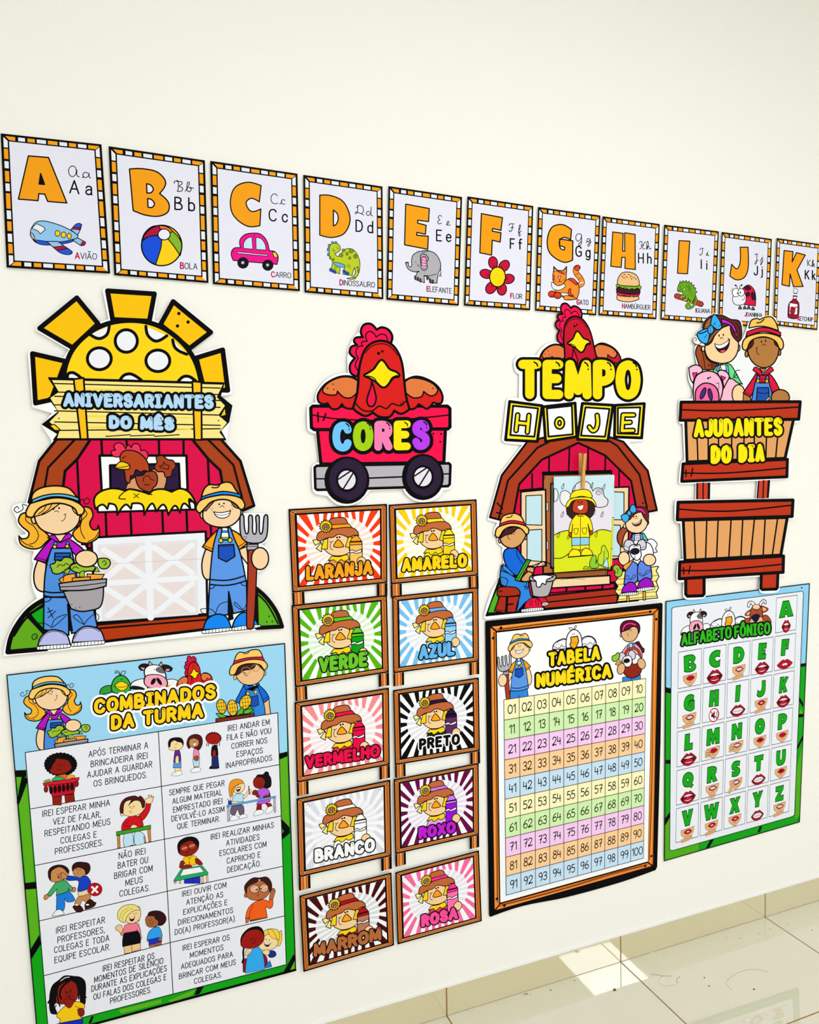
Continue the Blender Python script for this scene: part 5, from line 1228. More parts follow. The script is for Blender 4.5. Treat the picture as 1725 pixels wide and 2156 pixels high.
# ------------------------------------------------------------------ number table poster
N1 = crop(1010, 1260, 4.4231)
def natural(s, gap=.16):
    return sum(glyph(c, False)[0] for c in s) + gap * (len(s) - 1)
def duck(a):
    g = a.part('printed_duck', label='white duck with an orange bill')
    a.f('e9e6f3', '680,475* 690,430 740,390 800,378 820,470*', 9); a.f('white', '690,440* 700,420 745,395 805,385 815,440* 780,450 765,430* 740,460 710,455', 5); a.d('728,410,4 740,425,4 715,430,4')
    a.f('e9e6f3', '945,450* 955,375 1010,350 1060,365 1087,410 1080,445 1030,468*', 9); a.f('white', '955,440* 958,385 1010,357 1058,372 1078,405* 1050,425 1030,405* 1000,430 975,420', 5)
    a.f('white', '808,462* 806,400 825,330 870,290 915,303 945,350 957,450*', 9)
    a.f('fba71b', '848,362* 912,350* 922,400 910,430 895,468 870,465 842,435 852,400', 9); a.d('868,335,5 884,328,5 870,417,4 895,412,4')
    a.l('880,290 850,295 833,278 850,270 880,290 885,260 902,252 895,275 880,290', 6)
o = [(52, 218), (1705, 45), (1650, 2518), (95, 2963)]
ol = '52,222* 60,210* 900,128* 1697,40* 1706,52* 1695,700* 1686,1350* 1655,2500* 1640,2530* 1300,2648 800,2785 400,2865 100,2966* 88,2950* 75,2100* 66,1400*'
a = sheet('number_table_poster', 'number table poster from 01 to 100 in a thick black and orange wooden frame', 'poster', ol, N1, d=.005)
U = a.over(homog([(0, 0), (300, 0), (300, 440), (0, 440)], o))
fr = a.part('frame'); a.f('K', ol)
U.cur = fr
for p, c in (('!9,7.5 291,7.5 283,14.5 17,14.5', 'e5801f'), ('!292,9 292,431 283,424 283,15', 'e5801f'), ('!17,425 283,425 291,432.5 9,432.5', 'dc731a'), ('!8,9 15.5,15 15.5,425 8,431', 'e5801f')): U.f(c, p)
for p in ('10,9.5 120,8.7 289,9', '288,12 287,150 289,300 287.5,428', '10,430.5 150,431.5 288,430', '10.2,12 11,150 9.6,300 10.6,427'): U.l(p, 1.3, 'f3ab6e')
for p in ('20,13 120,11.5 200,13 280,11', '286,16 284.8,120 287,260 285,420', '20,427 120,429 220,426.5 280,429', '13.5,16 12.5,120 14,260 12.5,420'): U.l(p, 1.2)
for p in ('!7,6 19,17', '!293,6 281,17', '!7,434 19,423', '!293,434 281,423'): U.l(p, 2)
U.d('24,11,2.2 277,11,2.2 12,24,2.2 289,24,2.2 24,429,2.2 277,429,2.2 12,415,2.2 289,415,2.2')
pf = a.part('paper_field'); U.cur = pf; U.f('fafbff', '!17.5,17 282,17 282,422.5 17.5,422.5')
b = a.over(affine([(1068, 1190), (720, 790), (775, 1400)], [(215, 762), (375, 492), (372, 842)]))
b.cur = None
lg = b.part('jeans'); a.cur = lg; a.f('2f86e2', '!288,855 445,835 453,912 282,938', 6); a.l('!367,900 367,925', 5)
boy(b, half=True)
duck(a)
g = a.part('printed_girl', label='girl with a braid holding a basket with a lamb')
jn = a.part('jeans', g); a.f('2f86e2', '!1332,735 1498,710 1500,755 1332,778', 6); a.l('!1415,735 1415,765', 5)
hr = a.part('hair', g); a.f('5a1a28', '1440,420* 1480,400 1500,430 1515,455 1533,470 1528,505 1500,490 1460,450', 7); a.l('!1470,430 1490,415', 4); a.l('!1490,455 1512,440', 4)
sh = a.part('shirt', g); a.f('f29ac0', '1322,505* 1390,425 1440,415 1490,455 1515,500* 1500,570 1340,570', 7); a.f('5f9aea', '!1385,425 1405,420 1395,470 1375,470', 5); a.f('5f9aea', '!1425,415 1440,412 1450,460 1430,465', 5); a.f('white', '!1398,425 1420,420 1425,455 1400,460', 3); a.l('!1400,440 1424,436', 4, '22368a')
bk = a.part('lamb_basket', g)
a.l('1345,600 1370,490 1430,462 1480,490 1500,590', 26); a.l('1345,600 1370,490 1430,462 1480,490 1500,590', 17, 'a64a2c')
a.f('90281a', '1328,615* 1512,588* 1505,680 1470,725 1405,740 1350,705', 8)
a.f('f4f4fb', '1430,540 1470,520 1500,560 1490,590 1430,610', 6); a.e('d6d2e2', 1326, 545, 34, 42, 7); a.e('d6d2e2', 1420, 525, 32, 44, 7, -20)
a.f('f4f4fb', '1335,560 1365,532 1405,540 1420,590 1395,635 1350,630 1330,600', 7); a.e('15121c', 1370, 580, 31, 22, 0, -10); a.d('1362,545,4 1374,540,4')
a.f('f6a336', '!1262,612 1290,588 1345,600 1320,640', 6); a.f('8ec23a', '1232,565 1240,535 1265,525 1285,505 1305,515 1300,555 1275,585 1245,585', 7)
a.part('hand', g); a.e('e3b184', 1318, 655, 36, 52, 7, 15); a.part('hand', g); a.e('e3b184', 1508, 607, 36, 50, 7, -15)
a.use(g); a.e('e3b184', 1316, 345, 8, 16, 6); a.f('e3b184', '1320,310 1325,352 1350,390 1392,405 1440,390 1472,345 1480,280 1440,240 1350,260', 8)
a.d('1398,290,4 1412,287,4'); a.l('1380,320 1378,335 1388,348', 4); a.l('1395,305 1405,298 1415,304', 3)
a.use(hr); a.f('5a1a28', '1315,325 1313,255 1345,215 1400,203 1450,212 1488,245 1492,300 1478,330* 1468,275 1425,262 1385,290 1325,312', 8); a.l('1420,262 1460,230', 3)
a.f('ee2a9a', '1325,300* 1345,245 1400,222 1462,238* 1455,256 1400,243 1360,262 1342,305*', 6)
a.part('title_lettering')
text(a, 'TABELA', (640, 636), (1124, 570), (0, -132), 15.5, 'ffdb1a', out=18, serif=True, hl=True, gap=.06)
text(a, 'NUMÉRICA', (527, 834), (1230, 737), (0, -132), 16.5, 'ffdb1a', out=18, serif=True, hl=True, gap=.05)
G = a.over(homog([(0, 0), (100, 0), (100, 100), (0, 100)], [(225, 945), (1547, 745), (1525, 2418), (247, 2763)]))
G.cur = None
for r in range(10):
    row = G.part('number_row'); G.f(('fdf6c6', 'd4f0b6', 'f7cdf6', 'fbd0a0', 'cbe3f8')[r % 5], '!0,%d 100,%d 100,%d 0,%d' % (r * 10, r * 10, r * 10 + 10, r * 10 + 10))
    lc = ('4a3a10', '1c4a20', '4a104a', '4a2408', '0c3566')[r % 5]
    G.l('!0,%d 100,%d' % (r * 10, r * 10), .34, lc); G.l('!0,%d 100,%d' % (r * 10 + 10, r * 10 + 10), .34, lc)
    for c in range(11): G.l('!%d,%d %d,%d' % (c * 10, r * 10, c * 10, r * 10 + 10), .4, lc)
    tc = ('1a140a', '0c2a14', '1c0a22', '221204', '0a1c34')[r % 5]
    for c in range(10):
        n = r * 10 + c + 1; s = '%02d' % n if n < 100 else '100'
        w = min(natural(s) * 4.5, 8.6); x = c * 10 + 5.1 - w / 2
        G.part('number_cell', row); text(G, s, (x, r * 10 + 7.2), (x + w, r * 10 + 7.2), (0, -4.2), .27, tc)
a.done()

# ------------------------------------------------------------------ phonics alphabet poster
AF = crop(1390, 1220, 5.1493)
def cow(a):
    g = a.part('printed_cow', label='white cow with a pink snout')
    a.f('f4f4f9', '225,605* 240,545 300,502 335,510 335,600*', 7); a.f('1a161c', '225,607* 240,575 300,580 330,605*'); a.f('f4f4f9', '455,490* 520,478 552,520 545,565 455,570*', 7); a.f('f9b41c', '!455,560 480,530 495,565')
    a.f('1d1a20', '293,385 325,352 375,360 362,385 335,410 305,418', 6); a.f('f0a0bc', '305,392 330,392 345,400 325,412', 0); a.f('1d1a20', '440,352 480,344 508,372 490,405 460,400', 6); a.f('f0a0bc', '470,385 490,382 485,398 465,398', 0)
    a.f('e8b98a', '!355,365 365,322 388,358', 6); a.f('e8b98a', '!422,358 441,317 450,358', 6)
    a.f('f6f6fb', '328,480* 330,405 365,362 420,355 452,390 463,470*', 8); a.f('68656f', '405,385 425,368 445,385 456,425 425,428 402,410', 0); a.d('392,398,4 405,396,4')
    a.f('f6a5c0', '320,545 330,475 370,450 430,450 465,490 462,550 430,580 350,580', 8)
    a.e('120e14', 378, 515, 13, 36, 0, 22); a.e('120e14', 416, 510, 13, 36, 0, -18)
def ram(a):
    g = a.part('printed_ram', label='brown ram with white horns')
    a.f('a84c2b', '905,450* 930,425 980,420 990,490* 920,490', 7); a.f('a84c2b', '1105,400* 1150,385 1190,420 1205,470 1110,480', 7)
    for p in ('1030,275 1015,245 980,232 955,250 950,300 970,300* 975,280 990,265 1010,290', '1075,275 1095,235 1125,215 1150,232 1150,265 1135,265* 1120,250 1105,265 1095,290'): a.f('f4f4f9', p, 7)
    for p in ('!990,235 985,262', '!965,245 980,270', '!1120,218 1120,250', '!1142,225 1130,255'): a.l(p, 4)
    a.f('a84c2b', '920,385 950,345 985,330 985,365 955,395', 6); a.f('f0b896', '938,380 960,355 980,350 960,385'); a.f('a84c2b', '1100,290 1135,295 1175,320 1150,350 1110,355', 6); a.f('f0b896', '1112,305 1140,312 1150,330 1118,340')
    a.f('a84c2b', '975,420 985,330 1020,280 1080,280 1110,330 1112,420 1095,475 985,482', 8)
    a.f('e8b492', '972,455* 1000,420 1108,405* 1108,465 985,485', 6); a.f('f4c8a4', '1002,310 1015,280 1045,268 1075,278 1085,305 1060,325 1030,322', 6)
    a.f('17103c', '990,405 1040,375 1080,388 1065,440 1036,462 1000,432', 4); a.d('1040,335,4 1055,332,4')
def lips(a, cx, cy, rx, ry, kind):
    f = lambda x, y: (cx + x * rx, cy + y * ry)
    t = a.over(f)
    t.f('b8102a', '-1,0* -.65,-.5 -.25,-.92 0,-.75 .25,-.92 .65,-.5 1,0* .6,.7 0,1 -.6,.7', .06, '6a0a18')
    if kind == 'closed': t.l('-.9,0 -.3,-.08 0,.05 .3,-.08 .9,0', .13, '3a0610')
    elif kind == 'parted': t.f('f6f6fb', '-.35,.0 0,-.22 .35,.0 .3,.25 0,.32 -.3,.25', .06, '3a0610'); t.l('!0,-.2 0,.3', .05, '3a0610')
    elif kind == 'round': t.f('4a0812', '-.35,0 0,-.4 .35,0 0,.4', .05, '2a0408')
    else:
        t.f('5a0a16', '-.92,.05* -.5,-.42 0,-.5 .5,-.42 .92,.05* .5,.5 0,.62 -.5,.5', .05, '3a0610')
        if kind == 'teeth':
            t.f('f6f6fb', '-.75,.02* -.4,-.36 0,-.42 .4,-.36 .75,.02* .4,.4 0,.5 -.4,.4'); t.l('-.75,.02 0,.08 .75,.02', .06, '5a4a60')
            for x in (-.5, -.25, 0, .25, .5): t.l('!%f,%f %f,%f' % (x, -.38 + abs(x) * .3, x, .42 - abs(x) * .3), .045, '5a4a60')
        else:
            t.f('c01a34', '-.6,.3 0,-.05 .6,.3 0,.5')
            t.f('f6f6fb', '-.6,-.22* -.3,-.4 0,-.46 .3,-.4 .6,-.22* .3,-.16 0,-.12 -.3,-.16')
            t.f('f6f6fb', '-.5,.4* 0,.46 .5,.4* .3,.5 0,.56 -.3,.5')
            for x in (-.3, 0, .3): t.l('!%f,-.45 %f,-.14' % (x, x), .04, '5a4a60')
MOUTH = {'A': ('lips', 'open', .20, .17), 'C': ('lips', 'open', .32, .19), 'E': ('lips', 'open', .31, .17), 'F': ('lips', 'parted', .35, .13), 'K': ('lips', 'open', .31, .17), 'L': ('lips', 'open', .32, .17), 'Q': ('lips', 'open', .31, .17),
 'I': ('lips', 'teeth', .32, .16), 'T': ('lips', 'teeth', .31, .15), 'Y': ('lips', 'teeth', .28, .15),
 'B': ('chin', 'closed', ''), 'P': ('chin', 'closed', ''), 'D': ('chin', 'teeth', 'u'), 'G': ('chin', 'teeth', 'u'), 'J': ('chin', 'parted', 'u'), 'M': ('chin', 'closed', 'l'), 'N': ('chin', 'teeth', 'l'), 'O': ('chin', 'round', ''),
 'R': ('chin', 'teeth', 'n'), 'S': ('chin', 'teeth', 's'), 'U': ('chin', 'round', ''), 'V': ('chin', 'parted', 'u'), 'W': ('chin', 'parted', 'u'), 'X': ('chin', 'parted', ''), 'Z': ('chin', 'teeth', 'u'), 'H': ('mute',)}
def mouth(t, ch):
    m = MOUTH[ch]; SK = 'e4b182'
    if m[0] == 'lips': lips(t, .47, .77, m[2], m[3], m[1])
    elif m[0] == 'mute':
        t.e('f4f4fb', .47, .76, .2, .17, .03, 0, 'cc1430')
        t.f('15121c', '!.36,.73 .42,.73 .50,.64 .50,.88 .42,.80 .36,.80'); t.l('.55,.69 .59,.76 .55,.83', .018); t.l('.6,.67 .65,.76 .6,.86', .018); t.l('!.33,.65 .61,.88', .03, 'cc1430')
    else:
        if m[2] == 'n':
            for x in (.36, .44, .5, .58): t.l('!%f,.84 %f,.96' % (x, x - .02), .05, '8a5a34'); t.l('!%f,.84 %f,.96' % (x, x - .02), .035, SK)
        t.f(SK, '.2,.62* .74,.59* .72,.72 .62,.83 .47,.89 .34,.83 .22,.74', .012, '8a5a34')
        lips(t, .49, .69, .17, .07, m[1]); t.l('.42,.81 .47,.79 .53,.80', .012, '8a5a34')
        if m[2] == 'u':
            t.l('!.24,.90 .62,.875', .075, '8a5a34'); t.l('!.24,.90 .62,.875', .055, SK); t.l('!.24,.935 .55,.91', .05, '8a5a34'); t.l('!.24,.935 .55,.91', .034, SK); t.e('f8dfc4', .64, .865, .035, .026, .01)
        if m[2] == 'l':
            for y in (.68, .745, .81): t.l('!.16,%f .34,%f' % (y, y), .062, '8a5a34'); t.l('!.16,%f .34,%f' % (y, y), .045, SK); t.e('f8dfc4', .345, y, .028, .02, .008)
        if m[2] == 's':
            for k in range(3): t.l('!%f,.93 %f,.70' % (.16 + k * .045, .30 + k * .04), .05, '8a5a34'); t.l('!%f,.93 %f,.70' % (.16 + k * .045, .30 + k * .04), .036, SK)
a = sheet('phonics_poster', 'phonics chart of letters and mouths with a sky blue and green border', 'poster', '!65,238 1622,45 1513,2630 48,3052', AF, d=.004)
a.part('border')
a.f('16a31b', '!65,238 1622,45 1513,2630 48,3052', 9)
a.f('8fd1f7', '!67,242 1617,50 1576,935 67,1180'); a.f('5fb51e', '!1520,1400 1550,1440 1545,1480 1512,1480'); a.f('4fae1c', '!52,2640 110,2560 105,2940 420,2850 420,2940 52,3045'); a.f('4fae1c', '!1480,2060 1545,1800 1520,2560 1465,2600')
for p in ('!65,1165 122,1190 122,1240 65,1225', '!62,1957 118,1957 118,1998 62,1998', '!55,2590 108,2520 108,2580 50,2680', '!495,2915 550,2815 590,2810 535,2905', '!1055,2745 1080,2680 1110,2672 1085,2738', '!1525,915 1582,905 1582,940 1525,950', '!1510,1270 1555,1345 1555,1390 1508,1320', '!1502,1462 1555,1455 1555,1490 1500,1497', '!1548,1690 1550,1730 1490,1850 1492,1800'): a.f('K', p)
a.l('!67,240 1620,47 1514,2628 49,3050', 9, 'K', True); a.d('1537,90,8 1500,2608,6')
a.part('panel'); a.f('ebedf9', '128,350 132,315 165,298* 1510,132* 1545,130 1556,160* 1460,2520* 1455,2555 1420,2575* 150,2935* 112,2935 106,2900*', 7)
cow(a); duck(a.over(affine([(810, 455), (957, 440), (870, 292)], [(672, 505), (816, 490), (738, 342)]))); ram(a)
a.part('title_lettering')
text(a, 'ALFABETO', (230, 722), (777, 636), (0, -132), 12, '2fb61f', out=16, serif=True, hl=True, gap=.05)
text(a, 'FÔNICO', (804, 634), (1197, 590), (0, -132), 12, '2fb61f', out=16, serif=True, hl=True, gap=.05)
G = a.over(homog([(0, 0), (4.915, 0), (4.915, 4.905), (0, 4.905)], [(200, 790), (1473, 583), (1397, 2514), (172, 2855)]))
G.cur = None
for k, ch in enumerate('ABCDEFGHIJKLMNOPQRSTUVWXYZ'):
    c, r = (4, -1) if k == 0 else ((k - 1) % 5, (k - 1) // 5)
    T = G.over(lambda x, y, c=c, r=r: (c + x, r + y)); T.cur = None
    t = T.part('letter_tile', label='tile of the letter %s' % ch)
    T.f('eef0fa', '!0,0 .915,0 .915,.905 0,.905', .014, '1c1c3a')
    T.part('letter', t); w = BLK[ch][0] * .0060
    block(T, ch, (.455 - w / 2, .11), (.455 + w / 2, .11), (.455 - w / 2, .53), '17a81c', .02, 'eef0fa')
    T.part('mute_symbol' if ch == 'H' else 'mouth_picture', t); mouth(T, ch)
a.done()
# ------------------------------------------------------------------ class rules poster
K1, K2, K3, K4, K5 = crop(0, 1340, 2.7823), crop(0, 1560, 5.0735), crop(320, 1480, 5.3906), crop(0, 1860, 5.0735), crop(320, 1820, 5.3906)
Q = '13.7,1420.5 600.2,1354 623.3,2043.5 78.8,2190'
a = sheet('class_rules_poster', 'class rules poster with ten illustrated rules, green border and blue sky heading COMBINADOS DA TURMA', 'poster', '!' + Q, IDM, d=.008)
a.part('border')
a.f('12a31a', '!' + Q)
a.f('9dd6f8', '!13.7,1420.5 600.2,1354 605,1584 32,1622')
for p in ('!33,1636 47,1636 37,1662', '!40,1694 57,1650 73,1855 55,1860', '!54,1872 75,1871 82,1968 66,1995', '!588,1598 605,1592 609,1742 592,1726', '!593,1750 598,1752 594,1756', '!355,2106 412,2083 405,2095 360,2112', '!612,2040 622,2022 622,2042 608,2046', '!250,2126 340,2104 340,2112 255,2134'): a.f('5db11e', p)
for p in ('!31,1622 55,1622 55,1636 33,1636', '!46,1634 60,1640 40,1694 35,1690', '!52,1859 75,1857 76,1871 54,1873', '!64,2000 83,1968 86,1988 66,2020', '!586,1588 605,1582 606,1592 587,1600', '!591,1722 610,1742 611,1754 594,1768 592,1758 598,1750 591,1740', '!409,2096 415,2080 430,2076 420,2093', '!597,2046 619,2008 622,2020 610,2044', '!186,2156 192,2140 198,2139 192,2154'): a.f('K', p)
a.l('!14.5,1421.5 599.5,1355 622.5,2042.5 79.5,2188', 2.4, 'K', True)
a.l('!79,2188 622,2042', 5)
# heading
b = a.at(K1)
b.cur = None
girl(b.over(affine([(520, 830), (535, 1420), (968, 1375)], [(300, 367), (318, 632), (515, 600)])), half=True)
g = b.part('printed_boy', label='boy in a straw hat and glasses behind a crate of corn')
b.part('arm', g); b.f('eec08e', '!1545,370 1575,365 1588,470 1550,480', 5)
b.part('shirt', g)
b.f('1468dc', '1425,290* 1400,340 1383,380 1440,400 1500,300', 5); b.f('1468dc', '1510,280* 1555,320 1578,362* 1545,385 1520,340', 5); b.l('!1572,350 1542,372', 3)
b.part('overalls', g)
b.f('2f86e2', '1445,310* 1420,420 1400,470* 1555,470* 1545,390 1510,300*', 5); b.f('1d4fb0', '!1465,355 1510,345 1515,400 1490,412 1465,405', 4); b.e('ffcf1d', 1452, 335, 9, 10, 3); b.e('ffcf1d', 1498, 325, 9, 10, 3); b.f('1468dc', '!1425,285 1450,280 1478,320 1510,270 1522,280 1490,315 1440,310', 4)
b.use(g)
b.e('eec08e', 1378, 240, 9, 14, 4); b.e('eec08e', 1550, 215, 9, 14, 4)
b.f('eec08e', '1382,210 1390,245 1420,275 1465,285 1510,272 1540,240 1548,200 1520,165 1450,155 1400,175', 5)
b.part('hair', g); b.f('3f1c1e', '1378,225* 1395,180 1450,155 1500,165* 1480,190 1430,200 1395,225*', 4); b.f('3f1c1e', '!1500,162 1535,175 1550,205 1530,185', 3)
b.part('glasses', g); b.l([(1442 + 26 * math.cos(t * .3), 200 + 20 * math.sin(t * .3)) for t in range(21)], 3.4, 'b88a5a', True); b.l([(1497 + 24 * math.cos(t * .3), 185 + 20 * math.sin(t * .3)) for t in range(21)], 3.4, 'b88a5a', True)
b.use(g); b.d('1455,195,4 1472,186,4 1500,188,2 1490,196,2'); b.l('1425,212 1440,212', 3); b.l('1432,215 1438,228 1452,230', 3)
b.part('straw_hat', g)
b.f('fdc968', '1372,150* 1385,110 1405,92 1435,95 1480,78 1520,82 1540,125* 1450,140', 6); b.f('dc2140', '1365,165* 1372,145* 1450,125 1540,120* 1550,142* 1450,150', 5)
b.f('fdc968', '1345,205 1360,170 1400,152 1470,135 1540,140 1566,165 1560,190 1545,195* 1520,165 1450,160 1400,178 1375,222 1350,225', 6); b.l('1425,100 1450,100 1460,88', 4)
c = b.part('corn_crate', g)
b.f('4fae2a', '1275,450* 1300,470 1490,445* 1455,400 1420,430 1390,455 1330,465', 4)
for x, y, rx, ry, t in ((1438, 385, 32, 44, 25), (1298, 410, 28, 42, -12), (1362, 418, 30, 46, -6)):
    b.e('fbc92a', x, y, rx, ry, 5, t)
    for k in (-.5, 0, .5): b.l('!%f,%f %f,%f' % (x + k * rx - 4, y - ry * .8, x + k * rx + 4, y + ry * .8), 2.4); b.l('!%f,%f %f,%f' % (x - rx * .85, y + k * ry + 3, x + rx * .85, y + k * ry - 3), 2.4)
b.f('5cb82c', '1265,450* 1300,455 1330,470* 1290,475', 4); b.f('5cb82c', '1385,465* 1400,435 1422,415 1425,450*', 4); b.f('5cb82c', '1425,455* 1440,430 1488,425* 1460,450*', 4)
b.f('8f3520', '!1265,482 1490,452 1490,475 1265,502', 5); b.l('!1270,490 1488,463', 2); b.l('!1462,455 1464,465', 3)
# animals above the title
d = b.part('printed_duck', label='green duck with a yellow bill')
b.f('2f9e35', '585,345* 590,310 620,290 660,290 680,320*', 5); b.f('2f9e35', '760,305* 780,275 820,270 838,295 830,315*', 5)
b.f('3aae3a', '655,320 660,265 690,232 725,230 755,260 768,305 740,330 690,335', 6); b.l('705,230 690,212 675,215 680,200 700,210 708,230 715,205 735,205 728,222', 4)
b.f('fbd21e', '670,290* 700,265 720,265 755,285* 735,310 710,318', 4); b.l('672,290 712,298 752,286', 3); b.d('708,252,3 716,249,3')
c = b.over(affine([(325, 520), (463, 490), (441, 317)], [(850, 262), (975, 255), (945, 148)])); c.cur = None; cow(c)
c = b.over(affine([(700, 625), (1060, 620), (880, 742)], [(1108, 228), (1168, 215), (1140, 247)])); c.cur = None; c.lw = 1.15; rooster(c)
b.part('title_lettering')
text(b, 'COMBINADOS', (552, 456), (1264, 364), (0, -88), 11, 'ffd01a', out=9, serif=True, hl=True, gap=.08, margin=13)
text(b, 'DA TURMA', (650, 550), (1192, 474), (0, -88), 11, 'ffd01a', out=9, serif=True, hl=True, gap=.08, margin=13)
# panel of rules
a.part('panel')
PAN = '!53.2,1584.4 584.8,1500.7 602.9,2030.6 101,2161'
a.f('ebecf8', PAN); a.l(PAN, 1.7, 'K', True)
a.l('!333.5,1541 364.5,2092.7', 1.7)
for p in ('65,1702.9 340,1655.6 587.1,1609.9', '73.9,1822.1 347,1766.6 590.9,1718', '82.8,1938.8 353.4,1876 594.6,1824', '92.6,2054.1 359,1984.2 598.6,1928.2'): a.l('!' + p, 1.6)
RULES = [
 (K2, 62, [('APÓS TERMINAR A', 950, 172, 1580, 74), ('BRINCADEIRA IREI', 972, 278, 1572, 184), ('AJUDAR A GUARDAR', 935, 392, 1622, 277), ('OS BRINQUEDOS.', 1003, 487, 1568, 390)]),
 (K2, 62, [('IREI ESPERAR MINHA', 455, 810, 1172, 688), ('VEZ DE FALAR,', 570, 896, 1075, 812), ('RESPEITANDO MEUS', 480, 1020, 1175, 890), ('COLEGAS E', 650, 1095, 1030, 1027), ('PROFESSORES.', 590, 1212, 1098, 1112)]),
 (K2, 62, [('NÃO IREI', 1272, 1258, 1550, 1205), ('BATER OU', 1262, 1362, 1578, 1298), ('BRIGAR COM', 1223, 1472, 1628, 1388), ('MEUS', 1342, 1548, 1522, 1508), ('COLEGAS.', 1280, 1662, 1595, 1598)]),
 (K4, 62, [('IREI RESPEITAR', 602, 533, 1118, 418), ('PROFESSORES,', 617, 635, 1117, 522), ('COLEGAS E TODA', 582, 742, 1165, 610), ('EQUIPE ESCOLAR.', 585, 850, 1175, 705)]),
 (K4, 60, [('IREI RESPEITAR OS', 1100, 940, 1647, 800), ('MOMENTOS DE SILÊNCIO', 1008, 1060, 1741, 852), ('DURANTE AS EXPLICAÇÕES', 980, 1155, 1779, 933), ('OU FALAS DOS COLEGAS E', 1002, 1243, 1774, 1027), ('PROFESSORES.', 1180, 1285, 1613, 1162)]),
 (K3, 60, [('IREI ANDAR EM', 863, 318, 1333, 245), ('FILA E NÃO VOU', 853, 425, 1350, 342), ('CORRER NOS', 905, 520, 1305, 452), ('ESPAÇOS', 963, 612, 1255, 567), ('INAPROPRIADOS.', 843, 740, 1375, 647)]),
 (K3, 60, [('SEMPRE QUE PEGAR', 198, 1048, 820, 938), ('ALGUM MATERIAL', 235, 1145, 793, 1042), ('EMPRESTADO IREI', 243, 1243, 795, 1140), ('DEVOLVÊ-LO ASSIM', 225, 1345, 820, 1232), ('QUE TERMINAR.', 290, 1432, 768, 1342)]),
 (K3, 60, [('IREI REALIZAR MINHAS', 670, 1552, 1380, 1413), ('ATIVIDADES', 845, 1620, 1218, 1548), ('ESCOLARES COM', 770, 1735, 1298, 1630), ('CAPRICHO E', 852, 1822, 1228, 1748), ('DEDICAÇÃO.', 857, 1925, 1232, 1848)]),
 (K5, 58, [('IREI OUVIR COM', 345, 365, 843, 257), ('ATENÇÃO AS', 393, 458, 805, 368), ('EXPLICAÇÕES E', 358, 570, 853, 457), ('DIRECIONAMENTOS', 298, 688, 918, 545), ('DO(A) PROFESSOR(A).', 262, 798, 950, 638)]),
 (K5, 58, [('IREI ESPERAR OS', 350, 978, 878, 853), ('MOMENTOS', 433, 1060, 808, 967), ('ADEQUADOS PARA', 333, 1188, 915, 1045), ('BRINCAR COM MEUS', 310, 1300, 948, 1135), ('COLEGAS.', 482, 1355, 790, 1275)]),
]
for fr, h, lines in RULES:
    t = a.at(fr); t.part('rule_text')
    for s, x0, y0, x1, y1 in lines:
        text(t, s, (x0, y0), (x1, y1), (0, -h), 4.0, '141426', gap=.28)
# ---- the ten little pictures
BR, TN, PL, DK = '8f1f14', 'c98a55', 'f7d9a4', '2c1216'
k = a.at(K2)
def face(q, x, y, s=1):
    q.d('%f,%f,%f %f,%f,%f' % (x - 18 * s, y, 6 * s, x + 20 * s, y - 6 * s, 6 * s)); q.l('%f,%f %f,%f %f,%f' % (x - 15 * s, y + 20 * s, x, y + 10 * s, x + 18 * s, y + 14 * s), 3 * s); q.l('%f,%f %f,%f %f,%f' % (x - 28 * s, y + 38 * s, x - 18 * s, y + 55 * s, x + 4 * s, y + 52 * s), 4 * s)
g = k.part('printed_child', label='child with curly black hair carrying a red toy basket')
k.f(BR, '!560,590 660,590 655,685 565,685', 5); k.f(BR, '!690,580 790,565 800,640 700,665', 5)
hr = k.part('hair', g)
q = [(648 + (172 + (9 if i % 2 else 0)) * math.cos(i * math.pi / 26) , 250 + (122 + (9 if i % 2 else 0)) * math.sin(i * math.pi / 26)) for i in range(52)]
k.f('0c0a0c', q)
k.use(g); k.f('f0641e', '!590,375 700,350 715,400 590,420', 4); k.f(BR, '530,300 545,340 600,358 690,345 760,300 765,250 740,200 620,185 570,210 540,250', 5); face(k, 640, 252)
k.use(hr); k.f('0c0a0c', '545,300 500,290 520,220 570,170 640,150 720,170 770,220 800,280 770,300* 755,250 720,205 640,190 610,180 590,220 560,260', 0)
t = k.part('toy_basket', g)
k.f('fba21e', '!712,370 745,355 800,370 800,395 720,395', 4); k.f('2fb56a', '550,425 580,390 640,380 690,410', 5); k.f('6cc02a', '!470,425 530,405 540,430 475,440', 4)
k.f('c4122c', '!515,470 815,430 790,560 560,600', 6); k.f('d81a34', '!458,450 845,388 845,412 815,440 470,480', 6)
for i in range(6): k.e('1a0608', 545 + i * 45, 525 - i * 7.5, 19, 42)
k.use(g); k.e(BR, 492, 515, 22, 34, 5); k.e(BR, 820, 455, 20, 34, 5)
g = k.part('printed_child', label='boy in a red jumper raising his hand at a green desk')
k.f('bfe0f7', '1325,1000 1360,975 1410,975 1430,1100 1420,1110 1330,1128', 5); k.f('bfe0f7', '1440,980 1490,965 1540,1000 1550,1085 1445,1105', 5)
s = k.part('shirt', g)
k.f('d01420', '1470,820 1540,740 1560,660* 1612,675* 1590,760 1520,850', 6); k.f('d01420', '1298,950* 1310,880 1370,815 1440,800 1500,820 1530,905 1480,925 1330,960', 6); k.l('1380,850 1330,905 1400,910', 5)
k.use(g)
k.f(PL, '1555,660 1552,620 1580,610 1590,572 1605,605 1620,575 1625,605 1640,590 1635,630 1610,668', 5)
k.f(PL, '1395,930 1410,900 1440,895 1470,920', 4)
k.e(PL, 1305, 778, 20, 22, 5); k.f(PL, '1310,720 1320,780 1380,805 1450,795 1520,760 1540,700 1510,640 1430,625 1340,650', 5); face(k, 1410, 705)
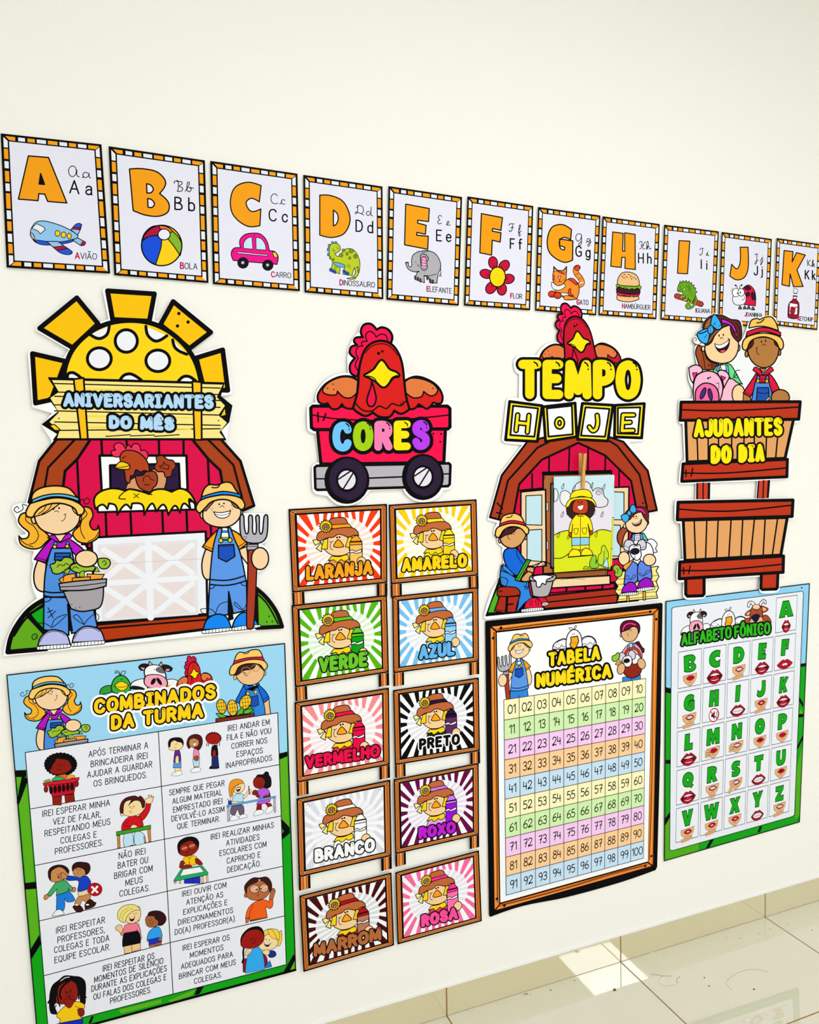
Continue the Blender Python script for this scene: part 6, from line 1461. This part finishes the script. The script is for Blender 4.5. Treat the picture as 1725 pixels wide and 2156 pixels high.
k.part('hair', g); k.f('4a1a1a', '1290,770 1280,720 1300,650 1350,605 1440,585 1480,600 1500,585 1540,630 1545,700 1520,715* 1500,650 1470,635 1430,640 1370,690* 1400,630 1340,650 1320,700 1315,770', 5)
t = k.part('desk', g); k.f('3e9e1f', '!1243,970 1610,898 1610,938 1245,1010', 6); k.f('c98a4c', '!1252,1012 1280,1008 1285,1140 1258,1145', 5); k.f('c98a4c', '!1575,945 1608,938 1612,1072 1590,1078', 5); k.f('c98a4c', '!1535,1020 1550,1018 1560,1082 1545,1085', 4)
g = k.part('printed_child', label='boy in a green shirt being pushed')
k.f('1f7be0', '605,1640* 670,1630 735,1595* 800,1700 720,1720 690,1680* 680,1810 600,1800*', 5)
k.f('f0f0f5', '555,1870* 600,1810 640,1800 685,1835 680,1850 560,1872*', 5)
k.f(TN, '470,1690 475,1650 510,1635 535,1650 515,1675 490,1695', 5); k.f(TN, '760,1590 790,1560 812,1575 800,1610 770,1610', 5)
k.part('shirt', g); k.f('45a86a', '505,1640* 560,1560 620,1490 700,1490 740,1530 780,1570* 760,1605 725,1570* 735,1600 600,1648* 610,1580* 540,1660*', 6)
k.use(g)
k.f(TN, '520,1420 540,1490 590,1505 660,1490 720,1450 735,1400 700,1350 600,1345 540,1370', 6); k.l('610,1425 635,1440', 5); k.l('650,1405 640,1435', 5); k.e('4a1010', 625, 1455, 10, 10)
k.part('hair', g); k.f('2a1414', '515,1430 520,1380 560,1340 640,1322 710,1345 740,1395 720,1410* 690,1370 640,1345 580,1365 545,1400 540,1490 520,1460', 5)
g = k.part('printed_child', label='boy in a blue jumper hitting the other boy')
k.f('e8d2a4', '830,1600* 925,1575* 950,1640* 900,1650 840,1660*', 5); k.f(TN, '840,1660* 900,1650 920,1640 965,1645 960,1690 920,1720 880,1700 850,1760 800,1750 810,1700*', 5)
k.part('shoes', g); k.f('3a1616', '775,1770* 800,1755 850,1755 890,1800 870,1825 820,1825', 5); k.f('3a1616', '905,1750* 960,1690 1010,1720 1028,1730 1000,1770 910,1800*', 5); k.e('f4f4fa', 820, 1750, 20, 10, 3); k.e('f4f4fa', 935, 1748, 20, 10, 3)
k.part('shirt', g); k.f('1440c8', '700,1450* 760,1440 850,1460 920,1440 970,1500* 965,1540 955,1570 835,1605 840,1495 740,1490 705,1480*', 6)
k.use(g); k.f(TN, '705,1430 670,1405 650,1420 660,1450 640,1460 655,1475 690,1470 720,1460', 5)
k.f(TN, '780,1400 790,1430 830,1450 890,1440 920,1410 920,1370 880,1340 800,1350', 5); k.l('!815,1365 835,1380', 5); k.l('!865,1368 848,1378', 5); k.f('f4f4fa', '!830,1410 855,1395 860,1412', 4)
k.part('hair', g); k.f('321416', '775,1390 775,1330 820,1295 900,1295 950,1310 965,1360 945,1410 915,1430* 905,1380 880,1360 830,1350 790,1370', 5)
k.part('cross_badge', None, 'red round badge with a white X'); k.e('b81020', 1015, 1585, 76, 70, 5, 0, '5a0810'); k.l('!985,1560 1040,1615', 22, 'f6f6fb'); k.l('!1040,1555 985,1618', 22, 'f6f6fb')
k = a.at(K4)
g = k.part('printed_teacher', label='blond teacher in a pink top and black skirt')
k.f('eec48c', '!1322,670 1405,655 1412,735 1330,752', 5); k.f('eec48c', '!1405,655 1500,635 1503,705 1412,730', 5); k.f('eec48c', '1235,490 1240,460 1275,440 1300,450 1310,480 1330,530 1300,550 1270,510', 5); k.f('eec48c', '1480,540 1505,540 1515,585 1495,600', 4)
k.part('blouse', g); k.f('ee7d96', '1330,450* 1370,430 1440,420 1480,430* 1505,530 1480,540 1465,490* 1460,510 1340,530* 1325,560 1290,545 1320,490', 5)
k.part('skirt', g); k.f('0c0a10', '1325,530* 1470,505* 1500,560 1500,635* 1310,675* 1310,600', 5)
k.use(g); k.f('f5d29a', '1340,390 1380,425 1440,420 1490,380 1505,310 1480,245 1400,270', 5); k.d('1428,320,5 1455,318,5'); k.l('1435,332 1450,328', 3); k.f('3a1010', '1382,360* 1415,365 1442,350* 1425,395 1395,400', 4); k.f('white', '!1386,362 1415,367 1438,355 1430,372 1395,378')
k.part('hair', g); k.f('efdd7e', '1300,410 1258,370 1262,300 1310,245 1380,225 1440,228 1490,260 1500,280* 1420,295 1360,350 1335,420*', 5); k.l('1280,380 1300,310 1380,255', 3); k.l('1305,400 1330,320 1420,265', 3); k.f('efdd7e', '!1480,400 1495,385 1480,410 1450,412', 3)
g = k.part('printed_child', label='boy in a light blue shirt looking at the teacher')
k.f('a4603a', '!1590,655 1655,640 1655,665 1595,680', 4); k.f('a4603a', '!1655,640 1725,620 1725,655 1655,665', 4)
k.part('shorts', g); k.f('1a34c8', '!1590,595 1700,570 1730,620 1590,655', 5)
k.part('shirt', g); k.f('2f9ef0', '1570,600* 1590,520 1640,475 1700,465 1735,560* 1720,600* 1695,575* 1590,600', 5)
k.use(g); k.e('a4603a', 1580, 605, 10, 14, 4); k.e('a4603a', 1712, 595, 18, 22, 4)
k.f('a4603a', '1555,400 1560,360 1600,330 1670,340 1700,400 1680,450 1630,468 1575,455', 5); k.d('1600,392,4 1618,386,4'); k.l('1600,405 1612,398', 3); k.l('1605,425 1625,425 1635,408', 4)
k.part('hair', g); k.f('321418', '1580,345 1590,310 1640,292 1710,295 1760,330 1775,390 1740,440 1690,450* 1690,400 1660,375 1650,350 1610,345', 5)
g = k.part('printed_child', label='child with black braids and a yellow top, finger on the lips')
hr = k.part('hair', g); k.f('0c0a0c', '540,1380 530,1200 560,1090 630,1030 690,985 790,990 860,1000 910,1050 915,1200 905,1290 860,1270 840,1150 640,1100 620,1250 580,1300 610,1390', 5)
k.use(g); k.f(BR, '610,1280 600,1200 630,1100 700,1050 770,1040 830,1100 830,1200 800,1260 700,1285', 5)
k.part('shirt', g); k.f('f7c817', '635,1485* 640,1450 605,1420 630,1370 720,1290 800,1262 870,1270 905,1300 890,1345 830,1345 860,1425 880,1445* 640,1490*', 6); k.l('800,1310 850,1330 820,1345', 5)
k.part('shorts', g); k.f('1a2cb8', '!635,1490 880,1445 890,1475 880,1502 635,1502', 4)
k.use(g); k.f(BR, '690,1290 685,1240 720,1230 725,1195 745,1200 745,1235 790,1245 780,1290 740,1330', 5); k.e(BR, 868, 1375, 35, 45, 5)
k.d('708,1158,8 755,1145,8'); k.l('700,1178 730,1165 765,1168', 4); k.l('745,1215 775,1205 785,1190', 4)
k.use(hr); k.l('740,1040 660,1110 640,1180 655,1230', 20, '0c0a0c'); k.l('590,1100 555,1200 515,1275', 18, '0c0a0c'); k.l('820,1060 840,1150 840,1230', 18, '0c0a0c'); k.l('640,1060 610,1160 640,1310', 14, '0c0a0c'); k.l('890,1100 905,1200 922,1215', 14, '0c0a0c'); k.l('600,1300 580,1350 595,1390', 10, '0c0a0c'); k.l('650,1040 700,1005 740,1000', 8, 'e8e8f0')
k = a.at(K3)
g = k.part('printed_child', label='boy in a purple shirt first in the line')
k.f(PL, '!258,735 328,735 325,780 262,785', 4); k.f('f4f4fa', '222,820* 250,785 330,770 342,810* 280,828', 4); k.l('250,800 280,790', 3)
k.part('shorts', g); k.f('5a9ae8', '!248,675 330,660 332,738 240,735', 5)
k.part('shirt', g); k.f('5a2a90', '245,670* 255,580 265,540 310,535 330,650* 300,665', 5)
k.use(g); k.f(PL, '275,605 298,600 305,670 285,690 265,675', 4)
k.f(PL, '190,500 200,530 260,538 320,525 355,480 350,430 290,420 220,440', 5); k.d('262,465,4 280,460,4'); k.l('268,475 285,472', 3); k.l('255,495 265,515 278,512', 3)
k.part('hair', g); k.f('160e14', '190,500 185,450 205,410 260,392 330,398 358,440 350,480* 335,450 290,440 250,420 215,450 205,500', 4)
g = k.part('printed_child', label='girl in a pink shirt second in the line')
k.f('c98a5a', '!475,720 530,715 525,745 480,745', 4); k.f('f4f4fa', '432,780* 470,740 545,735 552,770* 490,790', 4)
k.part('jeans', g); k.f('b5dcf4', '!465,640 540,620 538,720 475,725', 5)
k.part('shirt', g); k.f('f28aae', '468,640* 475,540 495,505 520,510 540,610*', 5)
k.use(g); k.f('9a5030', '480,610 520,600 528,645 500,658 480,640', 4)
hr = k.part('hair', g); k.f('4e1a18', '420,520 395,470 410,400 450,365 510,355 560,380 575,440 560,500 530,535 500,520 440,500', 5)
k.use(g); k.f('c98a5a', '425,470 430,420 480,400 530,430 525,480 490,500 445,500', 4); k.d('470,435,4 495,430,4'); k.l('475,450 490,442', 3); k.f('white', '465,462 505,455 490,485 475,480', 3)
g = k.part('printed_child', label='child in black and navy third in the line')
k.f('1a1420', '648,745* 670,715 715,720 760,715* 760,740 690,748', 4)
k.part('jeans', g); k.f('1d2a62', '!680,600 748,590 762,730 678,735', 5)
k.part('shirt', g); k.f('120c12', '672,600* 680,500 700,480 735,480 752,590*', 4)
k.use(g); k.f('a41c14', '695,540 718,535 725,590 710,612 690,600', 3)
k.part('hair', g)
q = [(698 + (86 + (10 if i % 2 else 0)) * math.cos(i * math.pi / 20), 400 + (66 + (10 if i % 2 else 0)) * math.sin(i * math.pi / 20)) for i in range(40)]; k.f('120a0c', q)
for x in (625, 645, 745, 770): k.l('!%d,455 %d,488' % (x, x - 6), 8, '120a0c')
k.use(g); k.f('a41c14', '620,430 630,370 690,345 750,355 775,400 760,445 700,465 640,455'); k.d('690,400,4 710,398,4'); k.l('700,430 712,436 720,420', 4)
g = k.part('printed_child', label='red haired child in a light blue shirt handing over a pencil')
hr = k.part('hair', g); k.f('f0961f', '885,1060 875,950 900,885 970,862 1030,885 1045,930 930,1000 910,1060', 5)
k.part('trousers', g); k.f('6a5a72', '900,1180 950,1165 1030,1160 1045,1250 1000,1270 970,1210 940,1270 895,1260', 5)
k.use(g); k.f('f4f4fa', '885,1330 920,1275 975,1290 985,1320', 4); k.f('f4f4fa', '985,1310 1020,1265 1075,1270 1082,1295', 4)
k.part('shirt', g); k.f('b8e2f6', '910,1120* 930,1050 980,1030 1030,1035 1060,1060* 1040,1075 1035,1120*', 5)
k.use(g); k.f(PL, '1035,1060 1085,1005 1100,975 1125,985 1125,1015 1100,1025 1050,1085', 4); k.f(PL, '905,1125 960,1115 985,1135 910,1140', 3)
k.f(PL, '930,1000 950,1020 1000,1020 1045,980 1048,920 1000,915 950,950', 5); k.f('5a1a1a', '955,970 1005,950 995,995 970,1005', 4); k.f('white', '!957,971 1003,955 1000,970 965,982'); k.d('975,935,4 1010,925,4')
k.use(hr); k.l('900,1050 895,960 960,910 1040,905', 14, 'f0961f'); k.l('905,1040 915,970 990,925', 3)
t = k.part('pencil', g); k.l('!1098,945 1108,1035', 12, '8a2a14')
g = k.part('printed_child', label='child with black curls in a purple dress at the table')
k.f(BR, '!1195,1150 1245,1145 1245,1225 1180,1235', 4); k.f(BR, '!1280,1130 1350,1140 1375,1190 1330,1200', 4); k.f('f4f4fa', '1155,1280 1185,1220 1260,1215 1268,1245 1200,1275', 4); k.f('f4f4fa', '1292,1255 1310,1190 1370,1170 1380,1200 1340,1245', 4)
hr = k.part('hair', g); k.f('120c12', '1270,960 1240,880 1180,850 1200,815 1260,810 1290,780 1320,785 1330,820 1350,850 1352,940 1310,970', 4)
k.part('dress', g); k.f('b55ae0', '1185,1150* 1215,1080 1200,1000 1250,965 1320,980 1345,1060 1340,1120* 1280,1140', 5)
k.use(g); k.f(BR, '1140,1040 1150,995 1190,990 1200,1030 1225,1060 1200,1075 1170,1045', 4); k.f(BR, '1330,1020 1345,1060 1260,1075 1280,1050 1320,1045', 3)
k.f(BR, '1150,900 1165,950 1210,970 1260,960 1285,910 1270,860 1210,835 1165,855', 5); k.d('1190,905,4 1210,900,4'); k.l('1205,940 1225,938 1232,920', 4)
t = k.part('table', g); k.f('62aef0', '!848,1160 1403,1055 1405,1075 850,1180', 4); k.f('b8bcd0', '!855,1182 878,1178 882,1340 858,1345', 4); k.f('b8bcd0', '!1380,1080 1400,1076 1406,1240 1388,1243', 4); k.f('24409a', '!865,1112 900,1105 905,1148 868,1155', 4); k.l('!875,1110 855,1085', 5); k.l('!890,1105 890,1065', 7, 'a07a3a')
g = k.part('printed_child', label='child with round glasses writing at a green desk')
k.f('1c2cc0', '!365,2000 460,1985 465,2048 365,2048', 4); k.f('1c2cc0', '!460,1985 545,1970 548,2048 465,2048', 4)
s = k.part('shirt', g); k.f('f4c418', '345,1810* 370,1750 440,1730 500,1740 520,1770* 495,1800 500,1835 400,1840*', 5); k.l('430,1745 425,1790', 4); k.l('!400,1740 420,1765', 4); k.l('!460,1735 435,1760', 4)
k.use(g); k.f('8f1f14', '310,1870* 325,1800 350,1790 375,1815* 360,1840 430,1835 455,1860 400,1880', 5); k.f('8f1f14', '490,1770 520,1765 560,1800 575,1830 545,1840 510,1825', 5)
k.f('8f1f14', '300,1690 320,1720 380,1740 450,1725 500,1690 530,1640 520,1590 440,1555 350,1570 310,1620', 5)
k.part('hair', g); k.f('0e0a0c', '300,1700* 290,1620 310,1570 350,1540 400,1520 460,1518 510,1540 535,1590 520,1640* 500,1600 440,1560 370,1585 320,1620 320,1690*', 4)
k.part('glasses', g)
for x, y in ((370, 1648), (453, 1622)):
    k.e('b8402a', x, y, 42, 36, 5, -12); k.l('!%d,%d %d,%d' % (x - 28, y + 8, x + 28, y - 12), 8, 'f0b49a')
k.use(g); k.l('400,1680 398,1698 415,1702', 4)
t = k.part('desk', g); k.f('25a862', '!248,2010 335,1880 570,1845 638,1925 632,1950 250,2025', 5); k.f('f4f4fa', '!318,1965 355,1890 545,1860 590,1915', 4); k.f('e8c48e', '!252,2030 275,2024 275,2048 252,2048', 4); k.f('e8c48e', '!310,2015 328,2010 328,2048 310,2048', 4); k.f('e8c48e', '!555,1970 585,1962 588,2040 560,2046', 4); k.f('e8c48e', '!612,1955 634,1950 640,2025 618,2030', 4)
k.l('!420,1800 445,1875', 9, 'd02020')
k = a.at(K5)
g = k.part('printed_child', label='boy with round glasses and an orange jumper cupping his ear')
k.f('2f5a3a', '!1110,630 1305,600 1310,608 1110,652'); k.f('b9683a', '!1062,612 1100,605 1098,655 1065,670', 4)
k.part('shirt', g); k.f('f2601c', '1062,612* 1090,500 1160,430 1250,400 1300,405 1325,430* 1330,395* 1372,392* 1370,470 1340,500 1290,475* 1310,600* 1110,635* 1100,605*', 6); k.l('1150,450 1115,540 1105,620', 5)
k.use(g); k.f('b9683a', '1335,390 1340,330 1360,280 1385,270 1400,300 1390,340 1372,390', 5); k.l('1365,300 1375,275', 4); k.l('1385,310 1395,290', 4)
k.e('b9683a', 1065, 350, 18, 26, 5); k.f('b9683a', '1070,300 1085,370 1130,400 1200,405 1280,380 1330,320 1330,240 1260,190 1150,190 1090,240', 6)
k.part('hair', g); k.f('3a1a18', '1060,320 1050,250 1090,190 1150,150 1220,150 1300,140 1350,190 1362,260 1340,320* 1320,260 1300,220 1240,180 1215,165 1190,200 1120,230 1080,270 1075,320', 5)
k.part('glasses', g); k.e('dba98a', 1163, 277, 52, 48, 6); k.e('dba98a', 1272, 268, 50, 48, 6)
k.l('!1130,290 1195,255', 9, 'f0cdb6'); k.l('!1240,285 1305,245', 9, 'f0cdb6'); k.l('!1212,275 1224,270', 6)
k.use(g); k.d('1190,285,9 1240,275,9'); k.l('1190,350 1205,358 1205,320', 5)
g = k.part('printed_child', label='blond child hugging from behind')
k.f('1f78dc', '!1280,1150 1340,1090 1362,1160 1290,1180', 4); k.part('shirt', g); k.f('17318f', '1320,1010 1350,975 1400,990 1408,1030 1370,1055 1330,1050', 5)
hr = k.part('hair', g); k.f('f5cf4c', '1420,920 1440,780 1470,750 1475,850 1450,920', 5); k.f('f5cf4c', '1265,810 1280,750 1340,730 1420,740 1450,790 1440,860 1400,850', 5)
k.use(g); k.f('f7d9a4', '1215,930 1260,830 1330,790 1410,830 1430,890 1390,950 1310,970 1240,965', 5); k.f('3a1020', '1268,885* 1310,895 1350,890* 1320,930 1290,925', 4); k.f('white', '!1270,886 1310,897 1346,893 1330,908 1290,908'); k.d('1298,850,6 1333,856,6')
k.use(hr); k.f('f5cf4c', '1315,740 1360,740 1400,800 1420,850* 1360,830 1330,790', 4)
g = k.part('printed_child', label='child in a light blue top and red backpack being hugged')
k.f('8a1428', '!1030,1090 1070,1060 1070,1225 1035,1220', 5); k.f('8a1428', '1250,1010 1300,1050 1310,1120 1270,1160', 5)
k.part('shirt', g); k.f('35a8f4', '1060,1235* 1075,1080 1120,980 1190,935 1240,970 1270,1060 1280,1190* 1160,1215', 5)
k.part('hair', g); k.f('0c080a', '1020,930 1005,860 1030,790 1100,725 1200,702 1250,730 1275,800 1260,850 1100,800', 4); k.l('1045,940 1035,1000 1040,1060 1025,1110', 20, '0c080a')
k.use(g); k.f('9c1a14', '1012,910 1025,830 1080,760 1180,735 1245,760 1275,830 1250,890 1180,940 1100,950 1040,945', 5); k.d('1120,838,6 1160,828,6'); k.l('1115,860 1140,848 1175,855', 4); k.l('1120,870 1140,895 1165,890 1175,862', 5)
k.f('f7d9a4', '1055,1030 1065,980 1110,955 1135,965 1120,1000 1085,1030', 5); k.f('f7d9a4', '1255,1000 1280,970 1330,975 1335,1010 1300,1030', 5); k.l('!1085,985 1078,1020', 3); k.l('!1105,980 1098,1015', 3)
a.done()
# ------------------------------------------------------------------ crumbs and hairs on the floor
def on_floor(px, py):
    a, b = (px - PW / 2) / FPX, -(py - PH / 2) / FPX
    v = RIGHT * a + UP * b + FWD
    t = -CAM[2] / v.z
    return CAM[0] + v.x * t, CAM[1] + v.y * t
def crumb(name, lab, px, py, rx, ry, h, rot, col, group=None, cat='crumb'):
    x, y = on_floor(px, py); v, f = [], []; n = 12; c, s = math.cos(rot), math.sin(rot)
    prof = [(.75, 0), (1, .3), (.9, .65), (.5, .93)]
    for r, z in prof:
        for i in range(n):
            t = 2 * math.pi * i / n; k = r * (1 + .12 * math.sin(3 * t + px)); a, b = rx * k * math.cos(t), ry * k * math.sin(t)
            v.append((a * c - b * s, a * s + b * c, z * h))
    v.append((0, 0, h)); m = len(v) - 1
    for j in range(len(prof) - 1):
        for i in range(n): f.append((j * n + i, j * n + (i + 1) % n, (j + 1) * n + (i + 1) % n, (j + 1) * n + i))
    f += [((len(prof) - 1) * n + i, (len(prof) - 1) * n + (i + 1) % n, m) for i in range(n)] + [tuple(range(n - 1, -1, -1))]
    o = mesh_obj(name, v, f, [mat(col, rough=.6, spec=.2)], None, None, True); o.location = (x, y, 0)
    return tag(o, lab, cat, group)
crumb('seed', 'brown oval seed on the floor tile by the lamp reflection', 1294.5, 2084.5, .0062, .0042, .003, .5, '6b5a22', cat='seed')
for px, py, r in ((1109, 2093, .0028), (1160, 2085, .0024), (1104, 2093.5, .002), (1117, 2094, .0015), (1210, 2064.5, .0018), (1159, 2085.5, .0012), (1187, 2069, .001), (1396.5, 2010, .0014), (1381.5, 2032.5, .0014), (1353, 2010, .001), (1484, 2058, .0018), (1483.5, 2058.5, .0022), (1493.5, 2076.3, .0026), (1529.6, 1974, .0015), (1558, 1975.6, .0018), (1600, 1965.8, .0016), (1622, 1956, .0016), (1658, 1945, .0016), (1710, 1958, .002), (1588, 2083, .003)):
    crumb('dirt_speck', 'tiny dark dirt speck lying on the floor tiles', px, py, r, r * .75, r * .6, px, '3a3420', 'dirt specks on the floor', 'speck')
for px, py, rx, ry, q in ((1372, 2005.5, .0055, .0025, .4), (1631, 2137, .0055, .002, 1.1), (1573, 2149, .005, .0028, .2)):
    crumb('paint_chip', 'small white paint chip lying on the floor tiles', px, py, rx, ry, .0012, q, 'f4f4f2', 'paint chips on the floor', 'paint chip')
x, y = on_floor(1650, 1909)
def strand(lab, pts, col, r=.00035, name='hair_strand', cat='hair'):
    w = [on_floor(*p) for p in spline([(a, b, False) for a, b in pts], False, 6)]
    cx, cy = w[0]
    o = tube([(a - cx, b - cy, r) for a, b in w], r, name, mat(col, rough=.5, spec=.2), None, 5)
    o.location = (cx, cy, 0); return tag(o, lab, cat)
strand('longest curved hair, lying alone on the floor tile', [(1618, 2047), (1590, 2041), (1560, 2046), (1536, 2060), (1530, 2072), (1541, 2084)], 'a3987a', .0003)
strand('curled hair beside a straw-like fibre on the floor tile', [(1408, 2056), (1395, 2056), (1387, 2064), (1390, 2072), (1402, 2076), (1420, 2073)], 'b0a78c', .00028)
strand('pale straight fibre with a dark tip on the floor tile', [(1370, 2051), (1385, 2053), (1398, 2055), (1415, 2055)], 'b9b596', .0006, 'fibre', 'fibre')
strand('short bent dark hair on the tile beside the curled hair', [(1432, 2056), (1427, 2060), (1425, 2063), (1427, 2071)], '6a644c', .0004)
